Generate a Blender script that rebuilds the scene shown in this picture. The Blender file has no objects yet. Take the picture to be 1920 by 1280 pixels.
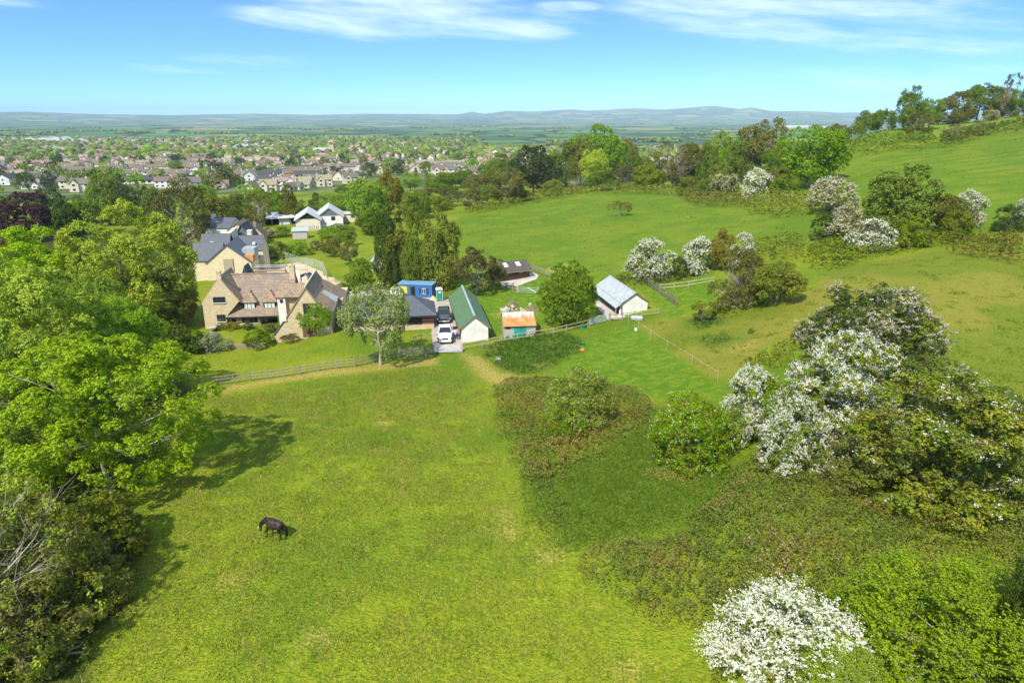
import bpy, bmesh, math, random
import numpy as np
from mathutils import Vector, Matrix

SC = bpy.context.scene
COL = SC.collection
R = math.radians

# ------------------------------------------------------------------ camera
CAM_H = 26.0
PITCH = R(18.17)
FPX = 1280.0                      # focal length in pixels of the 1920 px wide photograph
cam_d = bpy.data.cameras.new('camera')
cam_d.sensor_width = 36.0
cam_d.lens = 36.0 * FPX / 1920.0
cam_d.clip_start = 0.5
cam_d.clip_end = 60000.0
cam = bpy.data.objects.new('camera', cam_d)
COL.objects.link(cam)
cam.location = (0, 0, CAM_H)
cam.rotation_euler = (R(90) - PITCH, 0, 0)
SC.camera = cam

# ------------------------------------------------------------------ sun, sky, exposure
SUN_AZ = math.atan2(-0.44, -0.90)     # from +Y towards +X: the sun stands behind the camera, to its left
SUN_EL = R(47)
sun_dir = Vector((math.sin(SUN_AZ) * math.cos(SUN_EL), math.cos(SUN_AZ) * math.cos(SUN_EL), math.sin(SUN_EL)))
sun_d = bpy.data.lights.new('sun', 'SUN')
sun_d.energy = 3.35
sun_d.angle = R(0.6)
sun_d.color = (1.0, 0.93, 0.80)
sun = bpy.data.objects.new('sun', sun_d)
COL.objects.link(sun)
sun.rotation_euler = (-sun_dir).to_track_quat('-Z', 'Y').to_euler()
sun.location = (0, -50, 200)

SC.view_settings.view_transform = 'Standard'
SC.view_settings.look = 'None'
SC.view_settings.gamma = 1.0
SC.view_settings.exposure = 0.87
SC.view_settings.use_curve_mapping = False
SC.cycles.max_bounces = 4
SC.cycles.diffuse_bounces = 2
SC.cycles.glossy_bounces = 2
SC.cycles.transmission_bounces = 3
SC.cycles.transparent_max_bounces = 6
SC.cycles.volume_bounces = 0
SC.cycles.use_denoising = True
SC.cycles.denoiser = 'OPENIMAGEDENOISE'
SC.cycles.denoising_input_passes = 'RGB_ALBEDO_NORMAL'
SC.cycles.denoising_prefilter = 'ACCURATE'
SC.cycles.caustics_reflective = False
SC.cycles.caustics_refractive = False


class NT:
    """small wrapper to write node trees in few lines"""
    def __init__(self, tree):
        self.t = tree
        tree.nodes.clear()

    def n(self, typ, ins=None, **props):
        nd = self.t.nodes.new(typ)
        for k, v in props.items():
            setattr(nd, k, v)
        for k, v in (ins or {}).items():
            sock = nd.inputs[k]
            if isinstance(v, bpy.types.NodeSocket):
                self.t.links.new(v, sock)
            else:
                sock.default_value = v
        return nd

    def math(self, op, a, b=0.0, c=0.0, clamp=False):
        return self.n('ShaderNodeMath', {0: a, 1: b, 2: c}, operation=op, use_clamp=clamp).outputs[0]

    def vmath(self, op, a, b=(0, 0, 0)):
        nd = self.n('ShaderNodeVectorMath', {0: a, 1: b}, operation=op)
        return nd.outputs['Vector']

    def noise(self, vec, scale, detail=3.0, rough=0.55, dist=0.0):
        return self.n('ShaderNodeTexNoise', {'Vector': vec, 'Scale': scale, 'Detail': detail, 'Roughness': rough, 'Distortion': dist}).outputs['Fac']

    def mix(self, fac, a, b):
        nd = self.n('ShaderNodeMix', data_type='RGBA')
        for i, v in ((0, fac), (6, a), (7, b)):
            if isinstance(v, bpy.types.NodeSocket):
                self.t.links.new(v, nd.inputs[i])
            else:
                nd.inputs[i].default_value = (*v, 1.0) if isinstance(v, tuple) and len(v) == 3 else v
        return nd.outputs[2]

    def mul(self, fac, a, b):
        nd = self.n('ShaderNodeMix', data_type='RGBA', blend_type='MULTIPLY')
        for i, v in ((0, fac), (6, a), (7, b)):
            if isinstance(v, bpy.types.NodeSocket):
                self.t.links.new(v, nd.inputs[i])
            else:
                nd.inputs[i].default_value = (*v, 1.0) if isinstance(v, tuple) and len(v) == 3 else v
        return nd.outputs[2]

    def step(self, x, lo, hi, out0=0.0, out1=1.0):
        nd = self.n('ShaderNodeMapRange', {0: x, 1: lo, 2: hi, 3: out0, 4: out1}, interpolation_type='SMOOTHSTEP', clamp=True)
        return nd.outputs[0]

    def attr(self, name):
        return self.n('ShaderNodeAttribute', attribute_name=name).outputs['Fac']

    def out(self, shader, vol=None):
        o = self.n('ShaderNodeOutputMaterial')
        if shader is not None:
            self.t.links.new(shader, o.inputs['Surface'])
        if vol is not None:
            self.t.links.new(vol, o.inputs['Volume'])


def new_mat(name):
    m = bpy.data.materials.new(name)
    m.use_nodes = True
    return m, NT(m.node_tree)


def build_world():
    w = bpy.data.worlds.new('World')
    SC.world = w
    w.use_nodes = True
    t = NT(w.node_tree)
    d = t.n('ShaderNodeTexCoord').outputs['Generated']
    sp = t.n('ShaderNodeSeparateXYZ', {0: d})
    x, y, z = sp.outputs
    zl = t.math('ADD', t.math('MULTIPLY', z, 2.6), 0.10)
    v = t.n('ShaderNodeCombineXYZ', {0: x, 1: y, 2: zl}).outputs[0]
    v = t.vmath('NORMALIZE', v)
    sky = t.n('ShaderNodeTexSky', {'Vector': v}, sky_type='NISHITA', sun_disc=False)
    sky.sun_elevation = SUN_EL
    sky.sun_rotation = SUN_AZ
    sky.air_density = 1.0
    sky.dust_density = 0.15
    sky.ozone_density = 0.8
    col = t.mul(1.0, sky.outputs[0], (0.53, 0.875, 1.02))
    # thin wind-drawn cirrus, laid out by compass direction and height above the horizon
    az = t.math('ARCTAN2', x, y)
    el = t.math('ARCSINE', z)
    p = t.n('ShaderNodeCombineXYZ', {0: t.math('MULTIPLY', az, 4.2), 1: t.math('MULTIPLY', t.math('ADD', el, t.math('MULTIPLY', az, 0.10)), 30.0), 2: 3.7}).outputs[0]
    wisp = t.noise(p, 1.0, 5.0, 0.64, 0.0)
    def patch(a0, e0, ha, he, tilt):
        da = t.math('SUBTRACT', az, a0)
        de = t.math('SUBTRACT', t.math('SUBTRACT', el, e0), t.math('MULTIPLY', da, tilt))
        q = t.math('ADD', t.math('POWER', t.math('DIVIDE', da, ha), 2.0), t.math('POWER', t.math('DIVIDE', de, he), 2.0))
        return t.step(q, 0.0, 1.6, 1.0, 0.0)
    masks = [t.math('MULTIPLY', patch(*a), k) for a, k in (
        ((-0.12, 0.118, 0.24, 0.026, 0.0), 1.0), ((-0.19, 0.150, 0.20, 0.016, 0.0), 0.9), ((0.40, 0.118, 0.30, 0.042, -0.10), 0.85),
        ((-0.39, 0.064, 0.13, 0.013, 0.03), 0.55), ((0.075, 0.138, 0.05, 0.008, 0.0), 0.8), ((-0.62, 0.128, 0.10, 0.014, 0.0), 0.7),
        ((0.66, 0.14, 0.12, 0.02, 0.0), 0.7), ((0.5, 0.045, 0.3, 0.02, -0.03), 0.3))]
    m = masks[0]
    for k in masks[1:]:
        m = t.math('MAXIMUM', m, k)
    # heavier cirrus added on the unseen upper dome to whiten ambient light
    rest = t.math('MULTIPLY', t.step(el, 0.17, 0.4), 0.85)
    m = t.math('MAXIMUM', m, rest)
    dens = wisp
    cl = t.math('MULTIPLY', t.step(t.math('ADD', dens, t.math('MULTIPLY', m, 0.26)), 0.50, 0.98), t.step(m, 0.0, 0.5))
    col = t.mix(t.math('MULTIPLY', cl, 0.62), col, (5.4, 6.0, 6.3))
    w.cycles.sampling_method = 'MANUAL'
    w.cycles.sample_map_resolution = 256
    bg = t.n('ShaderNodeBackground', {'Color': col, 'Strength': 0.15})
    o = t.n('ShaderNodeOutputWorld')
    t.t.links.new(bg.outputs[0], o.inputs['Surface'])


build_world()

# ------------------------------------------------------------------ lie of the land
CP, SP_ = math.cos(PITCH), math.sin(PITCH)


def slope(v):
    """rise over run of the sight line through picture row v"""
    tt = (640.0 - v) / FPX
    return (-SP_ + tt * CP) / (CP + tt * SP_)


def xper(u, v):
    tt = (640.0 - v) / FPX
    return (u - 960.0) / FPX / (CP + tt * SP_)


# surveyed ground points: picture column, picture row, ground height
_GP = [(960,1280,0),(400,1280,-.3),(0,1280,-1),(0,1000,-1.5),(1350,1280,1.2),(1900,1280,3.0),(700,1000,0),(250,950,-.6),(1100,1000,.6),
 (1400,1000,2.0),(1800,1000,3.6),(650,800,-.8),(350,740,-2.0),(0,700,-3.5),(1000,760,-.6),(1250,860,1.2),(1600,860,3.2),(1900,850,4.3),
 (830,665,-2.6),(560,690,-2.9),(380,715,-3.0),(450,612,-3.9),(518,646,-3.8),(623,626,-2.6),(570,637,-3.2),(680,622,-2.7),(740,600,-2.9),(1100,612,-1.4),(1160,608,-.9),(1330,640,1.0),(1500,560,4.3),
 (1850,700,4.3),(1800,560,6.0),(1750,480,7.5),(1870,420,8.6),(1680,440,7.0),(1750,330,13),(1750,275,17.5),(1900,245,21.8),(1600,290,15),
 (1000,500,-2),(1180,525,-.5),(1300,490,2.0),(1450,440,4.8),(1160,405,.5),(1000,400,-2.5),(860,410,-4),(1280,365,2),(1100,360,-.5),(1500,400,6),
 (1560,330,10),(700,440,-6),(600,430,-7),(450,520,-5),(760,540,-3.6),(620,540,-4.5),(940,540,-2.4),(500,400,-9),(850,370,-6),(650,370,-13),
 (300,420,-11),(0,450,-10),(0,560,-7),(150,500,-8),(500,345,-19),(100,345,-20),(800,345,-16),(900,320,-22),(500,310,-28),(100,300,-32),
 (627,290,-36),(100,270,-44),(900,290,-34),(600,250,-46),(1000,330,-12)]
_pts = []
for u, v, z in _GP:
    D = (z - CAM_H) / slope(v)
    _pts.append((xper(u, v) * D, D, z))
for u, D, z in [(1920,262,28.2),(1600,272,20.8),(1720,285,23.2),(1600,360,18),(1800,360,24),(1900,500,14),(1600,500,2),(1900,1000,-22),(1600,900,-25),(1300,380,-3),(1400,330,4),(1450,260,8.5),
                (1400,500,-12),(1400,900,-31),(1150,400,-10),(1150,800,-27),(0,3000,-47),(960,3000,-47),(1900,3000,-47),(1000,380,-11),(1200,1600,-42),(1800,1800,-42),
                (-500,40,-1),(-500,150,-8),(-500,500,-22),(2500,40,7),(2500,100,13),(2500,250,32),(2500,500,20),(2500,1200,-25),(-500,1200,-36),(960,14,.6),(0,14,-.5),(1900,14,2.6)]:
    x = (u - 960) / FPX * D / CP * 0.98
    _pts.append((x, D, z))
_pts = np.array(_pts)


def _ab(x, y):
    yy = np.maximum(y, 9.0)
    return np.stack([np.clip(x / (yy + 9.0), -1.5, 1.5) * 1.6, np.log(yy + 25.0)], -1)


_C = _ab(_pts[:, 0], _pts[:, 1])


def _phi(d2):
    return 0.5 * d2 * np.log(d2 + 1e-12)


_n = len(_C)
_K = _phi(((_C[:, None] - _C[None]) ** 2).sum(-1)) + 0.0006 * np.eye(_n)
_P = np.concatenate([np.ones((_n, 1)), _C], 1)
_A = np.block([[_K, _P], [_P.T, np.zeros((3, 3))]])
_W = np.linalg.solve(_A, np.concatenate([_pts[:, 2], np.zeros(3)]))

_HASH = np.random.default_rng(5).random((256, 256))


def vnoise(x, y):
    xi = np.floor(x).astype(int); yi = np.floor(y).astype(int)
    fx = x - xi; fy = y - yi
    fx = fx * fx * (3 - 2 * fx); fy = fy * fy * (3 - 2 * fy)
    a = _HASH[xi & 255, yi & 255]; b = _HASH[(xi + 1) & 255, yi & 255]
    c = _HASH[xi & 255, (yi + 1) & 255]; d = _HASH[(xi + 1) & 255, (yi + 1) & 255]
    return (a * (1 - fx) + b * fx) * (1 - fy) + (c * (1 - fx) + d * fx) * fy


def fbm(x, y, oct=4):
    s = 0; amp = 0.5; tot = 0
    for k in range(oct):
        s = s + amp * vnoise(x * 2 ** k + 17.3 * k, y * 2 ** k + 5.1 * k)
        tot += amp; amp *= 0.5
    return s / tot


# skyline of the far hills: picture column, picture row of the crest
_HU = np.array([-900,0,60,200,330,480,600,700,860,885,910,950,1000,1070,1100,1190,1240,1330,1380,1400,1440,1500,1570,1700,1920,2800.])
_HV = np.array([216,214,213,217,218,215,217,215,216,211,215,210,211,207,210,205,208,201,207,204,211,211,214,213,214,216.])


def furrow(x, y):
    """old ridge and furrow on the upper field"""
    return np.sin(y * 1.0 + 5.0 * fbm(x / 45.0, y / 30.0, 3)) * np.clip(2.2 * fbm(x / 14.0 + 7, y / 9.0, 3) - 0.45, 0, 1) * np.clip((x - 72) / 15.0, 0, 1) * np.clip((y - 105) / 15.0, 0, 1) * np.clip((250 - y) / 20.0, 0, 1)


def zt(x, y):
    x = np.asarray(x, float); y = np.asarray(y, float)
    sh = x.shape
    x = x.ravel(); y = y.ravel()
    C = _ab(x, y)
    z = np.empty(len(x))
    for i in range(0, len(x), 40000):
        c = C[i:i + 40000]
        d2 = ((c[:, None] - _C[None]) ** 2).sum(-1)
        z[i:i + 40000] = _phi(d2) @ _W[:_n] + _W[_n] + c @ _W[_n + 1:]
    r = np.hypot(x, y)
    k = np.clip((r - 1700) / 1300.0, 0, 1); k = k * k * (3 - 2 * k)
    z = z * (1 - k) + k * (-47 + 10 * (fbm(x / 1400.0, y / 1400.0, 3) - 0.5))
    # gentle hummocks close by
    z = z + 0.25 * (fbm(x / 7.0, y / 7.0, 3) - 0.5) * np.clip(1.6 - r / 150.0, 0, 1)
    z = z + 0.13 * furrow(x, y)
    # rolling country and the far hills
    uu = 960 + FPX * np.clip(x / np.maximum(y, 1), -3, 3) * 0.9527 * 1.09
    hv = np.interp(uu, _HU, _HV)
    top = CAM_H + 15000 * (220.5 - hv) * 0.000705 + 10
    bump = np.exp(-((r - 15000) / 2600.0) ** 2)
    z = z + bump * np.maximum(top + 47, 0) * (0.97 + 0.05 * fbm(x / 500.0, y / 500.0, 4))
    mid = np.exp(-((r - 11200) / 1200.0) ** 2)
    z = z + mid * 70 * np.maximum(fbm(x / 2200.0 + 9, y / 2200.0, 4) - 0.42, 0)
    return z.reshape(sh)


_DD = np.geomspace(12, 16000, 900)


def G(u, v):
    """where the sight line through a picture point meets the ground"""
    k = xper(u, v); s = slope(v)
    zr = CAM_H + s * _DD
    zg = zt(k * _DD, _DD)
    i = np.argmax(zr < zg)
    if not (zr < zg).any():
        i = len(_DD) - 1
    i = max(i, 1)
    a = zr[i - 1] - zg[i - 1]; b = zr[i] - zg[i]
    f = min(max(a / (a - b + 1e-9), 0), 1)
    D = _DD[i - 1] + f * (_DD[i] - _DD[i - 1])
    x = float(k * D)
    return Vector((x, float(D), float(zt(np.array([x]), np.array([D]))[0])))


def gz(x, y):
    return float(zt(np.array([x]), np.array([y]))[0])


# ------------------------------------------------------------------ mesh helpers
def mesh_np(name, verts, faces, mats=(), attrs=None, smooth=False, midx=None):
    """verts (n,3); faces (m,k) array of equal-sized polygons"""
    me = bpy.data.meshes.new(name)
    verts = np.asarray(verts, np.float32); faces = np.asarray(faces, np.int32)
    nf, k = faces.shape
    me.vertices.add(len(verts)); me.vertices.foreach_set('co', verts.ravel())
    me.loops.add(nf * k); me.loops.foreach_set('vertex_index', faces.ravel())
    me.polygons.add(nf)
    me.polygons.foreach_set('loop_start', np.arange(0, nf * k, k, dtype=np.int32))
    me.polygons.foreach_set('loop_total', np.full(nf, k, np.int32))
    if smooth:
        me.polygons.foreach_set('use_smooth', np.ones(nf, bool))
    for m in mats:
        me.materials.append(m)
    if midx is not None:
        me.polygons.foreach_set('material_index', np.asarray(midx, np.int32))
    for nm, arr in (attrs or {}).items():
        a = me.attributes.new(nm, 'FLOAT', 'POINT')
        a.data.foreach_set('value', np.asarray(arr, np.float32))
    me.update(calc_edges=True)
    return me


def link(name, data, parent=None, loc=None):
    o = bpy.data.objects.new(name, data)
    COL.objects.link(o)
    if parent is not None:
        o.parent = parent
    if loc is not None:
        o.location = loc
    return o


def tag(o, label=None, cat=None, group=None, kind=None):
    if label: o['label'] = label
    if cat: o['category'] = cat
    if group: o['group'] = group
    if kind: o['kind'] = kind
    return o


def thing(name, label, cat, loc=(0, 0, 0), rz=0.0, group=None):
    o = link(name, None, None, loc)
    o.rotation_euler = (0, 0, rz)
    o.empty_display_size = 0.3
    return tag(o, label, cat, group)


def copy_tree(o, parent=None):
    c = o.copy()
    COL.objects.link(c)
    c.parent = parent
    for ch in list(o.children):
        copy_tree(ch, c)
    return c


class MB:
    """collects faces, builds one mesh object; every face gets metre-scaled UVs along its own plane"""
    def __init__(self):
        self.v = []; self.f = []; self.mi = []

    def face(self, pts, mi=0):
        i = len(self.v)
        self.v.extend([tuple(p) for p in pts])
        self.f.append(tuple(range(i, i + len(pts)))); self.mi.append(mi)
        return self

    def box(self, x0, x1, y0, y1, z0, z1, mi=0):
        i = len(self.v)
        self.v += [(x0,y0,z0),(x1,y0,z0),(x1,y1,z0),(x0,y1,z0),(x0,y0,z1),(x1,y0,z1),(x1,y1,z1),(x0,y1,z1)]
        for q in ((0,3,2,1),(4,5,6,7),(0,1,5,4),(1,2,6,5),(2,3,7,6),(3,0,4,7)):
            self.f.append(tuple(i + k for k in q)); self.mi.append(mi)
        return self

    def hexa(self, bottom, top, mi=0):
        """two quads (same winding, seen from above counter-clockwise) joined into a solid"""
        i = len(self.v)
        self.v += [tuple(p) for p in bottom] + [tuple(p) for p in top]
        for q in ((0,3,2,1),(4,5,6,7),(0,1,5,4),(1,2,6,5),(2,3,7,6),(3,0,4,7)):
            self.f.append(tuple(i + k for k in q)); self.mi.append(mi)
        return self

    def prism(self, poly, axis, a, b, mi=0):
        """extrude a 2D polygon along an axis; poly in the two other axes (x:yz, y:xz, z:xy)"""
        def P(p, t):
            return {'x': (t, p[0], p[1]), 'y': (p[0], t, p[1]), 'z': (p[0], p[1], t)}[axis]
        n = len(poly); i = len(self.v)
        self.v += [P(p, a) for p in poly] + [P(p, b) for p in poly]
        self.f.append(tuple(i + k for k in range(n))); self.mi.append(mi)
        self.f.append(tuple(i + n + k for k in reversed(range(n)))); self.mi.append(mi)
        for k in range(n):
            self.f.append((i + k, i + n + k, i + n + (k + 1) % n, i + (k + 1) % n)); self.mi.append(mi)
        return self

    def slab(self, quad, th, mi=0):
        """a roof plane (4 or 3 points) given thickness downwards"""
        q = [Vector(p) for p in quad]
        n = (q[1] - q[0]).cross(q[2] - q[0]).normalized()
        if n.z < 0:
            q.reverse(); n = -n
        lo = [p - n * th for p in q]
        i = len(self.v); m = len(q)
        self.v += [tuple(p) for p in q] + [tuple(p) for p in lo]
        self.f.append(tuple(i + k for k in range(m))); self.mi.append(mi)
        self.f.append(tuple(i + m + k for k in reversed(range(m)))); self.mi.append(mi)
        for k in range(m):
            self.f.append((i + k, i + m + k, i + m + (k + 1) % m, i + (k + 1) % m)); self.mi.append(mi)
        return self

    def tube(self, pts, rad, sides=6, mi=0, caps=True):
        pts = [Vector(p) for p in pts]
        if not isinstance(rad, (list, tuple)):
            rad = [rad] * len(pts)
        i = len(self.v); n = len(pts)
        for k, p in enumerate(pts):
            d = (pts[min(k + 1, n - 1)] - pts[max(k - 1, 0)]).normalized()
            a = d.orthogonal().normalized() if abs(d.z) > 0.95 else d.cross(Vector((0, 0, 1))).normalized()
            b = d.cross(a)
            for s in range(sides):
                t = 2 * math.pi * s / sides
                self.v.append(tuple(p + (a * math.cos(t) + b * math.sin(t)) * rad[k]))
        for k in range(n - 1):
            for s in range(sides):
                s2 = (s + 1) % sides
                self.f.append((i + k*sides + s, i + k*sides + s2, i + (k+1)*sides + s2, i + (k+1)*sides + s)); self.mi.append(mi)
        if caps:
            self.f.append(tuple(i + s for s in reversed(range(sides)))); self.mi.append(mi)
            self.f.append(tuple(i + (n-1)*sides + s for s in range(sides))); self.mi.append(mi)
        return self

    def disc(self, c, axis, r, w, sides=14, mi=0):
        c = Vector(c); ax = Vector(axis).normalized()
        return self.tube([c - ax * w / 2, c + ax * w / 2], r, sides, mi)

    def mesh(self, name, mats, smooth=False):
        me = bpy.data.meshes.new(name)
        me.from_pydata(self.v, [], self.f)
        for m in (mats if isinstance(mats, (list, tuple)) else [mats]):
            me.materials.append(m)
        bm = bmesh.new(); bm.from_mesh(me)
        bmesh.ops.recalc_face_normals(bm, faces=bm.faces)
        bm.faces.ensure_lookup_table()
        uvl = bm.loops.layers.uv.new('UVMap')
        for k, f in enumerate(bm.faces):
            f.material_index = self.mi[k]
            f.smooth = smooth
            n = f.normal
            u = Vector((0, 0, 1)).cross(n)
            u = u.normalized() if u.length > 1e-3 else Vector((1, 0, 0))
            w = n.cross(u)
            for l in f.loops:
                l[uvl].uv = (l.vert.co.dot(u), l.vert.co.dot(w))
        bm.to_mesh(me); bm.free()
        return me

    def build(self, name, mats, parent=None, smooth=False, loc=None, bevel=0.0):
        o = link(name, self.mesh(name, mats, smooth), parent, loc)
        if bevel:
            b = o.modifiers.new('bevel', 'BEVEL'); b.width = bevel; b.segments = 2; b.limit_method = 'ANGLE'
        return o

# ------------------------------------------------------------------ ground
def wpoly(pts):
    return np.array([G(u, v)[:2] for u, v in pts])


def sdf(poly, x, y):
    """signed distance to a polygon, positive inside"""
    n = len(poly)
    d = np.full(len(x), 1e9); ins = np.zeros(len(x), bool)
    for i in range(n):
        ax, ay = poly[i]; bx, by = poly[(i + 1) % n]
        ex, ey = bx - ax, by - ay
        t = np.clip(((x - ax) * ex + (y - ay) * ey) / (ex * ex + ey * ey + 1e-12), 0, 1)
        d = np.minimum(d, np.hypot(x - ax - t * ex, y - ay - t * ey))
        c = ((ay > y) != (by > y)) & (x < (bx - ax) * (y - ay) / (by - ay + 1e-12) + ax)
        ins ^= c
    return np.where(ins, d, -d)


DIRT = [[(378,730),(500,711),(620,692),(700,684),(815,668),(822,682),(720,694),(620,704),(500,720),(385,740)],
        [(865,662),(905,670),(935,698),(985,705),(992,711),(940,722),(905,712),(885,690)],
        [(1218,880),(1300,878),(1302,905),(1262,896),(1230,900)], [(717,772),(723,772),(722,798),(716,798)],
        [(1005,1036),(1040,1032),(1042,1050),(1010,1052)], [(935,955),(950,955),(965,1004),(945,1000)],
        [(425,1085),(462,1076),(455,1092),(430,1098)], [(578,1190),(604,1186),(602,1200),(580,1202)], [(1170,1245),(1190,1245),(1186,1262),(1172,1262)],
        [(1020,643),(1045,641),(1042,651),(1018,652)], [(990,682),(1012,680),(1024,672),(1026,676),(1012,688)], [(918,645),(935,643),(935,655),(920,656)],
        [(1022,505),(1060,493),(1065,500),(1030,512)], [(1385,646),(1412,640),(1410,650),(1386,656)], [(105,1040),(140,985),(150,990),(140,1020),(118,1045)],
        [(1860,770),(1885,768),(1880,782),(1862,780)], [(960,582),(975,585),(935,592),(925,588)]]
LUSHD = [[(898,652),(960,634),(1060,622),(1098,636),(1088,660),(1040,690),(985,706),(930,690),(905,672)],
         [(975,870),(1140,845),(1230,760),(1350,830),(1400,900),(1350,970),(1200,1010),(1060,1030),(1000,960)],
         [(1280,600),(1350,590),(1370,606),(1320,618),(1282,614)], [(1290,630),(1350,626),(1400,634),(1330,650)]]
LUSH = [[(1095,642),(1185,606),(1345,716),(1352,748),(1230,745),(1120,716),(1030,702),(1080,665)], [(880,540),(1000,520),(1115,540),(1110,590),(1010,610),(915,630),(920,600)],
        [(1180,530),(1340,505),(1340,560),(1260,600),(1215,560)]]
PADDOCK = [[(1190,604),(1280,592),(1430,575),(1520,545),(1560,505),(1800,470),(2050,476),(2500,520),(2500,1000),(1960,900),(1860,800),(1740,640),(1450,640),(1345,714)]]
FIELD = [[(860,405),(1000,372),(1100,357),(1280,362),(1400,385),(1520,400),(1510,440),(1380,455),(1200,500),(1170,530),(1000,505),(870,480)],
         [(1565,300),(1700,278),(1960,232),(2300,190),(2500,400),(1960,410),(1840,445),(1700,410),(1560,350)]]
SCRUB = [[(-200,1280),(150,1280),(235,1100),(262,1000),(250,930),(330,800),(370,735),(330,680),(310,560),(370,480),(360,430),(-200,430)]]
CROP = [[(1590,262),(1700,240),(1960,205),(1960,225),(1760,256),(1600,280)]]


def build_ground():
    half = np.concatenate([np.linspace(0, R(42), 300), np.linspace(R(42.6), R(178), 46)])
    ang = np.concatenate([-half[::-1], half[1:]])
    rad = np.concatenate([[1.0, 4, 8, 11], np.geomspace(14, 300, 380), np.geomspace(306, 9000, 150)])

    def grid(ang, rad):
        A, Q = np.meshgrid(ang, rad, indexing='ij')
        x = np.sin(A) * Q; y = np.cos(A) * Q
        # behind the camera the land simply goes on as in front of it
        z = zt(x, np.where(y < 9, 9 + 0 * y, y))
        na, nr = A.shape
        i = np.arange(na * nr).reshape(na, nr)
        f = np.stack([i[:-1, :-1], i[:-1, 1:], i[1:, 1:], i[1:, :-1]], -1).reshape(-1, 4)[:, ::-1]
        return x.ravel(), y.ravel(), z.ravel(), f
    x, y, z, f = grid(ang, rad)
    at = {}
    near = np.hypot(x, y) < 420
    xn, yn = x[near], y[near]
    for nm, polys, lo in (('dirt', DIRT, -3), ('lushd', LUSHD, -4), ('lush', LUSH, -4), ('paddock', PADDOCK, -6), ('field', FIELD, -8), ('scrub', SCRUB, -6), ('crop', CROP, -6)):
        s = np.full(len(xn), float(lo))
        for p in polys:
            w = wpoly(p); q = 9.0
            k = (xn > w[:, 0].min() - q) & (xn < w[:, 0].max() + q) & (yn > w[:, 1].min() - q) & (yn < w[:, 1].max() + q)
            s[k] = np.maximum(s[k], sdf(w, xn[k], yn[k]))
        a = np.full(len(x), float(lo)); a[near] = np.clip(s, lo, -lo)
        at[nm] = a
    at['furrow'] = furrow(x, y); at['broad'] = fbm(x / 28.0, y / 28.0, 2); at['mid'] = fbm(x / 6.0 + 40, y / 6.0, 3)
    m = mat_far()
    rf = np.hypot(x[f[:, 0]], y[f[:, 0]])
    o = link('ground', mesh_np('ground', np.stack([x, y, z], -1), f, [mat_ground(), m], at, smooth=True, midx=(rf > 430).astype(int)))
    tag(o, kind='structure')
    x, y, z, f = grid(np.linspace(R(-75), R(75), 520), np.linspace(9000, 21000, 46))
    o = link('hills', mesh_np('hills', np.stack([x, y, z], -1), f, [m], None, smooth=True))
    tag(o, kind='structure')


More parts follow.
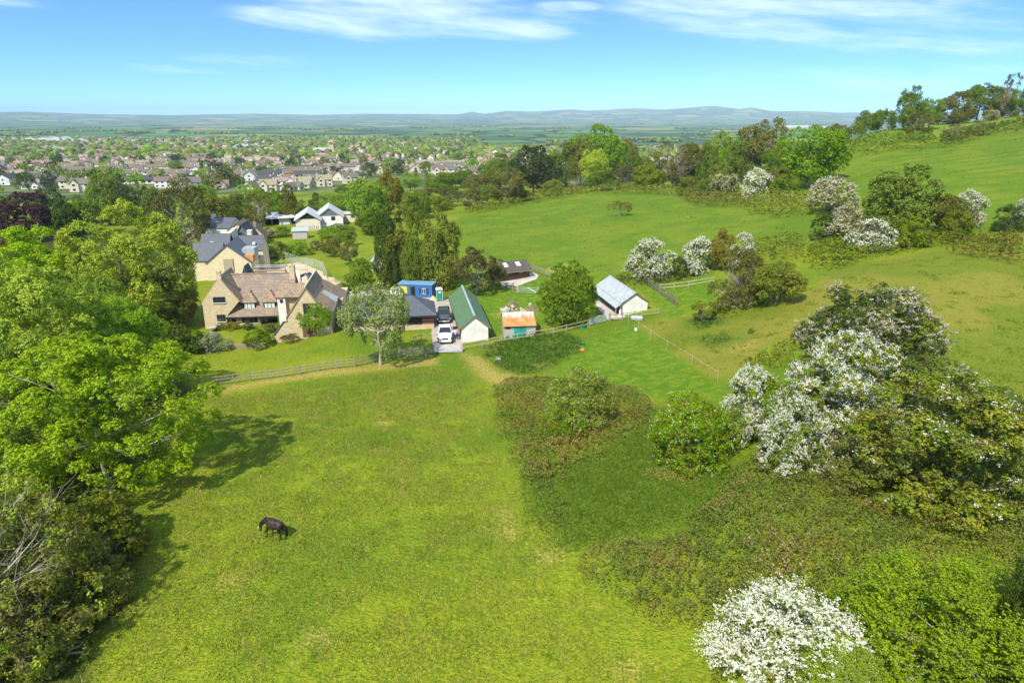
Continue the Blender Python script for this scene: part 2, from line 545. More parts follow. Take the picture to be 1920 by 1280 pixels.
def mat_ground():
    m, t = new_mat('grassland')
    pos = t.n('ShaderNodeNewGeometry').outputs['Position']
    n40 = t.attr('broad')
    n6 = t.attr('mid')
    n1 = t.noise(pos, 0.9, 2, 0.65); nf = t.noise(pos, 6.5, 1, 0.6)
    comb = t.noise(t.n('ShaderNodeMapping', {'Vector': pos, 'Rotation': (0, 0, R(24)), 'Scale': (1.0, 0.32, 1)}).outputs[0], 2.6, 2, 0.65, 0.0)
    pA, pB, pC = (0.210, 0.248, 0.0123), (0.105, 0.179, 0.0084), (0.363, 0.289, 0.0394)
    c = t.mix(t.step(t.math('ADD', t.math('MULTIPLY', n6, 0.55), t.math('MULTIPLY', n40, 0.45)), 0.28, 0.66), pB, pA)
    c = t.mix(t.math('MULTIPLY', t.step(n1, 0.52, 0.78), 0.55), c, pB)
    c = t.mix(t.math('MULTIPLY', t.step(comb, 0.55, 0.75), 0.45), c, pC)
    c = t.mix(t.math('MULTIPLY', t.step(comb, 0.46, 0.30), 0.35), c, (0.064, 0.132, 0.0065))
    dist = t.math('ADD', t.math('MULTIPLY', t.math('SUBTRACT', n6, 0.5), 3.2), t.math('MULTIPLY', t.math('SUBTRACT', n1, 0.5), 2.0))
    distl = t.math('ADD', t.math('MULTIPLY', t.math('SUBTRACT', n1, 0.5), 2.0), t.math('MULTIPLY', t.math('SUBTRACT', nf, 0.5), 1.2))

    def lay(c, name, col, soft, k=1.0, d=dist):
        f = t.step(t.math('ADD', t.attr(name), d), -soft, soft)
        return t.mix(t.math('MULTIPLY', f, k), c, col)
    und = t.math('SINE', t.n('ShaderNodeVectorMath', {0: pos, 1: (0.25, 0.72, 0)}, operation='DOT_PRODUCT').outputs['Value'])
    streak = t.noise(t.n('ShaderNodeMapping', {'Vector': pos, 'Rotation': (0, 0, R(-12)), 'Scale': (0.10, 0.75, 1)}).outputs[0], 1.0, 3, 0.7)
    fld = t.mix(t.step(n6, 0.35, 0.7), (0.109, 0.187, 0.0088), (0.156, 0.214, 0.0121))
    fld = t.mix(t.math('MULTIPLY', t.step(comb, 0.5, 0.7), 0.35), fld, (0.208, 0.232, 0.0198))
    fld = t.mix(t.math('MULTIPLY', t.step(n1, 0.45, 0.28), 0.5), fld, (0.063, 0.123, 0.0066))
    fld = t.mix(t.math('MULTIPLY', t.step(streak, 0.52, 0.72), 0.55), fld, (0.071, 0.147, 0.0066))
    fld = t.mix(t.math('MULTIPLY', t.step(streak, 0.42, 0.28), 0.5), fld, (0.211, 0.249, 0.0192))
    fld = t.mix(t.math('MULTIPLY', t.step(t.attr('furrow'), 0.0, -0.8), 0.45), fld, (0.069, 0.140, 0.0102))
    fld = t.mix(t.math('MULTIPLY', t.step(t.attr('furrow'), 0.2, 0.9), 0.25), fld, (0.196, 0.246, 0.0255))
    c = lay(c, 'field', fld, 1.2)
    pad = t.mix(t.step(n6, 0.35, 0.65), (0.144, 0.182, 0.0133), (0.219, 0.209, 0.0261))
    pad = t.mix(t.math('MULTIPLY', t.step(comb, 0.5, 0.7), 0.4), pad, (0.248, 0.223, 0.0378))
    pad = t.mix(t.math('MULTIPLY', t.step(n1, 0.44, 0.3), 0.5), pad, (0.074, 0.125, 0.0104))
    c = lay(c, 'paddock', pad, 0.5, 1.0, distl)
    lu = t.mix(t.step(n1, 0.38, 0.66), (0.090, 0.181, 0.0078), (0.164, 0.230, 0.0129))
    c = lay(c, 'lush', lu, 0.5, 1.0, distl)
    ld = t.mix(t.step(n1, 0.35, 0.68), (0.069, 0.127, 0.0090), (0.127, 0.190, 0.0148))
    c = lay(c, 'lushd', ld, 1.6, 0.85, dist)
    c = lay(c, 'crop', (0.159, 0.245, 0.0162), 1.5)
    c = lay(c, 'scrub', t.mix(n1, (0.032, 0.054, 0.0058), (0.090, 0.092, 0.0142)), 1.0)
    dt = t.mix(t.step(nf, 0.3, 0.75), (0.297, 0.205, 0.0466), (0.530, 0.391, 0.1117))
    dt = t.mix(t.math('MULTIPLY', t.step(n1, 0.5, 0.75), 0.7), dt, pA)
    c = lay(c, 'dirt', dt, 1.0, 0.72, distl)
    # grass grain
    c = t.mul(0.42, c, t.n('ShaderNodeCombineColor', {0: t.step(nf, 0.2, 0.8, 0.45, 1.5), 1: t.step(nf, 0.2, 0.8, 0.5, 1.45), 2: t.step(nf, 0.2, 0.8, 0.5, 1.5)}).outputs[0])
    h = t.math('MULTIPLY', t.noise(pos, 3.2, 2, 0.7), 0.34)
    bump = t.n('ShaderNodeBump', {'Height': h, 'Strength': 0.75, 'Distance': 1.0})
    b = t.n('ShaderNodeBsdfPrincipled', {'Base Color': c, 'Roughness': 0.9, 'Normal': bump.outputs[0]})
    b.inputs['Specular IOR Level'].default_value = 0.1
    t.out(b.outputs[0])
    return m


def mat_far():
    m, t = new_mat('farmland')
    pos = t.n('ShaderNodeNewGeometry').outputs['Position']
    n40 = t.noise(pos, 0.035, 1)
    # far away: a patchwork of fields with hedges
    sp = t.n('ShaderNodeSeparateXYZ', {0: pos})
    r = t.math('SQRT', t.math('ADD', t.math('POWER', sp.outputs[0], 2.0), t.math('POWER', sp.outputs[1], 2.0)))
    warp = t.vmath('ADD', t.n('ShaderNodeVectorMath', {0: pos, 'Scale': 1 / 330.0}, operation='SCALE').outputs['Vector'], t.n('ShaderNodeCombineXYZ', {0: t.math('MULTIPLY', n40, 0.06), 1: t.math('MULTIPLY', t.noise(pos, 0.004, 1), 0.25), 2: 0.0}).outputs[0])
    flat = t.vmath('MULTIPLY', warp, (1, 0.8, 0))
    cell = t.n('ShaderNodeTexVoronoi', {'Vector': flat, 'Scale': 1.0}, feature='F1')
    edge = t.n('ShaderNodeTexVoronoi', {'Vector': flat, 'Scale': 1.0}, feature='DISTANCE_TO_EDGE').outputs['Distance']
    rr = t.n('ShaderNodeValToRGB', {'Fac': t.n('ShaderNodeSeparateColor', {0: cell.outputs['Color']}).outputs[0]})
    cr = rr.color_ramp; cr.interpolation = 'CONSTANT'
    cols = [(0.0, (0.07, 0.15, 0.03)), (0.2, (0.12, 0.22, 0.04)), (0.42, (0.05, 0.10, 0.03)), (0.58, (0.20, 0.26, 0.07)), (0.7, (0.09, 0.19, 0.03)), (0.84, (0.30, 0.26, 0.13)), (0.91, (0.30, 0.32, 0.05)), (0.96, (0.04, 0.08, 0.03))]
    while len(cr.elements) < len(cols):
        cr.elements.new(0.5)
    for e, (p, k) in zip(cr.elements, cols):
        e.position = p; e.color = (*k, 1)
    far = t.mix(t.math('MULTIPLY', t.step(n40, 0.4, 0.65), 0.4), rr.outputs[0], (0.05, 0.11, 0.025))
    far = t.mix(t.step(t.math('ADD', edge, t.math('MULTIPLY', t.math('SUBTRACT', n40, 0.5), 0.10)), 0.07, 0.035), far, (0.018, 0.04, 0.012))
    c = t.mix(t.step(r, 1500.0, 2300.0), t.mix(t.step(n40, 0.4, 0.6), (0.06, 0.10, 0.03), (0.15, 0.17, 0.06)), far)
    b = t.n('ShaderNodeBsdfPrincipled', {'Base Color': c, 'Roughness': 0.9})
    b.inputs['Specular IOR Level'].default_value = 0.1
    t.out(b.outputs[0])
    return m


build_ground()


def build_haze():
    m, t = new_mat('valley_haze')
    pv = t.n('ShaderNodeVolumePrincipled', {'Color': (0.62, 0.80, 1.0, 1), 'Density': HAZE, 'Anisotropy': -0.25})
    t.out(None, pv.outputs[0])
    mb = MB().box(-26000, 26000, -600, 24000, -75, 310)
    tag(mb.build('haze', m), kind='stuff')


HAZE = 6.2e-5
build_haze()

# ------------------------------------------------------------------ plants: leaf materials
def mat_leaf(name, c1, c2, c3=None, trans=0.32, rough=0.55):
    """leaf colour drifts from leaf to leaf, sprig to sprig and tree to tree"""
    m, t = new_mat(name)
    isl = t.n('ShaderNodeNewGeometry').outputs['Random Per Island']
    cl = t.attr('clump')
    ob = t.n('ShaderNodeObjectInfo').outputs['Random']
    c = t.mix(t.math('ADD', t.math('MULTIPLY', cl, 0.65), t.math('MULTIPLY', isl, 0.35)), c1, c2)
    if c3:
        c = t.mix(t.step(t.math('ADD', t.math('MULTIPLY', isl, 0.5), t.math('MULTIPLY', cl, 0.5)), 0.62, 0.8), c, c3)
    hs = t.n('ShaderNodeHueSaturation', {'Hue': t.math('ADD', 0.491, t.math('MULTIPLY', ob, 0.016)), 'Saturation': t.math('ADD', 0.93, t.math('MULTIPLY', ob, 0.14)), 'Value': t.math('ADD', 0.85, t.math('MULTIPLY', t.math('FRACT', t.math('MULTIPLY', ob, 7.3)), 0.26)), 'Color': c})
    d = t.n('ShaderNodeBsdfPrincipled', {'Base Color': hs.outputs[0], 'Roughness': rough})
    d.inputs['Specular IOR Level'].default_value = 0.25
    tr = t.n('ShaderNodeBsdfTranslucent', {'Color': t.mul(1.0, hs.outputs[0], (1.25, 1.2, 0.7))})
    mx = t.n('ShaderNodeMixShader', {0: trans, 1: d.outputs[0], 2: tr.outputs[0]})
    t.out(mx.outputs[0])
    return m


LEAF = {
    'ash': mat_leaf('leaf_fresh_green', (0.214, 0.345, 0.0142), (0.395, 0.497, 0.0255)),
    'lime': mat_leaf('leaf_yellow_green', (0.242, 0.366, 0.0105), (0.436, 0.501, 0.0180)),
    'bright': mat_leaf('leaf_bright_green', (0.148, 0.291, 0.0105), (0.294, 0.422, 0.0165)),
    'mid': mat_leaf('leaf_mid_green', (0.102, 0.180, 0.0105), (0.223, 0.296, 0.0180)),
    'dark': mat_leaf('leaf_dark_green', (0.042, 0.079, 0.0075), (0.102, 0.144, 0.0142), trans=0.2),
    'yew': mat_leaf('leaf_yew', (0.029, 0.047, 0.0090), (0.078, 0.094, 0.0150), trans=0.15),
    'olive': mat_leaf('leaf_olive', (0.130, 0.149, 0.0165), (0.249, 0.252, 0.0338), (0.226, 0.191, 0.0450)),
    'brown': mat_leaf('leaf_brownish', (0.102, 0.111, 0.0180), (0.198, 0.196, 0.0360), (0.198, 0.165, 0.0488)),
    'gold': mat_leaf('leaf_golden', (0.192, 0.196, 0.0150), (0.339, 0.288, 0.0225)),
    'copper': mat_leaf('leaf_copper', (0.039, 0.018, 0.023), (0.098, 0.036, 0.044), trans=0.2),
    'maroon': mat_leaf('leaf_maroon', (0.100, 0.020, 0.030), (0.180, 0.050, 0.050), trans=0.2),
    'willow': mat_leaf('leaf_willow', (0.20, 0.29, 0.055), (0.34, 0.41, 0.12)),
    'haw': mat_leaf('leaf_hawthorn', (0.128, 0.191, 0.0128), (0.277, 0.316, 0.0210), (0.362, 0.299, 0.0277)),
    'silver': mat_leaf('leaf_silver_green', (0.195, 0.244, 0.122), (0.390, 0.439, 0.268)),
    'bramble': mat_leaf('leaf_bramble', (0.096, 0.139, 0.0135), (0.186, 0.232, 0.0240), (0.192, 0.134, 0.0338), trans=0.22),
    'brambleb': mat_leaf('leaf_bramble_brown', (0.136, 0.141, 0.0180), (0.238, 0.218, 0.0330), (0.303, 0.175, 0.0615), trans=0.22),
    'dry': mat_leaf('dry_stalks', (0.268, 0.200, 0.086), (0.412, 0.330, 0.158), trans=0.2),
    'nettle': mat_leaf('leaf_nettle', (0.054, 0.119, 0.0135), (0.134, 0.218, 0.0203), trans=0.25),
    'white': mat_leaf('blossom_white', (0.70, 0.685, 0.57), (0.87, 0.86, 0.77), trans=0.3),
    'pink': mat_leaf('blossom_pinkish', (0.52, 0.44, 0.36), (0.74, 0.66, 0.58), trans=0.3),
    'cream': mat_leaf('blossom_cream', (0.55, 0.52, 0.34), (0.74, 0.70, 0.52), trans=0.3),
    'meadow': mat_leaf('grass_meadow', (0.085, 0.149, 0.0135), (0.153, 0.211, 0.0225), trans=0.35),
    'gorse': mat_leaf('leaf_gorse_green', (0.186, 0.273, 0.0195), (0.305, 0.376, 0.0338), trans=0.3),
    'grass': mat_leaf('grass_blades', (0.122, 0.213, 0.016), (0.285, 0.336, 0.035), (0.428, 0.342, 0.090), trans=0.35),
    'lushg': mat_leaf('grass_lush', (0.130, 0.201, 0.0150), (0.215, 0.278, 0.0263), trans=0.4),
}


def mat_plain(name, c1, c2, scale=3.0, rough=0.8, bump=0.0, metal=0.0, spec=0.3, coord='Object', detail=3):
    m, t = new_mat(name)
    p = t.n('ShaderNodeTexCoord').outputs[coord]
    n = t.noise(p, scale, detail, 0.6)
    c = t.mix(t.step(n, 0.3, 0.7), c1, c2)
    b = t.n('ShaderNodeBsdfPrincipled', {'Base Color': c, 'Roughness': rough, 'Metallic': metal})
    b.inputs['Specular IOR Level'].default_value = spec
    if bump:
        t.t.links.new(t.n('ShaderNodeBump', {'Height': n, 'Strength': bump, 'Distance': 0.05}).outputs[0], b.inputs['Normal'])
    t.out(b.outputs[0])
    return m


BARK = mat_plain('bark_grey', (0.12, 0.095, 0.07), (0.26, 0.22, 0.17), 9.0, 0.95, 0.6)
BARKP = mat_plain('bark_pale', (0.30, 0.25, 0.19), (0.50, 0.44, 0.35), 8.0, 0.9, 0.5)
BARKD = mat_plain('bark_dark', (0.05, 0.04, 0.03), (0.11, 0.09, 0.07), 9.0, 0.95, 0.6)


# ------------------------------------------------------------------ plants: shapes
def nrm(a):
    return a / (np.linalg.norm(a, axis=-1, keepdims=True) + 1e-9)


def leaf_quads(P, N, L, rng, ratio=0.62, fold=0.22):
    n = len(P)
    N = nrm(N)
    A = nrm(np.cross(N, rng.normal(size=(n, 3))))
    B = np.cross(N, A)
    L = (L * (0.65 + 0.7 * rng.random(n)))[:, None] if np.ndim(L) == 0 else L[:, None]
    W = L * ratio
    V = np.stack([P - A * L / 2, P + B * W / 2 + N * L * fold, P + A * L / 2, P - B * W / 2 + N * L * fold], 1).reshape(-1, 3)
    F = np.arange(4 * n).reshape(n, 4)
    return V, F


def tubes_np(paths, sides=5):
    """list of (points (k,3), radii (k)) -> one quad mesh"""
    VV, FF, off = [], [], 0
    ang = np.arange(sides) * 2 * math.pi / sides
    for p, r in paths:
        p = np.asarray(p, float); r = np.asarray(r, float)
        d = nrm(np.gradient(p, axis=0))
        ref = np.where(np.abs(d[:, 2:3]) > 0.9, np.array([[1.0, 0, 0]]), np.array([[0, 0, 1.0]]))
        a = nrm(np.cross(d, ref)); b = np.cross(d, a)
        ring = p[:, None] + (a[:, None] * np.cos(ang)[None, :, None] + b[:, None] * np.sin(ang)[None, :, None]) * r[:, None, None]
        k = len(p)
        VV.append(ring.reshape(-1, 3))
        i = np.arange(k * sides).reshape(k, sides) + off
        j = np.roll(i, -1, axis=1)
        FF.append(np.stack([i[:-1], j[:-1], j[1:], i[1:]], -1).reshape(-1, 4))
        off += k * sides
    return np.concatenate(VV), np.concatenate(FF)


PROFILE = {
    'round': lambda t: np.sqrt(np.clip(1 - (2 * t - 1) ** 2, 0, 1)) ** 0.85,
    'egg': lambda t: np.clip(np.sin(math.pi * t ** 0.72), 0, 1) ** 0.75,
    'dome': lambda t: np.sqrt(np.clip(1 - t ** 2.2, 0, 1)) * (0.85 + 0.15 * np.clip(t * 5, 0, 1)),
    'cone': lambda t: (1 - t) ** 0.85 * (0.7 + 0.3 * np.clip(t * 8, 0, 1)) + 0.04,
    'column': lambda t: np.clip(np.sin(math.pi * np.clip(t * 0.94 + 0.05, 0, 1)), 0, 1) ** 0.45,
    'vase': lambda t: np.clip(0.35 + 0.75 * t, 0, 1) * np.sqrt(np.clip(1 - np.clip((t - 0.55) / 0.45, 0, 1) ** 2, 0, 1)),
    'umbrella': lambda t: np.sqrt(np.clip(1 - t ** 2, 0, 1)),
}


def branch_paths(rng, p, d, length, rad, depth, out, spread=0.7, up=0.15, n=3):
    k = 5
    pts = [np.array(p, float)]
    dd = np.array(d, float)
    for i in range(k - 1):
        dd = nrm(dd + rng.normal(size=3) * 0.16 + np.array([0, 0, up * 0.25]))
        pts.append(pts[-1] + dd * length / (k - 1))
    out.append((np.array(pts), np.linspace(rad, rad * 0.5, k)))
    if depth > 0:
        for i in range(n + (1 if rng.random() < 0.4 else 0)):
            s = 1 + int(rng.random() * (k - 1))
            nd = nrm(dd + rng.normal(size=3) * spread + np.array([0, 0, up]))
            branch_paths(rng, pts[s], nd, length * (0.5 + 0.25 * rng.random()), rad * 0.5 * (1 - 0.08 * s), depth - 1, out, spread, up, n)


def make_plant(seed, shape='round', h0=0.25, lobes=26, lr=0.17, sprigs=1500, per=8, leaf=0.022, sr=0.03, flat=0.8, leafmat='mid', bark=None,
               trunk=0.03, limbs=10, blossom=None, bdens=0.5, bmat='white', bleaf=None, bper=9, bare=0, droop=0.0, inner=0.15, gap=0.0, up=0.5, leafmat2=None, mix2=0.0, barkv=None, zsq=1.0, bfull=False, shoot=0.0, bshoot=0.0):
    """one plant of unit height and unit spread: dict of meshes trunk, crown, blossom"""
    rng = np.random.default_rng(seed)
    prof = PROFILE[shape]
    # lobe centres through the crown's volume
    C, LR = [], []
    tries = 0
    ga = rng.random() * 6.28
    while len(C) < lobes and tries < lobes * 60:
        tries += 1
        t = rng.random()
        rr = prof(np.array(t))
        if rng.random() > 0.25 + 0.75 * rr:
            continue
        ga += 2.39996 + rng.normal() * 0.3
        q = rr * (0.5 - lr * 0.55) * (0.78 + 0.34 * rng.random() if rng.random() > inner else rng.random() * 0.6)
        c = np.array([math.cos(ga) * q, math.sin(ga) * q, h0 + (1 - h0) * (lr * 0.5 + t * (1 - lr))])
        if C and np.min(np.linalg.norm(np.array(C) - c, axis=1)) < lr * 0.5:
            continue
        C.append(c); LR.append(lr * (0.65 + 0.7 * rng.random()) * (0.55 + 0.45 * float(rr)))
    C = np.array(C); LR = np.array(LR)
    axis_c = np.array([0, 0, h0 + (1 - h0) * 0.42])
    w = LR ** 2; w = w / w.sum()
    li = rng.choice(len(C), size=sprigs, p=w)
    d = nrm(rng.normal(size=(sprigs, 3)) + nrm(C[li] - axis_c) * 0.75 + np.array([0, 0, 0.35]))
    S = C[li] + d * (LR[li] * (0.62 + 0.42 * rng.random(sprigs)))[:, None] * np.array([1, 1, flat])
    if gap:
        keep = fbm(S[:, 0] * 9 + 50 + seed, S[:, 1] * 9 + S[:, 2] * 11 + 50, 2) > gap
        S, d, li = S[keep], d[keep], li[keep]
    ns = len(S)
    ax = nrm(d + np.array([0, 0, up]) + rng.normal(size=(ns, 3)) * 0.35)
    lobe_tint = rng.random(len(C))
    tint = np.clip(0.55 * rng.random(ns) + 0.45 * lobe_tint[li], 0, 1)
    k = per
    off = nrm(rng.normal(size=(ns, k, 3)))
    off = off - ax[:, None] * (off * ax[:, None]).sum(-1, keepdims=True) * 0.55
    P = S[:, None] + off * sr * np.sqrt(rng.random((ns, k, 1))) + ax[:, None] * sr * (rng.random((ns, k, 1)) - 0.4)
    if shoot:
        tt_ = rng.random((ns, k, 1))
        P = S[:, None] + ax[:, None] * shoot * (tt_ - 0.25) + off * sr * (1.0 - 0.65 * tt_)
    if droop:
        P[..., 2] -= droop * rng.random((ns, k)) ** 1.5
    N = ax[:, None] * 0.75 + off * 0.6 + rng.normal(size=(ns, k, 3)) * 0.4
    V, F = leaf_quads(P.reshape(-1, 3), N.reshape(-1, 3), leaf, rng, fold=0.2)
    clump = np.repeat(np.repeat(tint, k), 4)
    # trunk and limbs
    paths = []
    nt = 7
    tp = np.zeros((nt, 3)); tp[:, 2] = np.linspace(-0.04, h0 + (1 - h0) * 0.62, nt)
    tp[1:, :2] += np.cumsum(rng.normal(size=(nt - 1, 2)) * 0.012, 0)
    tr = trunk * np.linspace(1.0, 0.25, nt); tr[0] *= 1.5
    paths.append((tp, tr))
    order = np.argsort(-LR)[:limbs]
    for i in order:
        zs = max(h0 * 0.75, min(C[i][2] - 0.10 - 0.25 * np.hypot(*C[i][:2]), tp[-1][2]))
        j = np.interp(zs, tp[:, 2], np.arange(nt)); a = tp[int(j)] + (tp[min(int(j) + 1, nt - 1)] - tp[int(j)]) * (j - int(j))
        b = C[i]; m = (a + b) / 2 + np.array([0, 0, -0.02]) + rng.normal(size=3) * 0.02
        tt = np.linspace(0, 1, 5)[:, None]
        pp = (1 - tt) ** 2 * a + 2 * tt * (1 - tt) * m + tt ** 2 * b
        r0 = np.interp(zs, tp[:, 2], tr) * 0.6
        paths.append((pp, np.linspace(r0, r0 * 0.25, 5)))
        sel = np.where(li == i)[0][:5]
        for s in sel:
            paths.append((np.stack([pp[3], (pp[4] + S[s]) / 2, S[s]]), np.array([r0 * 0.3, r0 * 0.2, r0 * 0.08])))
    for b in range(bare):
        a = rng.random() * 6.28
        zs = h0 * 0.8 + rng.random() * 0.45 * (1 - h0)
        branch_paths(rng, (0, 0, zs), nrm(np.array([math.cos(a), math.sin(a), 0.5 + rng.random() * 0.5])), 0.34 * (0.8 + 0.4 * rng.random()), trunk * 0.42, 2, paths, 0.65, 0.1)
    TV, TF = tubes_np(paths, 5)
    parts = {'crown': [V, F, clump]}
    if blossom:
        pn = fbm(S[:, 0] * 5 + seed * 3.1 + 20, S[:, 1] * 5 + S[:, 2] * 4 + 20, 2)
        out = np.hypot(S[:, 0], S[:, 1]) / (0.5 * prof(np.clip((S[:, 2] - h0) / (1 - h0), 0, 1)) + 0.05) + (S[:, 2] - h0) * 0.6
        keep = (pn + 0.28 * (out - 1.1) + (0.5 if bfull else 0) > 1 - blossom) & (rng.random(ns) < bdens)
        BS, BA = S[keep], ax[keep]
        nb = len(BS)
        if nb:
            # flowers run along short shoots
            sh = nrm(BA + rng.normal(size=(nb, 3)) * 0.7)
            tpos = rng.random((nb, bper, 1))
            BP = BS[:, None] + BA[:, None] * sr * 0.5 + sh[:, None] * tpos * (bshoot or sr * 2.2) + rng.normal(size=(nb, bper, 3)) * sr * 0.28
            BV, BF = leaf_quads(BP.reshape(-1, 3), (BA[:, None] + rng.normal(size=(nb, bper, 3)) * 0.6).reshape(-1, 3), bleaf or leaf * 0.7, rng, ratio=0.9, fold=0.12)
            parts['blossom'] = [BV, BF, np.repeat(np.repeat(rng.random(nb), bper), 4)]
    # bring to unit size
    q = np.percentile(np.abs(V[:, :2]), 99.0); top = np.percentile(V[:, 2], 99.7)
    sc = np.array([0.5 / q, 0.5 / q, zsq / top])
    nm = 'plant_%d' % seed
    res = {}
    for key, (v, f, cl) in parts.items():
        res[key] = mesh_np(nm + key, v * sc, f, [LEAF[leafmat] if key == 'crown' else LEAF[bmat]], {'clump': cl})
        if key == 'crown' and leafmat2:
            me = res[key]; me.materials.append(LEAF[leafmat2])
            me.polygons.foreach_set('material_index', (np.repeat(pick2(S, seed) < mix2, k)).astype(np.int32))
    res['trunk'] = mesh_np(nm + 'trunk', TV * sc, TF, [bark or BARK], None, smooth=True)
    return res


def pick2(S, seed):
    return fbm(S[:, 0] * 11 + seed + 90, S[:, 1] * 11 + S[:, 2] * 11 + 90, 2)


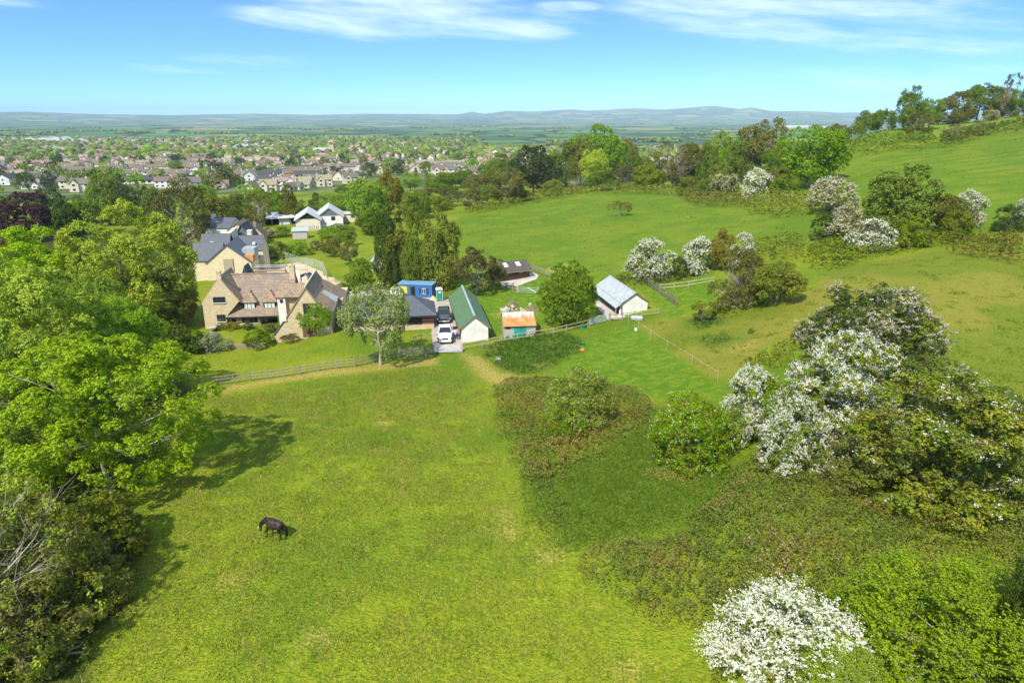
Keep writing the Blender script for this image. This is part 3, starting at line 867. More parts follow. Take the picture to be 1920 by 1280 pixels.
# kinds of plant: how the shape is grown.  near = seen large, mid, far
KIND = {
    'ash_near': dict(shape='round', h0=0.04, lobes=210, lr=0.062, sprigs=6800, per=12, leaf=0.0125, sr=0.016, gap=0.24, leafmat='ash', trunk=0.014, limbs=26, up=0.9, flat=0.75, inner=0.45, bark=BARKP, bare=0),
    'broad_near': dict(shape='dome', h0=0.12, lobes=130, lr=0.085, sprigs=4200, per=13, leaf=0.016, sr=0.024, gap=0.12, leafmat='bright', trunk=0.024, limbs=8, up=0.6, inner=0.35),
    'lime_near': dict(shape='dome', h0=0.10, lobes=130, lr=0.085, sprigs=4200, per=13, leaf=0.016, sr=0.024, gap=0.12, leafmat='lime', trunk=0.024, limbs=8, up=0.6, inner=0.35),
    'weep_near': dict(shape='round', h0=0.10, lobes=90, lr=0.1, sprigs=2800, per=12, leaf=0.022, sr=0.022, gap=0.2, leafmat='mid', trunk=0.02, limbs=6, up=0.0, droop=0.12),
    'bare_near': dict(shape='dome', h0=0.03, lobes=80, lr=0.08, sprigs=1500, per=8, leaf=0.018, sr=0.022, gap=0.3, leafmat='olive', trunk=0.012, limbs=24, bare=24, bark=BARKP, leafmat2='lime', mix2=0.45),
    'scrub_near': dict(shape='dome', h0=0.0, lobes=80, lr=0.12, sprigs=3000, per=8, leaf=0.026, sr=0.03, gap=0.16, leafmat='haw', trunk=0.015, limbs=14, leafmat2='olive', mix2=0.42, bare=5, bark=BARKP),
    'haw_near': dict(shape='dome', h0=0.04, lobes=90, lr=0.11, sprigs=3800, per=10, leaf=0.019, sr=0.024, gap=0.1, leafmat='haw', blossom=0.72, bdens=0.8, bleaf=0.009, bper=17, trunk=0.02, limbs=10, bark=BARKD, inner=0.35, bshoot=0.055),
    'hawfull_near': dict(shape='dome', h0=0.02, lobes=60, lr=0.13, sprigs=2300, per=6, leaf=0.018, sr=0.018, gap=0.22, leafmat='haw', blossom=1.0, bdens=0.8, bleaf=0.0108, bper=22, trunk=0.02, limbs=16, bfull=True, bark=BARKD, bshoot=0.125),
    'hawside_near': dict(shape='dome', h0=0.02, lobes=80, lr=0.12, sprigs=3200, per=8, leaf=0.022, sr=0.026, gap=0.10, leafmat='haw', leafmat2='bright', mix2=0.5, blossom=0.6, bdens=0.8, bshoot=0.07, bleaf=0.015, bper=13, trunk=0.02, limbs=8, inner=0.3, bark=BARKD),
    'hawgreen_near': dict(shape='dome', h0=0.03, lobes=110, lr=0.1, sprigs=4600, per=10, leaf=0.017, sr=0.022, gap=0.12, leafmat='haw', blossom=0.4, bdens=0.22, bleaf=0.009, bper=8, trunk=0.018, limbs=8, leafmat2='bramble', mix2=0.45, bare=3, bark=BARKP, inner=0.35),
    'bush_near': dict(shape='dome', h0=0.02, lobes=80, lr=0.15, sprigs=3600, per=9, leaf=0.02, sr=0.030, gap=0.02, leafmat='haw', blossom=0.95, bdens=0.1, bleaf=0.014, bper=4, bmat='cream', trunk=0.015, limbs=5, leafmat2='bright', mix2=0.5, zsq=1.0),
    'spiky_near': dict(shape='dome', h0=0.0, lobes=120, lr=0.1, sprigs=4200, per=16, leaf=0.0135, sr=0.012, gap=0.14, leafmat='gorse', trunk=0.012, limbs=16, up=1.6, flat=1.3, leafmat2='lime', mix2=0.36, shoot=0.12, inner=0.3, bare=2, bark=BARKP),
    'round': dict(shape='round', h0=0.14, lobes=30, lr=0.19, sprigs=1900, per=8, leaf=0.032, sr=0.035, gap=0.12, leafmat='bright', trunk=0.024, limbs=8),
    'dome': dict(shape='dome', h0=0.06, lobes=30, lr=0.19, sprigs=1900, per=8, leaf=0.032, sr=0.036, gap=0.12, leafmat='mid', trunk=0.022, limbs=8),
    'egg': dict(shape='egg', h0=0.08, lobes=32, lr=0.19, sprigs=1900, per=8, leaf=0.032, sr=0.034, gap=0.12, leafmat='mid', trunk=0.022, limbs=8),
    'open': dict(shape='round', h0=0.12, lobes=30, lr=0.14, sprigs=1500, per=8, leaf=0.03, sr=0.034, gap=0.28, leafmat='olive', trunk=0.022, limbs=20, bare=8, bark=BARKP),
    'bare': dict(shape='round', h0=0.10, lobes=24, lr=0.14, sprigs=700, per=7, leaf=0.03, sr=0.034, gap=0.42, leafmat='brown', trunk=0.022, limbs=16, bare=18, bark=BARKP),
    'cone': dict(shape='cone', h0=0.05, lobes=46, lr=0.19, sprigs=1900, per=8, leaf=0.032, sr=0.034, gap=0.12, flat=0.5, leafmat='dark', trunk=0.02, limbs=6, up=0.1, bark=BARKD),
    'column': dict(shape='column', h0=0.03, lobes=40, lr=0.19, sprigs=1900, per=8, leaf=0.032, sr=0.036, gap=0.12, leafmat='dark', trunk=0.03, limbs=6, up=0.9, bark=BARKD),
    'willow': dict(shape='round', h0=0.16, lobes=34, lr=0.14, sprigs=2000, per=9, leaf=0.026, sr=0.028, gap=0.38, leafmat='willow', trunk=0.028, limbs=16, droop=0.05, bark=BARKP),
    'haw': dict(shape='dome', h0=0.03, lobes=34, lr=0.17, sprigs=1600, per=7, leaf=0.034, sr=0.036, gap=0.1, leafmat='haw', blossom=0.85, bdens=0.9, bleaf=0.022, bper=8, trunk=0.02, limbs=8, bark=BARKD),
    'hawpink': dict(shape='dome', h0=0.03, lobes=34, lr=0.17, sprigs=1600, per=7, leaf=0.034, sr=0.036, gap=0.1, leafmat='haw', blossom=0.80, bdens=0.85, bleaf=0.020, bper=8, bmat='pink', trunk=0.02, limbs=8, bark=BARKD),
    'hawcream': dict(shape='dome', h0=0.03, lobes=34, lr=0.17, sprigs=1600, per=7, leaf=0.034, sr=0.036, gap=0.1, leafmat='haw', blossom=0.72, bdens=0.8, bleaf=0.020, bper=7, bmat='cream', trunk=0.02, limbs=8, bark=BARKD),
    'shrub': dict(shape='dome', h0=0.0, lobes=22, lr=0.22, sprigs=800, per=8, leaf=0.042, sr=0.05, gap=0.12, leafmat='mid', trunk=0.02, limbs=5),
    'tangle': dict(shape='dome', h0=0.0, lobes=34, lr=0.16, sprigs=1100, per=7, leaf=0.03, sr=0.034, gap=0.24, leafmat='brown', trunk=0.016, limbs=20, bare=34, leafmat2='olive', mix2=0.45, bark=BARKP),
    'far': dict(shape='round', h0=0.06, lobes=14, lr=0.24, sprigs=170, per=6, leaf=0.085, sr=0.075, gap=0.1, leafmat='mid', trunk=0.03, limbs=3),
    'farcone': dict(shape='cone', h0=0.04, lobes=16, lr=0.2, sprigs=170, per=6, leaf=0.08, sr=0.07, flat=0.6, leafmat='dark', trunk=0.03, limbs=2),
}
_LIBRARY = {}


def plant_mesh(kind, leafmat, var):
    key = (kind, leafmat, var)
    if key not in _LIBRARY:
        a = dict(KIND[kind])
        if leafmat:
            a['leafmat'] = leafmat
        _LIBRARY[key] = make_plant(abs(hash_str(kind + str(leafmat))) % 9000 + var * 37 + 1, **a)
    return _LIBRARY[key]


def hash_str(s):
    h = 7
    for ch in s:
        h = (h * 131 + ord(ch)) % 1000003
    return h


_RNG = random.Random(11)


def plant_at(name, label, cat, pos, w, h, kind, leafmat=None, var=0, group=None, rz=None, depth=None, trunk=True):
    ms = plant_mesh(kind, leafmat, var)
    e = thing(name, label, cat, pos, _RNG.random() * 6.28 if rz is None else rz, group)
    e.scale = (w, depth or w, h)
    if trunk:
        link('trunk', ms['trunk'], e)
    link('crown', ms['crown'], e)
    if 'blossom' in ms:
        link('blossom', ms['blossom'], e)
    return e


def plant_px(name, label, cat, u, vb, vt, wpx, kind, leafmat=None, var=0, group=None, rz=None):
    """stand a plant on the ground where the photograph shows its foot, as tall and wide as it looks there"""
    p = G(u, vb)
    h = CAM_H + p.y * slope(vt) - p.z
    w = wpx / FPX * (p.y * CP + (CAM_H - p.z) * SP_)
    if u > 1500 and p.y > 330:          # hilltop plants stand on the crest
        D = 282.0
    elif KIND[kind].get('h0', 0) < 0.11:  # what shows is the near skirt of a ground-hugging crown: its middle stands further back
        D = p.y + 0.36 * w
    else:
        D = p.y
    if D != p.y:
        k = xper(u, vb)
        p = Vector((k * D, D, gz(k * D, D)))
        w = wpx / FPX * (p.y * CP + (CAM_H - p.z) * SP_)
        h = CAM_H + D * slope(vt) - p.z
    h = max(h, 0.25)
    p.z -= 0.05 * min(h, 3)
    return plant_at(name, label, cat, p, w, h, kind, leafmat, var, group, rz)

# ------------------------------------------------------------------ planting
# name, label, category, column, row of foot, row of top, width, kind, leaf, variant
TREES = [
 # the belt of trees at the west edge of the pasture
 ('ash_tree', 'large open-crowned fresh green tree casting its shadow across the pasture', 'tree', 225, 985, 640, 365, 'ash_near', None, 0),
 ('half_bare_tree', 'sparsely leaved tree with long pale bare branches at the pasture corner', 'tree', 25, 1330, 890, 380, 'bare_near', None, 0),
 ('weeping_tree', 'dark drooping tree tucked behind the large fresh green tree', 'tree', 20, 890, 655, 190, 'weep_near', None, 0),
 ('leafy_tree', 'broad bright green tree behind the drooping one, halfway up the belt', 'tree', 95, 800, 505, 300, 'broad_near', 'ash', 0),
 ('leafy_tree', 'rounded mid green tree filling the gap beside the garden hedge', 'tree', 245, 745, 560, 185, 'broad_near', 'bright', 0),
 ('leafy_tree', 'wide yellow-green tree topping the belt above the farmhouse garden', 'tree', 262, 640, 380, 235, 'lime_near', None, 0),
 ('leafy_tree', 'bright green tree with a billowing crown below the copper-leaved tree', 'tree', 85, 640, 425, 250, 'lime_near', 'ash', 0),
 ('leafy_tree', 'fresh green tree crowding the picture edge below the billowing crown', 'tree', -10, 700, 470, 200, 'lime_near', 'bright', 0),
 ('leafy_tree', 'shaded green tree standing between the belt and the slate-roofed house', 'tree', 300, 610, 498, 125, 'broad_near', 'bright', 0),
 ('leafy_tree', 'darker green tree wedged between two brighter crowns of the belt', 'tree', 180, 700, 520, 150, 'weep_near', 'bright', 0),
 ('garden_tree', 'small yellowish garden tree just west of the farmhouse gable', 'tree', 340, 612, 545, 66, 'open', 'gold', 0),
 ('hedge_shrub', 'dark evergreen shrub at the lawn edge, biggest of the garden hedge', 'shrub', 330, 672, 610, 85, 'shrub', 'dark', 0),
 ('hedge_shrub', 'dark shrub between the evergreen hedge and the silvery bush', 'shrub', 368, 664, 618, 62, 'shrub', 'mid', 0),
 ('hedge_shrub', 'low dark shrub where the garden hedge meets the tree belt', 'shrub', 285, 690, 625, 80, 'shrub', 'mid', 1),
 ('silvery_bush', 'pale silvery green bush on the lawn before the farmhouse', 'shrub', 405, 663, 622, 58, 'shrub', 'silver', 0),
 ('garden_bush', 'rounded dark green bush beside the stone garden wall', 'shrub', 484, 657, 616, 58, 'shrub', 'mid', 0),
 ('clipped_shrub', 'clipped ball shrub under the farmhouse kitchen windows', 'shrub', 466, 619, 601, 20, 'shrub', 'dark', 1),
 ('flower_shrub', 'loose yellowish shrub at the foot of the farmhouse wall', 'shrub', 437, 620, 603, 30, 'shrub', 'gold', 0),
 ('flower_shrub', 'low grey-green shrub beside the farmhouse porch', 'shrub', 508, 625, 605, 28, 'shrub', 'olive', 0),
 ('flower_shrub', 'small dark shrub in the bed below the left farmhouse gable', 'shrub', 415, 620, 608, 30, 'shrub', 'mid', 1),
 ('porch_climber', 'bright climber growing up the pale farmhouse stair turret', 'climber', 528, 617, 584, 14, 'shrub', 'bright', 0),
 ('scrub_bank', 'tangled scrub at the foot of the large fresh green tree', 'scrub', 205, 1075, 925, 150, 'scrub_near', None, 0),
 ('scrub_bank', 'dark scrub spilling onto the pasture below the large fresh green tree', 'scrub', 165, 1180, 1005, 190, 'scrub_near', None, 1),
 ('scrub_bank', 'brown-green scrub behind the pale bare branches', 'scrub', 40, 1120, 930, 200, 'scrub_near', None, 0),
 ('scrub_bank', 'shaded scrub below the pale bare branches at the picture edge', 'scrub', 60, 1290, 1080, 250, 'scrub_near', None, 1),
 ('leafy_tree', 'green undergrowth tree peeping out beside the drooping tree', 'tree', 100, 930, 760, 170, 'weep_near', None, 0),
 # beyond the belt
 ('copper_beech', 'large round tree with dark purple leaves', 'tree', 60, 452, 362, 98, 'round', 'copper', 0),
 ('maroon_shrub', 'reddish purple shrub beneath the copper-leaved tree', 'shrub', 20, 460, 424, 62, 'shrub', 'maroon', 0),
 ('tall_evergreen', 'tall rounded evergreen standing above the yellow-green crown', 'tree', 208, 425, 325, 66, 'column', 'mid', 0),
 ('tall_evergreen', 'darker evergreen leaning against the tall rounded one', 'tree', 243, 425, 345, 50, 'column', 'dark', 0),
 ('dark_conifer', 'dark conifer beside the copper-leaved tree', 'tree', 132, 455, 368, 58, 'cone', 'dark', 0),
 ('dark_conifer', 'small dark conifer right behind the yellow-green crown', 'tree', 282, 430, 350, 38, 'cone', 'dark', 1),
 ('bare_tree', 'tall brownish tree just coming into leaf beside the olive conifer', 'tree', 350, 470, 340, 88, 'open', None, 0),
 ('olive_conifer', 'broad olive-brown conifer behind the slate-roofed house', 'tree', 408, 455, 362, 82, 'cone', 'olive', 0),
 ('leafy_tree', 'mid green tree behind the chimney of the slate-roofed house', 'tree', 445, 425, 362, 50, 'round', 'mid', 0),
 ('bare_tree', 'pale twiggy birch behind the long open shed', 'tree', 488, 425, 360, 52, 'open', None, 1),
 ('leafy_tree', 'bright green tree at the end of the long open shed', 'tree', 470, 415, 368, 40, 'round', 'bright', 1),
 ('dark_conifer', 'pointed brown-green conifer above the long open shed', 'tree', 545, 418, 345, 42, 'cone', 'olive', 1),
 ('leafy_tree', 'dark green tree beside the pointed conifer', 'tree', 575, 420, 375, 45, 'round', 'mid', 1),
 ('leafy_tree', 'green tree behind the twin white gabled barns', 'tree', 622, 412, 362, 48, 'round', 'bright', 0),
 ('small_conifer', 'small dark bush alone on the grass below the pale bungalows', 'tree', 593, 380, 360, 14, 'egg', 'brown', 0),
 ('leafy_tree', 'big round bright green tree beside the golden conifer', 'tree', 692, 425, 335, 92, 'round', 'bright', 0),
 ('golden_conifer', 'golden green conifer between two round green trees', 'tree', 733, 405, 316, 52, 'egg', 'gold', 0),
 ('leafy_tree', 'low round green tree at the corner of the sloping field', 'tree', 780, 412, 360, 62, 'round', 'mid', 0),
 ('leafy_tree', 'round green bush below the big round bright green tree', 'tree', 700, 440, 395, 62, 'round', 'mid', 1),
 # garden behind the yard
 ('tall_poplar', 'dark narrow evergreen at the left of the tall yard trees', 'tree', 728, 545, 396, 46, 'column', 'dark', 1),
 ('grey_poplar', 'tall loose grey-green tree in the yard clump, highest in the middle', 'tree', 765, 545, 392, 92, 'dome', 'olive', 1),
 ('grey_poplar', 'tall loose grey-green tree at the field side of the yard clump', 'tree', 826, 548, 396, 86, 'dome', 'haw', 1),
 ('dark_cypress', 'dark green cypress in front of the tall yard trees', 'tree', 778, 552, 442, 52, 'column', 'mid', 1),
 ('dark_cypress', 'low dark cypress over the blue cabin', 'tree', 748, 548, 460, 42, 'column', 'dark', 2),
 ('purple_shrub', 'dark purple shrub behind the green portable toilet', 'shrub', 816, 548, 512, 26, 'shrub', 'copper', 0),
 ('scrubby_tree', 'brownish scrubby tree beside the brown timber stable', 'tree', 893, 553, 462, 92, 'open', 'brown', 0),
 ('scrubby_tree', 'small leafy thorn tree below the brownish scrubby tree', 'tree', 925, 545, 485, 50, 'open', 'olive', 0),
 ('garden_tree', 'green garden tree hiding the little hut with the blue roof', 'tree', 680, 548, 482, 62, 'egg', 'bright', 0),
 ('garden_shrub', 'round clipped shrub on the garden lawn beyond the farmhouse', 'shrub', 640, 550, 530, 38, 'shrub', 'mid', 0),
 ('garden_shrub', 'dark shrub pair end beside the round clipped shrub', 'shrub', 618, 552, 534, 24, 'shrub', 'mid', 1),
 ('garden_hedge_shrub', 'bushy green garden shrub beside the building site', 'shrub', 520, 487, 452, 55, 'shrub', 'mid', 0),
 ('garden_hedge_shrub', 'rounded green shrub in the row beyond the building site', 'shrub', 560, 482, 448, 50, 'shrub', 'bright', 0),
 ('orchard_tree', 'small grey-green orchard tree with a visible trunk', 'tree', 622, 482, 446, 34, 'round', 'olive', 0),
 ('orchard_tree', 'small leafy orchard tree higher up the garden', 'tree', 652, 462, 430, 34, 'round', 'mid', 0),
 ('orchard_tree', 'twiggy olive orchard tree at the garden hedge', 'tree', 655, 496, 455, 36, 'open', 'olive', 0),
 ('orchard_tree', 'pale twiggy orchard tree nearest to the building site', 'tree', 595, 470, 448, 28, 'open', 'brown', 1),
 ('garden_shrub', 'dark green hedge shrub below the twin white barns', 'shrub', 640, 436, 418, 50, 'shrub', 'mid', 1),
 ('garden_shrub', 'bright green shrub in front of the twin white barns', 'shrub', 620, 448, 424, 44, 'shrub', 'bright', 1),
 ('garden_shrub', 'creamy flowering bush beside the small stone cottage', 'shrub', 505, 448, 424, 30, 'hawcream', None, 0),
 ('garden_shrub', 'dark shrub behind the creamy flowering bush', 'shrub', 530, 446, 424, 40, 'shrub', 'mid', 0),
 ('roadside_bush', 'small round bush beside the farmhouse lane', 'shrub', 628, 583, 563, 20, 'shrub', 'mid', 0),
 # hedge and trees along the far side of the sloping field
 ('hedgerow_tree', 'pale twiggy willow scrub at the low end of the field hedge', 'tree', 950, 382, 315, 62, 'open', 'olive', 0),
 ('yew_tree', 'broad very dark evergreen behind the field hedge', 'tree', 1000, 362, 273, 100, 'dome', 'yew', 0),
 ('hedgerow_tree', 'green tree left of the very dark evergreen', 'tree', 930, 355, 288, 62, 'round', 'mid', 1),
 ('hedgerow_tree', 'low mixed green tree at the hedge corner', 'tree', 895, 372, 325, 52, 'round', 'olive', 0),
 ('hedgerow_tree', 'brown scrubby bush where the hedge turns down to the yard', 'shrub', 880, 392, 350, 40, 'open', 'brown', 1),
 ('hedgerow_tree', 'tallest broad green tree of the clump above the field', 'tree', 1120, 348, 234, 112, 'egg', 'bright', 0),
 ('hedgerow_tree', 'narrow green tree between the dark evergreen and the tallest tree', 'tree', 1062, 352, 268, 48, 'egg', 'mid', 0),
 ('golden_conifer', 'golden green conifer in front of the tallest hedgerow tree', 'tree', 1172, 342, 262, 46, 'egg', 'gold', 1),
 ('hedgerow_tree', 'yellow-green tree at the foot of the tallest tree', 'tree', 1115, 352, 280, 62, 'round', 'lime', 0),
 ('hedgerow_tree', 'brown leafless scrub below the tallest tree', 'shrub', 1080, 358, 328, 36, 'bare', None, 0),
 ('hedgerow_tree', 'grey twiggy thorn bush below the golden conifer', 'shrub', 1165, 352, 306, 52, 'open', 'brown', 1),
 ('hedgerow_tree', 'bright green small tree beside the golden conifer', 'tree', 1205, 345, 292, 42, 'round', 'bright', 1),
 ('hedgerow_tree', 'brownish open tree with pale leaning trunks', 'tree', 1265, 352, 262, 85, 'bare', None, 1),
 ('hedgerow_tree', 'olive scrub tree beside the pale leaning trunks', 'tree', 1235, 352, 285, 60, 'open', 'olive', 1),
 ('hedgerow_tree', 'fresh green tree with a small tuft on top', 'tree', 1345, 338, 246, 58, 'egg', 'bright', 1),
 ('hedgerow_tree', 'brown twiggy scrub between the tufted tree and the pale trunks', 'tree', 1305, 345, 272, 56, 'open', 'brown', 0),
 ('hedgerow_tree', 'grey-leaved airy tree beside the big bright sycamore', 'tree', 1422, 338, 222, 92, 'open', 'olive', 0),
 ('hedgerow_tree', 'low green tree under the grey-leaved airy tree', 'tree', 1390, 345, 262, 55, 'round', 'mid', 0),
 ('sycamore_tree', 'big bright green sycamore at the corner of the upper field', 'tree', 1512, 352, 236, 122, 'round', 'bright', 1),
 ('hedgerow_tree', 'small yellowish bush on the skyline behind the bright sycamore', 'shrub', 1565, 285, 232, 50, 'round', 'olive', 1),
 ('hawthorn_bush', 'greyish white hawthorn below the bright sycamore', 'hawthorn', 1415, 378, 317, 56, 'haw', None, 0),
 ('hawthorn_bush', 'half-flowered hawthorn on the mound left of the bright sycamore', 'hawthorn', 1357, 366, 318, 48, 'hawcream', None, 0),
 ('scrub_bush', 'dark scrub under the bright sycamore', 'shrub', 1470, 372, 325, 58, 'shrub', 'mid', 1),
 ('scrub_bush', 'low scrub at the top edge of the sloping field', 'shrub', 1295, 368, 330, 60, 'shrub', 'olive', 0),
 ('scrub_bush', 'low dark scrub beside the half-flowered hawthorn', 'shrub', 1325, 368, 335, 46, 'shrub', 'mid', 1),
 ('field_tree', 'small wind-bent tree standing alone in the sloping field', 'tree', 1161, 406, 376, 42, 'umbrella_tree', None, 0),
 # thorn line between the two upper fields
 ('hawthorn_bush', 'pinkish white hawthorn at the left end of the upper thorn line', 'hawthorn', 1557, 402, 332, 82, 'hawpink', None, 0),
 ('hawthorn_bush', 'fading pinkish hawthorn left of the dark sycamore', 'hawthorn', 1590, 452, 384, 84, 'hawpink', None, 1),
 ('hawthorn_bush', 'bright white hawthorn in front of the dark sycamore', 'hawthorn', 1630, 474, 412, 82, 'haw', None, 1),
 ('thorn_bush', 'dark green bush at the field corner left of the white hawthorn', 'shrub', 1545, 452, 398, 62, 'shrub', 'dark', 0),
 ('sycamore_tree', 'dark green sycamore in the middle of the upper thorn line', 'tree', 1682, 452, 308, 142, 'egg', 'mid', 1),
 ('thorn_bush', 'mixed green bush right of the dark sycamore', 'shrub', 1760, 440, 362, 86, 'round', 'olive', 1),
 ('hawthorn_bush', 'white hawthorn at the right end of the dark sycamore bushes', 'hawthorn', 1808, 428, 358, 60, 'haw', None, 0),
 ('thorn_bush', 'dark bush at the edge of the upper field gap', 'shrub', 1888, 438, 382, 58, 'shrub', 'dark', 1),
 ('hawthorn_bush', 'white-topped hawthorn cut by the right picture edge', 'hawthorn', 1915, 430, 372, 44, 'haw', None, 1),
 ('thorn_bush', 'brown twiggy bush under the pinkish hawthorns', 'shrub', 1605, 470, 420, 52, 'tangle', None, 0),
 # hilltop
 ('hilltop_tree', 'tall airy tree rising above the hilltop wood', 'tree', 1702, 246, 161, 54, 'egg', 'mid', 1),
 ('hilltop_tree', 'dark rounded tree at the low end of the hilltop wood', 'tree', 1618, 248, 207, 48, 'dome', 'mid', 1),
 ('hilltop_tree', 'thin dark tree next to the low end of the hilltop wood', 'tree', 1652, 247, 204, 44, 'dome', 'mid', 0),
 ('hilltop_tree', 'light green tree behind the tall airy hilltop tree', 'tree', 1740, 243, 184, 52, 'round', 'bright', 0),
 ('hilltop_tree', 'leaning dark green tree in the middle of the hilltop wood', 'tree', 1785, 234, 172, 68, 'dome', 'olive', 0),
 ('hilltop_tree', 'broad dark green tree at the crest of the hilltop wood', 'tree', 1832, 226, 157, 84, 'dome', 'mid', 0),
 ('hilltop_tree', 'yellowish broad tree near the end of the hilltop wood', 'tree', 1872, 222, 164, 66, 'dome', 'olive', 1),
 ('hilltop_tree', 'bare twiggy tree sticking up from the hilltop wood', 'tree', 1885, 222, 136, 36, 'bare', None, 0),
 ('hilltop_tree', 'dark tree cut by the picture edge on the hilltop', 'tree', 1918, 216, 164, 46, 'round', 'mid', 0),
 ('hilltop_bush', 'pale open bush standing in the hilltop hedge', 'shrub', 1722, 262, 208, 58, 'open', 'olive', 1),
 ('hawthorn_bush', 'small cream hawthorn at the edge of the hilltop wood', 'hawthorn', 1797, 232, 205, 34, 'hawcream', None, 1),
 ('hawthorn_bush', 'small round cream hawthorn further up the hilltop', 'hawthorn', 1858, 223, 202, 30, 'hawcream', None, 0),
 ('hilltop_bush', 'brownish bush in the hilltop hedge above the upper field', 'shrub', 1790, 262, 233, 50, 'tangle', None, 0),
 ('hilltop_bush', 'brown twiggy bush near the end of the hilltop hedge', 'shrub', 1835, 255, 226, 50, 'tangle', None, 0),
 # around the white stable
 ('dense_tree', 'dense rounded green tree between the rusty shed and the white stable', 'tree', 1063, 618, 490, 108, 'dense_tree', None, 0),
 ('hawthorn_bush', 'large cream-white hawthorn behind the white stable', 'hawthorn', 1220, 530, 450, 90, 'haw', None, 1),
 ('hawthorn_bush', 'white hawthorn second in the row behind the white stable', 'hawthorn', 1308, 517, 446, 58, 'haw', None, 0),
 ('olive_bush', 'tall olive bush between two white hawthorns', 'shrub', 1350, 512, 428, 56, 'egg', 'gold', 0),
 ('hawthorn_bush', 'small white hawthorn behind the brown thicket', 'hawthorn', 1388, 508, 438, 50, 'haw', None, 1),
 ('thorn_bush', 'dark green bush filling the row between two white hawthorns', 'shrub', 1275, 525, 480, 42, 'shrub', 'dark', 0),
 ('thicket_bush', 'brown tangled thicket of dead stems in the paddock', 'thicket', 1385, 588, 462, 105, 'tangle', None, 1),
 ('thicket_bush', 'green thorn bush forming the right half of the thicket', 'thicket', 1455, 572, 490, 92, 'round', 'haw', 0),
 ('thicket_bush', 'leafy olive top growing out of the brown thicket', 'thicket', 1405, 575, 475, 52, 'open', 'olive', 1),
 ('paddock_bush', 'small leafy bush on a grassy mound in the paddock', 'shrub', 1318, 604, 562, 46, 'open', 'haw', 0),
 ('paddock_bush', 'tiny sapling bush alone on the paddock grass', 'shrub', 1408, 626, 614, 12, 'shrub', 'mid', 0),
 # big thorn clump
 ('ivy_thorn', 'ivy-dark thorn with orange lichen at the top of the big thorn clump', 'hawthorn', 1615, 742, 535, 232, 'ivy_near', None, 0),
 ('hawthorn_tree', 'largest white-flowering hawthorn in the big thorn clump', 'hawthorn', 1572, 870, 634, 235, 'haw_near', None, 0),
 ('hawthorn_tree', 'white-edged hawthorn at the lower end of the big thorn clump', 'hawthorn', 1405, 845, 688, 118, 'hawside_near', None, 0),
 ('hawthorn_tree', 'low white-sprayed hawthorn in front of the big thorn clump', 'hawthorn', 1475, 900, 748, 118, 'hawside_near', None, 1),
 ('hawthorn_tree', 'wide mostly green hawthorn with scattered flowers and bare stems', 'hawthorn', 1735, 990, 705, 325, 'hawgreen_near', None, 0),
 ('hawthorn_tree', 'twiggy brown-green hawthorn in the middle of the big thorn clump', 'hawthorn', 1640, 955, 775, 190, 'hawgreen_near', 'olive', 2),
 ('thorn_tree', 'leafy green thorn between the white-edged hawthorn and the largest one', 'tree', 1490, 852, 690, 140, 'hawgreen_near', 'bright', 3),
 ('thorn_tree', 'green thorn linking the lichen-covered top with the wide green hawthorn', 'tree', 1715, 840, 665, 200, 'hawgreen_near', 'mid', 2),
 ('thorn_tree', 'dark green thorn at the uphill end of the big thorn clump', 'tree', 1830, 960, 735, 190, 'hawgreen_near', 'mid', 1),
 ('edge_tree', 'dark tree at the picture edge shading the paddock', 'tree', 1945, 850, 715, 90, 'broad_near', 'mid', 0),
 ('paddock_bush', 'dark tuft of weeds on the paddock right of the big thorn clump', 'shrub', 1870, 747, 722, 48, 'shrub', 'mid', 1),
 # bushes in the brambles
 ('elder_bush', 'round light green bush dotted with cream flowers', 'shrub', 1288, 888, 738, 160, 'bush_near', None, 0),
 ('elder_bush', 'dotted cream flowering bush in the upper brambles, with twiggy side', 'shrub', 1085, 818, 688, 128, 'bush_near', None, 1),
 ('elder_bush', 'small spreading bush below the twiggy dotted one', 'shrub', 1045, 832, 762, 80, 'bush_near', 'haw', 2),
 ('blackthorn_bush', 'dazzling white blossoming bush at the bottom edge of the picture', 'hawthorn', 1462, 1350, 1135, 275, 'hawfull_near', None, 0),
 ('spiky_bush', 'large yellow-green bush with upright shoots in the bottom corner', 'shrub', 1745, 1350, 1060, 375, 'spiky_near', None, 0),
 ('spiky_bush', 'smaller yellow-green bush in front of the dazzling white one', 'shrub', 1555, 1370, 1205, 170, 'spiky_near', None, 1),
 ('ivy_bush', 'dark blue-green bush at the bottom corner edge', 'shrub', 1925, 1330, 1010, 150, 'weep_near', 'dark', 0),
 # more of the thick tree line above the sloping field
 ('hedgerow_tree', 'mid green tree right behind the very dark evergreen', 'tree', 1035, 352, 285, 60, 'round', 'mid', 0),
 ('hedgerow_tree', 'olive tree joining the narrow green tree and the tallest one', 'tree', 1088, 350, 262, 62, 'round', 'olive', 1),
 ('hedgerow_tree', 'bright green tree at the shoulder of the tallest hedgerow tree', 'tree', 1150, 348, 258, 66, 'egg', 'bright', 1),
 ('hedgerow_tree', 'dull green tree behind the brown leafless scrub', 'tree', 1190, 348, 276, 52, 'round', 'mid', 1),
 ('hedgerow_tree', 'leafy olive tree behind the pale leaning trunks', 'tree', 1285, 348, 268, 62, 'dome', 'olive', 1),
 ('hedgerow_tree', 'green tree filling the line beside the tufted tree', 'tree', 1320, 346, 266, 52, 'dome', 'mid', 1),
 ('hedgerow_tree', 'green bushy tree between the tufted tree and the airy tree', 'tree', 1375, 346, 258, 58, 'dome', 'bright', 0),
 ('hedgerow_tree', 'dark bushy tree at the foot of the airy grey-leaved tree', 'tree', 1450, 350, 276, 66, 'dome', 'mid', 0),
 ('hedgerow_tree', 'low round tree in the line left of the pale leaning trunks', 'tree', 1215, 356, 305, 58, 'dome', 'haw', 0),
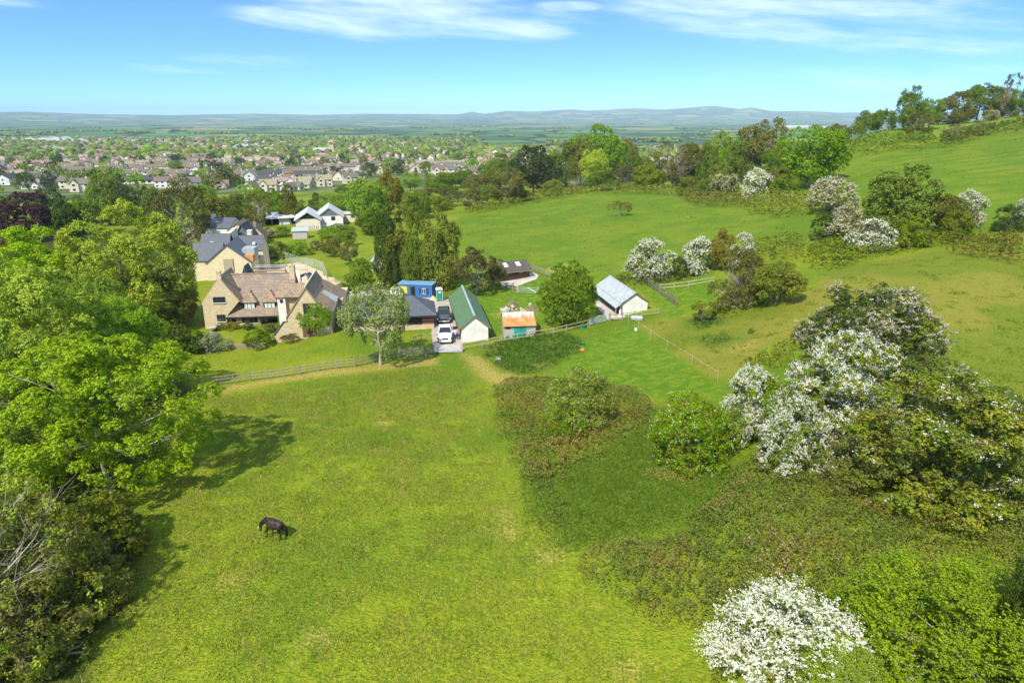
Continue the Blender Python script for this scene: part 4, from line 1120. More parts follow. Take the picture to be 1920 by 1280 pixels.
 ('hedgerow_tree', 'low leafy scrub under the tallest hedgerow tree', 'shrub', 1130, 358, 318, 62, 'dome', 'mid', 1),
 ('hedgerow_tree', 'low leafy scrub at the foot of the tufted tree', 'shrub', 1350, 362, 305, 60, 'dome', 'haw', 1),
 ('hedgerow_tree', 'rough bush beside the big bright sycamore trunk', 'shrub', 1455, 368, 312, 56, 'dome', 'olive', 0),
 ('hedgerow_tree', 'leafy green bush at the low corner of the sloping field', 'shrub', 915, 385, 345, 58, 'dome', 'mid', 0),
 ('hedgerow_tree', 'olive bush between the hedge corner and the pale willow scrub', 'shrub', 975, 378, 338, 46, 'dome', 'olive', 1),
 ('hedgerow_tree', 'round bush in the hedge below the very dark evergreen', 'shrub', 1035, 368, 335, 40, 'dome', 'haw', 0),
 ('hedgerow_tree', 'small white-flecked hawthorn in the hedge left of the willow scrub', 'hawthorn', 905, 352, 322, 34, 'hawcream', None, 1),
 # rough ground between the field and the town
 ('slope_tree', 'round green tree on the rough slope above the dark roofs', 'tree', 830, 372, 322, 58, 'round', 'mid', 0),
 ('slope_tree', 'yellowish scrub on the rough slope beside the field corner', 'shrub', 800, 385, 350, 56, 'dome', 'olive', 0),
 ('slope_tree', 'dark green tree at the top of the rough slope', 'tree', 865, 352, 312, 52, 'round', 'mid', 1),
 ('slope_tree', 'bushy green tree right of the low round corner tree', 'tree', 815, 398, 366, 58, 'dome', 'haw', 0),
 ('slope_tree', 'small bright tree above the rough slope hedge', 'tree', 770, 358, 322, 42, 'round', 'bright', 0),
 ('slope_tree', 'thin twiggy tree in the hedge below the dark roofs', 'tree', 845, 388, 348, 44, 'open', 'brown', 0),
 ('slope_tree', 'wide green hedge tree below the pale row of houses', 'tree', 655, 372, 345, 52, 'dome', 'mid', 0),
 ('slope_tree', 'rounded hedge tree beside the big round bright green tree', 'tree', 645, 395, 358, 48, 'dome', 'bright', 0),
 ('slope_tree', 'dark hedge tree between the pointed conifer and the barns', 'tree', 600, 400, 366, 46, 'dome', 'mid', 1),
 ('slope_tree', 'bright garden tree beside the large pale house', 'tree', 468, 385, 344, 46, 'round', 'bright', 0),
 ('slope_tree', 'leafy tree above the pale twiggy birch', 'tree', 510, 395, 352, 44, 'round', 'mid', 1),
 ('slope_tree', 'rounded green tree left of the pointed conifer', 'tree', 522, 408, 362, 40, 'dome', 'bright', 1),
 ('slope_tree', 'dark tree between the tall evergreens and the brownish tree', 'tree', 300, 432, 352, 60, 'round', 'mid', 0),
 ('slope_tree', 'broad green tree behind the brownish tree coming into leaf', 'tree', 385, 430, 345, 66, 'round', 'bright', 1),
 ('slope_tree', 'mid green tree beside the dark conifer near the copper tree', 'tree', 165, 440, 365, 56, 'dome', 'mid', 1),
 ('slope_tree', 'green tree at the picture edge above the copper tree', 'tree', 8, 420, 352, 56, 'round', 'mid', 1),
 ('slope_tree', 'dark bushy tree behind the copper-leaved tree', 'tree', 100, 425, 352, 52, 'dome', 'dark', 1),
 ('thorn_bush', 'leafy bush closing the gap below the white hawthorn and dark sycamore', 'shrub', 1700, 468, 405, 70, 'dome', 'haw', 1),
 ('thorn_bush', 'rounded bush on the uphill side of the mixed green bush', 'shrub', 1790, 452, 392, 60, 'dome', 'haw', 0),
]
KIND['umbrella_tree'] = dict(shape='umbrella', h0=0.42, lobes=10, lr=0.22, sprigs=160, per=8, leaf=0.06, sr=0.06, gap=0.2, leafmat='gold', trunk=0.06, limbs=9, leafmat2='olive', mix2=0.5)
KIND['dense_tree'] = dict(shape='column', h0=0.0, lobes=110, lr=0.15, sprigs=3600, per=9, leaf=0.024, sr=0.026, gap=0.0, inner=0.2, leafmat='mid', leafmat2='bright', mix2=0.4, trunk=0.02, limbs=6, up=0.7)
KIND['ivy_near'] = dict(shape='dome', h0=0.02, lobes=80, lr=0.16, sprigs=5200, per=10, leaf=0.018, sr=0.022, gap=0.05, inner=0.35, leafmat='haw', blossom=0.56, bdens=0.8, bleaf=0.011, bper=12, bshoot=0.04, bmat='pink', trunk=0.018, limbs=16, leafmat2='dark', mix2=0.55)

for nm, lab, cat, u, vb, vt, w, kind, leaf, var in TREES:
    plant_px(nm, lab, cat, u, vb, vt, w, kind, leaf, var)


# creeping brambles, nettles and other cover that nobody could count
def cover(name, px, hmax, dens, size, leaf, seed, edge=1.6, hs=2.6, spike=0.0, leaf2=None, mix2=0.0, rough=0.55, holes=None, soft=1.6):
    rng = np.random.default_rng(seed)
    w = wpoly(px)
    lo, hi = w.min(0), w.max(0)
    n = int((hi[0] - lo[0]) * (hi[1] - lo[1]) * dens)
    n = min(n, 220000) // 8
    x = lo[0] + rng.random(n) * (hi[0] - lo[0]); y = lo[1] + rng.random(n) * (hi[1] - lo[1])
    # leaves sit along short arching shoots
    az = rng.normal(size=n) * 0.9 + 2.3 * fbm(x / 5.0, y / 5.0, 2) + (rng.random(n) < 0.3) * 1.6
    L = size * (1.5 + 2.6 * rng.random(n))
    tt = (np.arange(8)[None] + rng.random((n, 8))) / 8
    arch = (L[:, None] * 0.32 * np.sin(math.pi * tt) * rng.random((n, 1))).ravel()
    x = (x[:, None] + np.cos(az)[:, None] * L[:, None] * tt + rng.normal(size=(n, 8)) * size * 0.22).ravel()
    y = (y[:, None] + np.sin(az)[:, None] * L[:, None] * tt + rng.normal(size=(n, 8)) * size * 0.22).ravel()
    tint = np.repeat(rng.random(n), 8)
    n = len(x)
    s = sdf(w, x, y) + (fbm(x / 1.8 + seed, y / 1.8, 3) - 0.5) * 2.4
    k = s > soft * rng.random(n) ** 1.3
    if holes is not None:
        k &= fbm(x / 3.0 + seed * 2, y / 3.0, 2) > holes
    x, y, s, arch, tint = x[k], y[k], s[k], arch[k], tint[k]
    g = zt(x, y)
    f = fbm(x / hs + 3.1 * seed, y / hs + 7, 3)
    h = hmax * np.clip(s / edge, 0, 1) ** 0.6 * ((1 - rough) + rough * 2 * f)
    e = 0.25
    hx = (fbm((x + e) / hs + 3.1 * seed, y / hs + 7, 3) - f) / e * hmax * rough * 2
    hy = (fbm(x / hs + 3.1 * seed, (y + e) / hs + 7, 3) - f) / e * hmax * rough * 2
    n = len(x)
    depth = rng.random(n) ** 2.2
    P = np.stack([x, y, g + h * (1 - 0.45 * depth) + arch + spike * rng.random(n) ** 3], -1)
    N = np.stack([-hx, -hy, np.full(n, 1.0)], -1) + rng.normal(size=(n, 3)) * 0.55
    V, F = leaf_quads(P, N, size, rng, ratio=0.7, fold=0.25)
    cl = np.clip(f * 0.75 - 0.1 + 0.45 * tint, 0, 1)
    me = mesh_np(name, V, F, [LEAF[leaf]] + ([LEAF[leaf2]] if leaf2 else []), {'clump': np.repeat(cl, 4)})
    if leaf2:
        me.polygons.foreach_set('material_index', (fbm(x / 2.2 + 31 + seed, y / 2.2, 3) < mix2).astype(np.int32))
    o = link(name, me)
    tag(o, kind='stuff')
    return o


cover('bramble_undergrowth', [(925,722),(1000,706),(1130,716),(1225,742),(1225,790),(1130,850),(1040,905),(985,905),(945,850),(918,790)], 0.75, 150, 0.135, 'bramble', 3, leaf2='brambleb', mix2=0.5)
cover('bramble_undergrowth', [(1078,1050),(1140,1022),(1260,1000),(1350,905),(1430,850),(1500,880),(1700,960),(1930,900),(1990,1000),(1990,1290),(1330,1290),(1330,1200),(1180,1160),(1095,1110)], 0.85, 170, 0.125, 'bramble', 4, leaf2='brambleb', mix2=0.42)
cover('dry_stalks_undergrowth', [(1260,1020),(1420,985),(1620,1000),(1640,1090),(1480,1130),(1330,1110)], 0.95, 26, 0.15, 'dry', 5, holes=0.50, spike=0.25)
cover('nettle_undergrowth', [(898,652),(960,634),(1060,622),(1098,636),(1088,660),(1040,690),(985,706),(930,690),(905,672)], 0.4, 80, 0.16, 'nettle', 6, edge=0.8, hs=1.4)
cover('bramble_undergrowth', [(1040,640),(1095,640),(1085,668),(1040,675)], 0.4, 30, 0.2, 'nettle', 16, edge=0.8)
cover('thicket_undergrowth', [(1340,600),(1420,585),(1510,545),(1500,520),(1440,500),(1380,545),(1335,575)], 1.1, 26, 0.26, 'haw', 7)
cover('mound_undergrowth', [(1282,604),(1320,594),(1368,604),(1330,616),(1290,614)], 0.5, 40, 0.22, 'nettle', 8, edge=0.8)
cover('thorn_line_undergrowth', [(1500,470),(1560,440),(1660,470),(1760,440),(1850,438),(1800,462),(1640,490),(1560,510),(1500,505)], 1.1, 16, 0.32, 'haw', 9, leaf2='bramble', mix2=0.5)
cover('thorn_line_undergrowth', [(1380,465),(1480,445),(1520,450),(1500,490),(1410,495)], 1.3, 16, 0.32, 'bramble', 10, leaf2='haw', mix2=0.5)
cover('rough_undergrowth', [(1770,455),(1850,445),(1930,440),(1930,500),(1860,492),(1775,480)], 1.0, 16, 0.30, 'brambleb', 11)
cover('mound_undergrowth', [(1270,372),(1340,365),(1420,375),(1400,392),(1300,388)], 1.6, 10, 0.42, 'olive', 12, edge=3)
cover('mound_undergrowth', [(1395,380),(1460,362),(1520,375),(1530,405),(1450,412),(1400,402)], 2.4, 10, 0.42, 'haw', 13, edge=3.5)
cover('field_hedge_undergrowth', [(870,395),(960,378),(1060,362),(1170,352),(1280,358),(1270,368),(1120,362),(960,390),(880,404)], 1.6, 5, 0.5, 'haw', 14, edge=2.5)
cover('hilltop_hedge_undergrowth', [(1575,283),(1640,268),(1760,268),(1765,280),(1680,288),(1600,300)], 3.2, 6, 0.5, 'mid', 15, edge=3)
cover('hilltop_hedge_undergrowth', [(1755,266),(1850,246),(1930,226),(1930,242),(1850,258),(1765,282)], 2.4, 6, 0.5, 'bramble', 17, edge=3)
cover('stable_bank_undergrowth', [(1110,540),(1170,515),(1260,525),(1300,520),(1290,535),(1200,540),(1130,560)], 0.8, 16, 0.3, 'bramble', 18)
cover('pasture_edge_undergrowth', [(985,905),(1040,895),(1090,1000),(1075,1060),(1040,1010)], 0.3, 60, 0.13, 'bramble', 19, edge=0.8)
cover('belt_undergrowth', [(-150,1290),(140,1290),(225,1100),(258,1000),(245,950),(330,800),(365,745),(325,680),(-150,640)], 1.0, 18, 0.26, 'bramble', 20, leaf2='mid', mix2=0.5)
cover('weed_undergrowth', [(1300,632),(1350,628),(1400,636),(1330,650)], 0.2, 40, 0.18, 'nettle', 21, edge=0.8, holes=0.45)
cover('bramble_undergrowth', [(1370,690),(1440,650),(1510,640),(1480,690),(1400,705)], 0.9, 40, 0.2, 'haw', 22)


# grass blades of the near pasture
def grass(name, px, n, hgt, leaf, seed, thr=None, wide=0.05, sc=1.6):
    rng = np.random.default_rng(seed)
    w = wpoly(px); lo, hi = w.min(0), w.max(0)
    q = int(n * (2.2 if thr is None or thr < 0.5 else 14))
    x = lo[0] + rng.random(q) * (hi[0] - lo[0]); y = lo[1] + rng.random(q) * (hi[1] - lo[1])
    k = sdf(w, x, y) > 3.0 * rng.random(q) ** 1.4 - 1.0
    f = fbm(x / sc + seed, y / sc, 3)
    if thr is not None:
        k &= f + 0.25 * (rng.random(q) - 0.5) > thr
    x, y, f = x[k][:n], y[k][:n], f[k][:n]
    n = len(x)
    z = zt(x, y)
    a = rng.random(n) * 6.28
    h = hgt * (0.5 + 0.9 * rng.random(n)) * (0.6 + 0.8 * f)
    b = np.stack([x, y, z - 0.02], -1)
    s = np.stack([np.cos(a), np.sin(a), 0 * a], -1) * (wide * (0.6 + rng.random(n)))[:, None]
    tip = b + np.stack([rng.normal(size=n) * 0.5 * h, rng.normal(size=n) * 0.5 * h, h], -1)
    V = np.stack([b - s, b + s, tip], 1).reshape(-1, 3)
    o = link(name, mesh_np(name, V, np.arange(3 * n).reshape(n, 3), [LEAF[leaf]], {'clump': np.repeat(np.clip(f + 0.3 * (rng.random(n) - 0.5), 0, 1), 3)}))
    return tag(o, kind='stuff')


grass('pasture_grass', [(150,1290),(262,1000),(330,830),(400,745),(820,690),(900,720),(925,850),(990,960),(1070,1080),(1150,1160),(1330,1290)], 150000, 0.11, 'grass', 2, 0.36, 0.035)
grass('lush_grass', [(975,880),(1130,850),(1225,765),(1350,840),(1395,900),(1340,975),(1200,1015),(1065,1035),(1000,965)], 30000, 0.14, 'meadow', 3, None, 0.05)

# tussocks the animals leave standing
grass('pasture_tussock_grass', [(150,1290),(262,1000),(330,830),(400,745),(820,690),(900,720),(925,850),(990,960),(1070,1080),(1150,1160),(1330,1290)], 9000, 0.16, 'lushg', 12, 0.66, 0.035, 0.9)
grass('field_tussock_grass', [(860,408),(1000,374),(1100,360),(1280,365),(1400,388),(1510,402),(1500,438),(1380,455),(1200,500),(1170,528),(1000,503),(870,478)], 5000, 0.22, 'lushg', 13, 0.68, 0.09, 1.8)
grass('paddock_tussock_grass', [(1200,606),(1430,577),(1560,507),(1800,472),(1940,482),(1940,880),(1860,800),(1740,640),(1450,640),(1345,712)], 6000, 0.18, 'lushg', 14, 0.68, 0.06, 1.4)
grass('upper_field_tussock_grass', [(1590,310),(1700,284),(1930,244),(1930,395),(1840,435),(1700,400),(1580,345)], 3500, 0.24, 'lushg', 15, 0.69, 0.1, 2.2)

# ------------------------------------------------------------------ building materials
def mat_courses(name, c1, c2, c3, mortar, bw, bh, gap=0.012, rough=0.85, bump=0.5, off=0.5, moss=None, squash=1.0):
    """stones, slates or boards laid in courses, along the face's own plane"""
    m, t = new_mat(name)
    uv = t.n('ShaderNodeUVMap').outputs[0]
    w = t.vmath('ADD', uv, t.n('ShaderNodeVectorMath', {0: t.n('ShaderNodeTexNoise', {'Vector': uv, 'Scale': 1.3}).outputs['Color'], 'Scale': 0.06}, operation='SCALE').outputs['Vector'])
    b = t.n('ShaderNodeTexBrick', {'Vector': w, 'Color1': (0, 0, 0, 1), 'Color2': (1, 1, 1, 1), 'Mortar': (0.5, 0.5, 0.5, 1), 'Scale': 1.0, 'Mortar Size': gap, 'Mortar Smooth': 0.3, 'Bias': 0.0, 'Brick Width': bw, 'Row Height': bh})
    b.offset = off; b.squash = squash
    n = t.noise(uv, 0.7, 4, 0.65)
    n2 = t.noise(uv, 5.0, 3, 0.6)
    f = t.math('ADD', t.math('MULTIPLY', t.n('ShaderNodeSeparateColor', {0: b.outputs['Color']}).outputs[0], 0.6), t.math('MULTIPLY', n2, 0.4))
    c = t.mix(t.step(f, 0.1, 0.9), c1, c2)
    c = t.mix(t.step(n, 0.42, 0.68), c, c3)
    if moss:
        c = t.mix(t.math('MULTIPLY', t.step(t.noise(uv, 1.6, 4, 0.7), 0.55, 0.7), 0.8), c, moss)
    c = t.mix(b.outputs['Fac'], c, mortar)
    h = t.math('SUBTRACT', t.math('MULTIPLY', f, 0.5), b.outputs['Fac'])
    bp = t.n('ShaderNodeBump', {'Height': h, 'Strength': bump, 'Distance': 0.03})
    p = t.n('ShaderNodeBsdfPrincipled', {'Base Color': c, 'Roughness': rough, 'Normal': bp.outputs[0]})
    p.inputs['Specular IOR Level'].default_value = 0.25
    t.out(p.outputs[0])
    return m


def mat_sheet(name, c1, c2, pitch=0.2, rough=0.55, along='u', rust=None, metal=0.0, bump=0.6, lines=0.25):
    """profiled sheet: ribs along the slope"""
    m, t = new_mat(name)
    uv = t.n('ShaderNodeUVMap').outputs[0]
    s = t.n('ShaderNodeSeparateXYZ', {0: uv})
    x = s.outputs[0] if along == 'u' else s.outputs[1]
    rib = t.math('SINE', t.math('MULTIPLY', x, 2 * math.pi / pitch))
    n = t.noise(uv, 0.9, 4, 0.6)
    c = t.mix(t.step(n, 0.3, 0.7), c1, c2)
    c = t.mul(lines, c, t.n('ShaderNodeCombineColor', {0: t.step(rib, -1, 0.2, 0.4, 1.0), 1: t.step(rib, -1, 0.2, 0.4, 1.0), 2: t.step(rib, -1, 0.2, 0.4, 1.0)}).outputs[0])
    if rust:
        nn = t.noise(t.n('ShaderNodeMapping', {'Vector': uv, 'Scale': (3.5, 0.5, 1)}).outputs[0], 1.0, 4, 0.65)
        y = s.outputs[1]
        hi = t.math('SUBTRACT', t.math('MULTIPLY', nn, 2.2), t.math('MULTIPLY', t.math('ADD', y, rust[2]), rust[3]))
        c = t.mix(t.step(hi, 0.55, 1.1), c, t.mix(t.step(n, 0.35, 0.65), rust[0], rust[1]))
    bp = t.n('ShaderNodeBump', {'Height': rib, 'Strength': bump, 'Distance': 0.02})
    p = t.n('ShaderNodeBsdfPrincipled', {'Base Color': c, 'Roughness': rough, 'Metallic': metal, 'Normal': bp.outputs[0]})
    t.out(p.outputs[0])
    return m


M = {}
M['stone'] = mat_courses('cotswold_stone', (0.480, 0.384, 0.228), (0.672, 0.564, 0.372), (0.576, 0.432, 0.240), (0.552, 0.468, 0.324), 0.42, 0.17)
M['stone_new'] = mat_courses('new_stone', (0.600, 0.492, 0.312), (0.744, 0.636, 0.432), (0.660, 0.552, 0.360), (0.624, 0.528, 0.360), 0.45, 0.2, bump=0.3)
M['stone_dark'] = mat_courses('garden_wall_stone', (0.30, 0.24, 0.15), (0.46, 0.38, 0.26), (0.36, 0.29, 0.18), (0.25, 0.2, 0.13), 0.4, 0.16)
M['slate_stone'] = mat_courses('stone_slates', (0.210, 0.163, 0.114), (0.434, 0.341, 0.234), (0.462, 0.284, 0.170), (0.126, 0.099, 0.071), 0.30, 0.26, 0.02, bump=0.8, moss=(0.336, 0.284, 0.185))
M['slate_red'] = mat_courses('mossy_tiles', (0.27, 0.20, 0.15), (0.43, 0.32, 0.235), (0.25, 0.215, 0.185), (0.13, 0.10, 0.075), 0.30, 0.26, 0.02, bump=0.8, moss=(0.40, 0.27, 0.15))
M['slate_grey'] = mat_courses('grey_slates', (0.085, 0.095, 0.115), (0.135, 0.145, 0.17), (0.11, 0.12, 0.14), (0.055, 0.06, 0.07), 0.3, 0.22, 0.015, rough=0.5, bump=0.3)
M['slate_dark'] = mat_courses('dark_slates', (0.05, 0.05, 0.055), (0.10, 0.10, 0.105), (0.075, 0.07, 0.07), (0.03, 0.03, 0.03), 0.3, 0.22, 0.015, rough=0.6, bump=0.3)
M['tile_brown'] = mat_courses('brown_tiles', (0.17, 0.13, 0.095), (0.28, 0.22, 0.16), (0.22, 0.17, 0.12), (0.09, 0.07, 0.05), 0.3, 0.24, 0.02, bump=0.6)
M['render'] = mat_plain('pale_render', (0.66, 0.62, 0.53), (0.76, 0.73, 0.66), 1.2, 0.9)
M['white'] = mat_plain('white_paint', (0.62, 0.60, 0.54), (0.80, 0.79, 0.75), 0.9, 0.75, detail=6)
M['cream'] = mat_plain('cream_render', (0.62, 0.55, 0.42), (0.72, 0.66, 0.54), 1.2, 0.85)
M['black'] = mat_plain('black_trim', (0.02, 0.02, 0.024), (0.035, 0.035, 0.04), 5.0, 0.5)
M['dark_frame'] = mat_plain('dark_window_frame', (0.03, 0.04, 0.055), (0.05, 0.065, 0.085), 5.0, 0.4)
M['dark_room'] = mat_plain('dark_opening', (0.012, 0.011, 0.01), (0.025, 0.022, 0.02), 2.0, 0.9)
M['blind'] = mat_plain('pale_curtain', (0.50, 0.58, 0.56), (0.66, 0.72, 0.70), 4.0, 0.6)
M['timber'] = mat_plain('weathered_timber', (0.22, 0.185, 0.14), (0.34, 0.295, 0.23), 6.0, 0.9, 0.3)
M['timber_warm'] = mat_plain('pale_timber', (0.31, 0.26, 0.18), (0.44, 0.38, 0.28), 6.0, 0.9, 0.3)
M['timber_dark'] = mat_plain('old_dark_timber', (0.14, 0.115, 0.09), (0.25, 0.21, 0.17), 6.0, 0.9, 0.3)
M['plank_brown'] = mat_plain('brown_stained_boards', (0.085, 0.05, 0.035), (0.17, 0.105, 0.075), 5.0, 0.85, 0.3)
M['plank_red'] = mat_plain('red_brown_boards', (0.14, 0.06, 0.045), (0.22, 0.105, 0.08), 4.0, 0.85, 0.3)
M['plank_grey'] = mat_plain('silvered_boards', (0.36, 0.32, 0.29), (0.54, 0.49, 0.45), 5.0, 0.9, 0.3)
M['door_brown'] = mat_plain('brown_oak', (0.10, 0.065, 0.03), (0.17, 0.11, 0.06), 5.0, 0.7, 0.2)
M['galv'] = mat_plain('galvanised_steel', (0.42, 0.44, 0.46), (0.58, 0.60, 0.61), 3.0, 0.45, metal=0.3)
M['lead'] = mat_plain('lead_sheet', (0.30, 0.34, 0.38), (0.40, 0.44, 0.48), 2.0, 0.5)
M['zinc'] = mat_sheet('zinc_cladding', (0.10, 0.135, 0.15), (0.14, 0.18, 0.19), 0.5)
M['green_sheet'] = mat_sheet('green_roof_sheet', (0.085, 0.165, 0.072), (0.115, 0.205, 0.09), 0.32, 0.6)
M['grey_sheet'] = mat_sheet('fibre_cement_sheet', (0.36, 0.40, 0.40), (0.48, 0.51, 0.50), 0.30, 0.7)
M['white_sheet'] = mat_sheet('pale_roof_sheet', (0.52, 0.52, 0.52), (0.64, 0.63, 0.62), 0.35, 0.6)
M['brown_sheet'] = mat_sheet('brown_felt_sheet', (0.075, 0.055, 0.05), (0.12, 0.09, 0.08), 0.32, 0.8)
M['rust_sheet'] = mat_sheet('rusty_sheet', (0.56, 0.48, 0.42), (0.68, 0.60, 0.55), 0.24, 0.8, rust=((0.52, 0.17, 0.05), (0.60, 0.29, 0.09), -2.15, 0.62), lines=0.45)
M['blue_sheet'] = mat_sheet('blue_cabin_panel', (0.045, 0.14, 0.36), (0.06, 0.18, 0.42), 0.25, 0.5)
M['blue_dark'] = mat_plain('blue_shutter', (0.015, 0.05, 0.22), (0.02, 0.07, 0.28), 3.0, 0.5)
M['blue_roof'] = mat_sheet('blue_cabin_roof', (0.16, 0.30, 0.46), (0.22, 0.38, 0.54), 0.5, 0.5)
M['green_plastic'] = mat_plain('green_plastic', (0.005, 0.13, 0.075), (0.01, 0.17, 0.10), 3.0, 0.4)
M['teal'] = mat_plain('teal_paint', (0.01, 0.22, 0.15), (0.03, 0.36, 0.26), 3.0, 0.6)
M['teal_light'] = mat_plain('bright_teal_paint', (0.06, 0.42, 0.33), (0.16, 0.52, 0.42), 3.0, 0.6)
M['orange'] = mat_plain('orange_board', (0.52, 0.22, 0.06), (0.62, 0.30, 0.10), 2.0, 0.7)
M['orange_b'] = mat_plain('orange_plastic', (0.60, 0.16, 0.04), (0.70, 0.21, 0.06), 2.0, 0.5)
M['brick'] = mat_courses('red_brick', (0.36, 0.15, 0.10), (0.50, 0.26, 0.18), (0.44, 0.20, 0.13), (0.48, 0.40, 0.33), 0.24, 0.08)
M['block'] = mat_courses('pink_block', (0.55, 0.40, 0.34), (0.68, 0.55, 0.48), (0.60, 0.50, 0.44), (0.5, 0.45, 0.4), 0.45, 0.22)
M['gravel'] = mat_plain('gravel', (0.34, 0.28, 0.215), (0.48, 0.41, 0.33), 1.2, 0.95, 0.3, coord='Object', detail=5)
M['concrete'] = mat_plain('concrete', (0.44, 0.39, 0.32), (0.58, 0.52, 0.45), 0.6, 0.9, 0.2, detail=5)
M['tarp'] = mat_plain('black_tarpaulin', (0.025, 0.03, 0.04), (0.07, 0.075, 0.09), 2.0, 0.35, 0.4)
M['rubber'] = mat_plain('tyre_rubber', (0.012, 0.012, 0.013), (0.025, 0.025, 0.026), 4.0, 0.8)
M['rim'] = mat_plain('alloy_rim', (0.35, 0.36, 0.37), (0.5, 0.5, 0.52), 4.0, 0.35, metal=0.7)
M['chrome'] = mat_plain('bright_metal', (0.6, 0.6, 0.62), (0.75, 0.75, 0.77), 4.0, 0.25, metal=0.8)
M['plate'] = mat_plain('white_plate', (0.75, 0.75, 0.72), (0.82, 0.82, 0.8), 4.0, 0.5)
M['red_lamp'] = mat_plain('red_lamp', (0.4, 0.02, 0.02), (0.5, 0.03, 0.03), 4.0, 0.3)
M['steel'] = mat_plain('red_oxide_steel', (0.27, 0.085, 0.06), (0.38, 0.15, 0.11), 3.0, 0.7)
M['rock'] = mat_plain('rubble_stone', (0.34, 0.29, 0.23), (0.58, 0.52, 0.44), 2.5, 0.95, 0.4)
M['turf'] = mat_plain('soil_heap', (0.11, 0.10, 0.045), (0.22, 0.18, 0.09), 2.0, 0.95, 0.6)
M['sand'] = mat_plain('sand_heap', (0.50, 0.38, 0.22), (0.62, 0.49, 0.31), 1.6, 0.95, 0.4)
M['rope'] = mat_plain('white_tape', (0.7, 0.7, 0.66), (0.8, 0.8, 0.76), 4.0, 0.6)


def paint(name, c, rough=0.28, metal=0.0):
    m, t = new_mat(name)
    p = t.n('ShaderNodeTexCoord').outputs['Object']
    n = t.noise(p, 3.0, 3)
    k = t.mix(n, tuple(x * 0.88 for x in c), tuple(min(1, x * 1.06) for x in c))
    b = t.n('ShaderNodeBsdfPrincipled', {'Base Color': k, 'Roughness': rough, 'Metallic': metal, 'Coat Weight': 0.5, 'Coat Roughness': 0.15})
    t.out(b.outputs[0])
    return m


M['car_white'] = paint('white_car_paint', (0.76, 0.76, 0.75))
M['car_grey'] = paint('dark_grey_car_paint', (0.065, 0.085, 0.09), 0.3, 0.3)


def mat_glass():
    m, t = new_mat('window_glass')
    p = t.n('ShaderNodeTexCoord').outputs['Object']
    n = t.noise(p, 0.8, 2)
    b = t.n('ShaderNodeBsdfPrincipled', {'Base Color': t.mix(n, (0.012, 0.016, 0.02), (0.035, 0.042, 0.048)), 'Roughness': 0.06})
    b.inputs['Specular IOR Level'].default_value = 0.8
    t.out(b.outputs[0])
    return m


M['glass'] = mat_glass()


def mat_net(name, c, cell, wire):
    """wire mesh: real gaps between the wires"""
    m, t = new_mat(name)
    uv = t.n('ShaderNodeUVMap').outputs[0]
    s = t.n('ShaderNodeSeparateXYZ', {0: uv})
    f = None
    for o in s.outputs[:2]:
        k = t.math('LESS_THAN', t.math('FRACT', t.math('DIVIDE', o, cell)), wire)
        f = k if f is None else t.math('MAXIMUM', f, k)
    d = t.n('ShaderNodeBsdfPrincipled', {'Base Color': (*c, 1), 'Roughness': 0.5})
    t.out(t.n('ShaderNodeMixShader', {0: f, 1: t.n('ShaderNodeBsdfTransparent').outputs[0], 2: d.outputs[0]}).outputs[0])
    return m


M['net'] = mat_net('fence_wire', (0.55, 0.60, 0.60), 0.12, 0.16)


# ------------------------------------------------------------------ hard ground
def sheet(name, px, mat, lift, world=False):
    w = np.array(px) if world else wpoly(px)
    pts = []
    for i in range(len(w)):
        a, b = w[i], w[(i + 1) % len(w)]
        k = max(1, int(np.hypot(*(b - a)) / 1.2))
        for j in range(k):
            p = a + (b - a) * j / k
            pts.append(p + (np.random.default_rng(len(pts)).random(2) - 0.5) * 0.2)
    bm = bmesh.new()
    f = bm.faces.new([bm.verts.new((p[0], p[1], 0)) for p in pts])
    bmesh.ops.triangulate(bm, faces=[f])
    for _ in range(3):
        long = [e for e in bm.edges if e.calc_length() > 1.6]
        if long:
            bmesh.ops.subdivide_edges(bm, edges=long, cuts=1)
            bmesh.ops.triangulate(bm, faces=bm.faces[:])
    co = np.array([v.co[:2] for v in bm.verts])
    z = zt(co[:, 0], co[:, 1])
    for v, h in zip(bm.verts, z):
        v.co.z = h + lift
    bmesh.ops.recalc_face_normals(bm, faces=bm.faces)
    for f in bm.faces:
        if f.normal.z < 0:
            f.normal_flip()
        f.smooth = True
    me = bpy.data.meshes.new(name); bm.to_mesh(me); bm.free()
    me.materials.append(mat)
    return tag(link(name, me), kind='structure')


sheet('driveway', [(811,662),(867,661),(866,640),(847,590),(846,574),(858,566),(835,558),(800,566),(770,560),(735,572),(690,556),(640,560),(610,556),(612,540),(650,548),(700,540),(760,552),(806,568),(808,610)], M['gravel'], 0.07)
sheet('stable_yard', [(1116,562),(1140,556),(1168,585),(1172,598),(1140,600),(1120,578)], M['concrete'], 0.07)
sheet('timber_stable_yard', [(936,530),(985,512),(1000,512),(1010,516),(1005,524),(970,537),(942,536)], M['concrete'], 0.07)
sheet('building_site_ground', [(470,530),(480,505),(560,492),(606,510),(612,545),(560,548),(520,530)], M['sand'], 0.08)


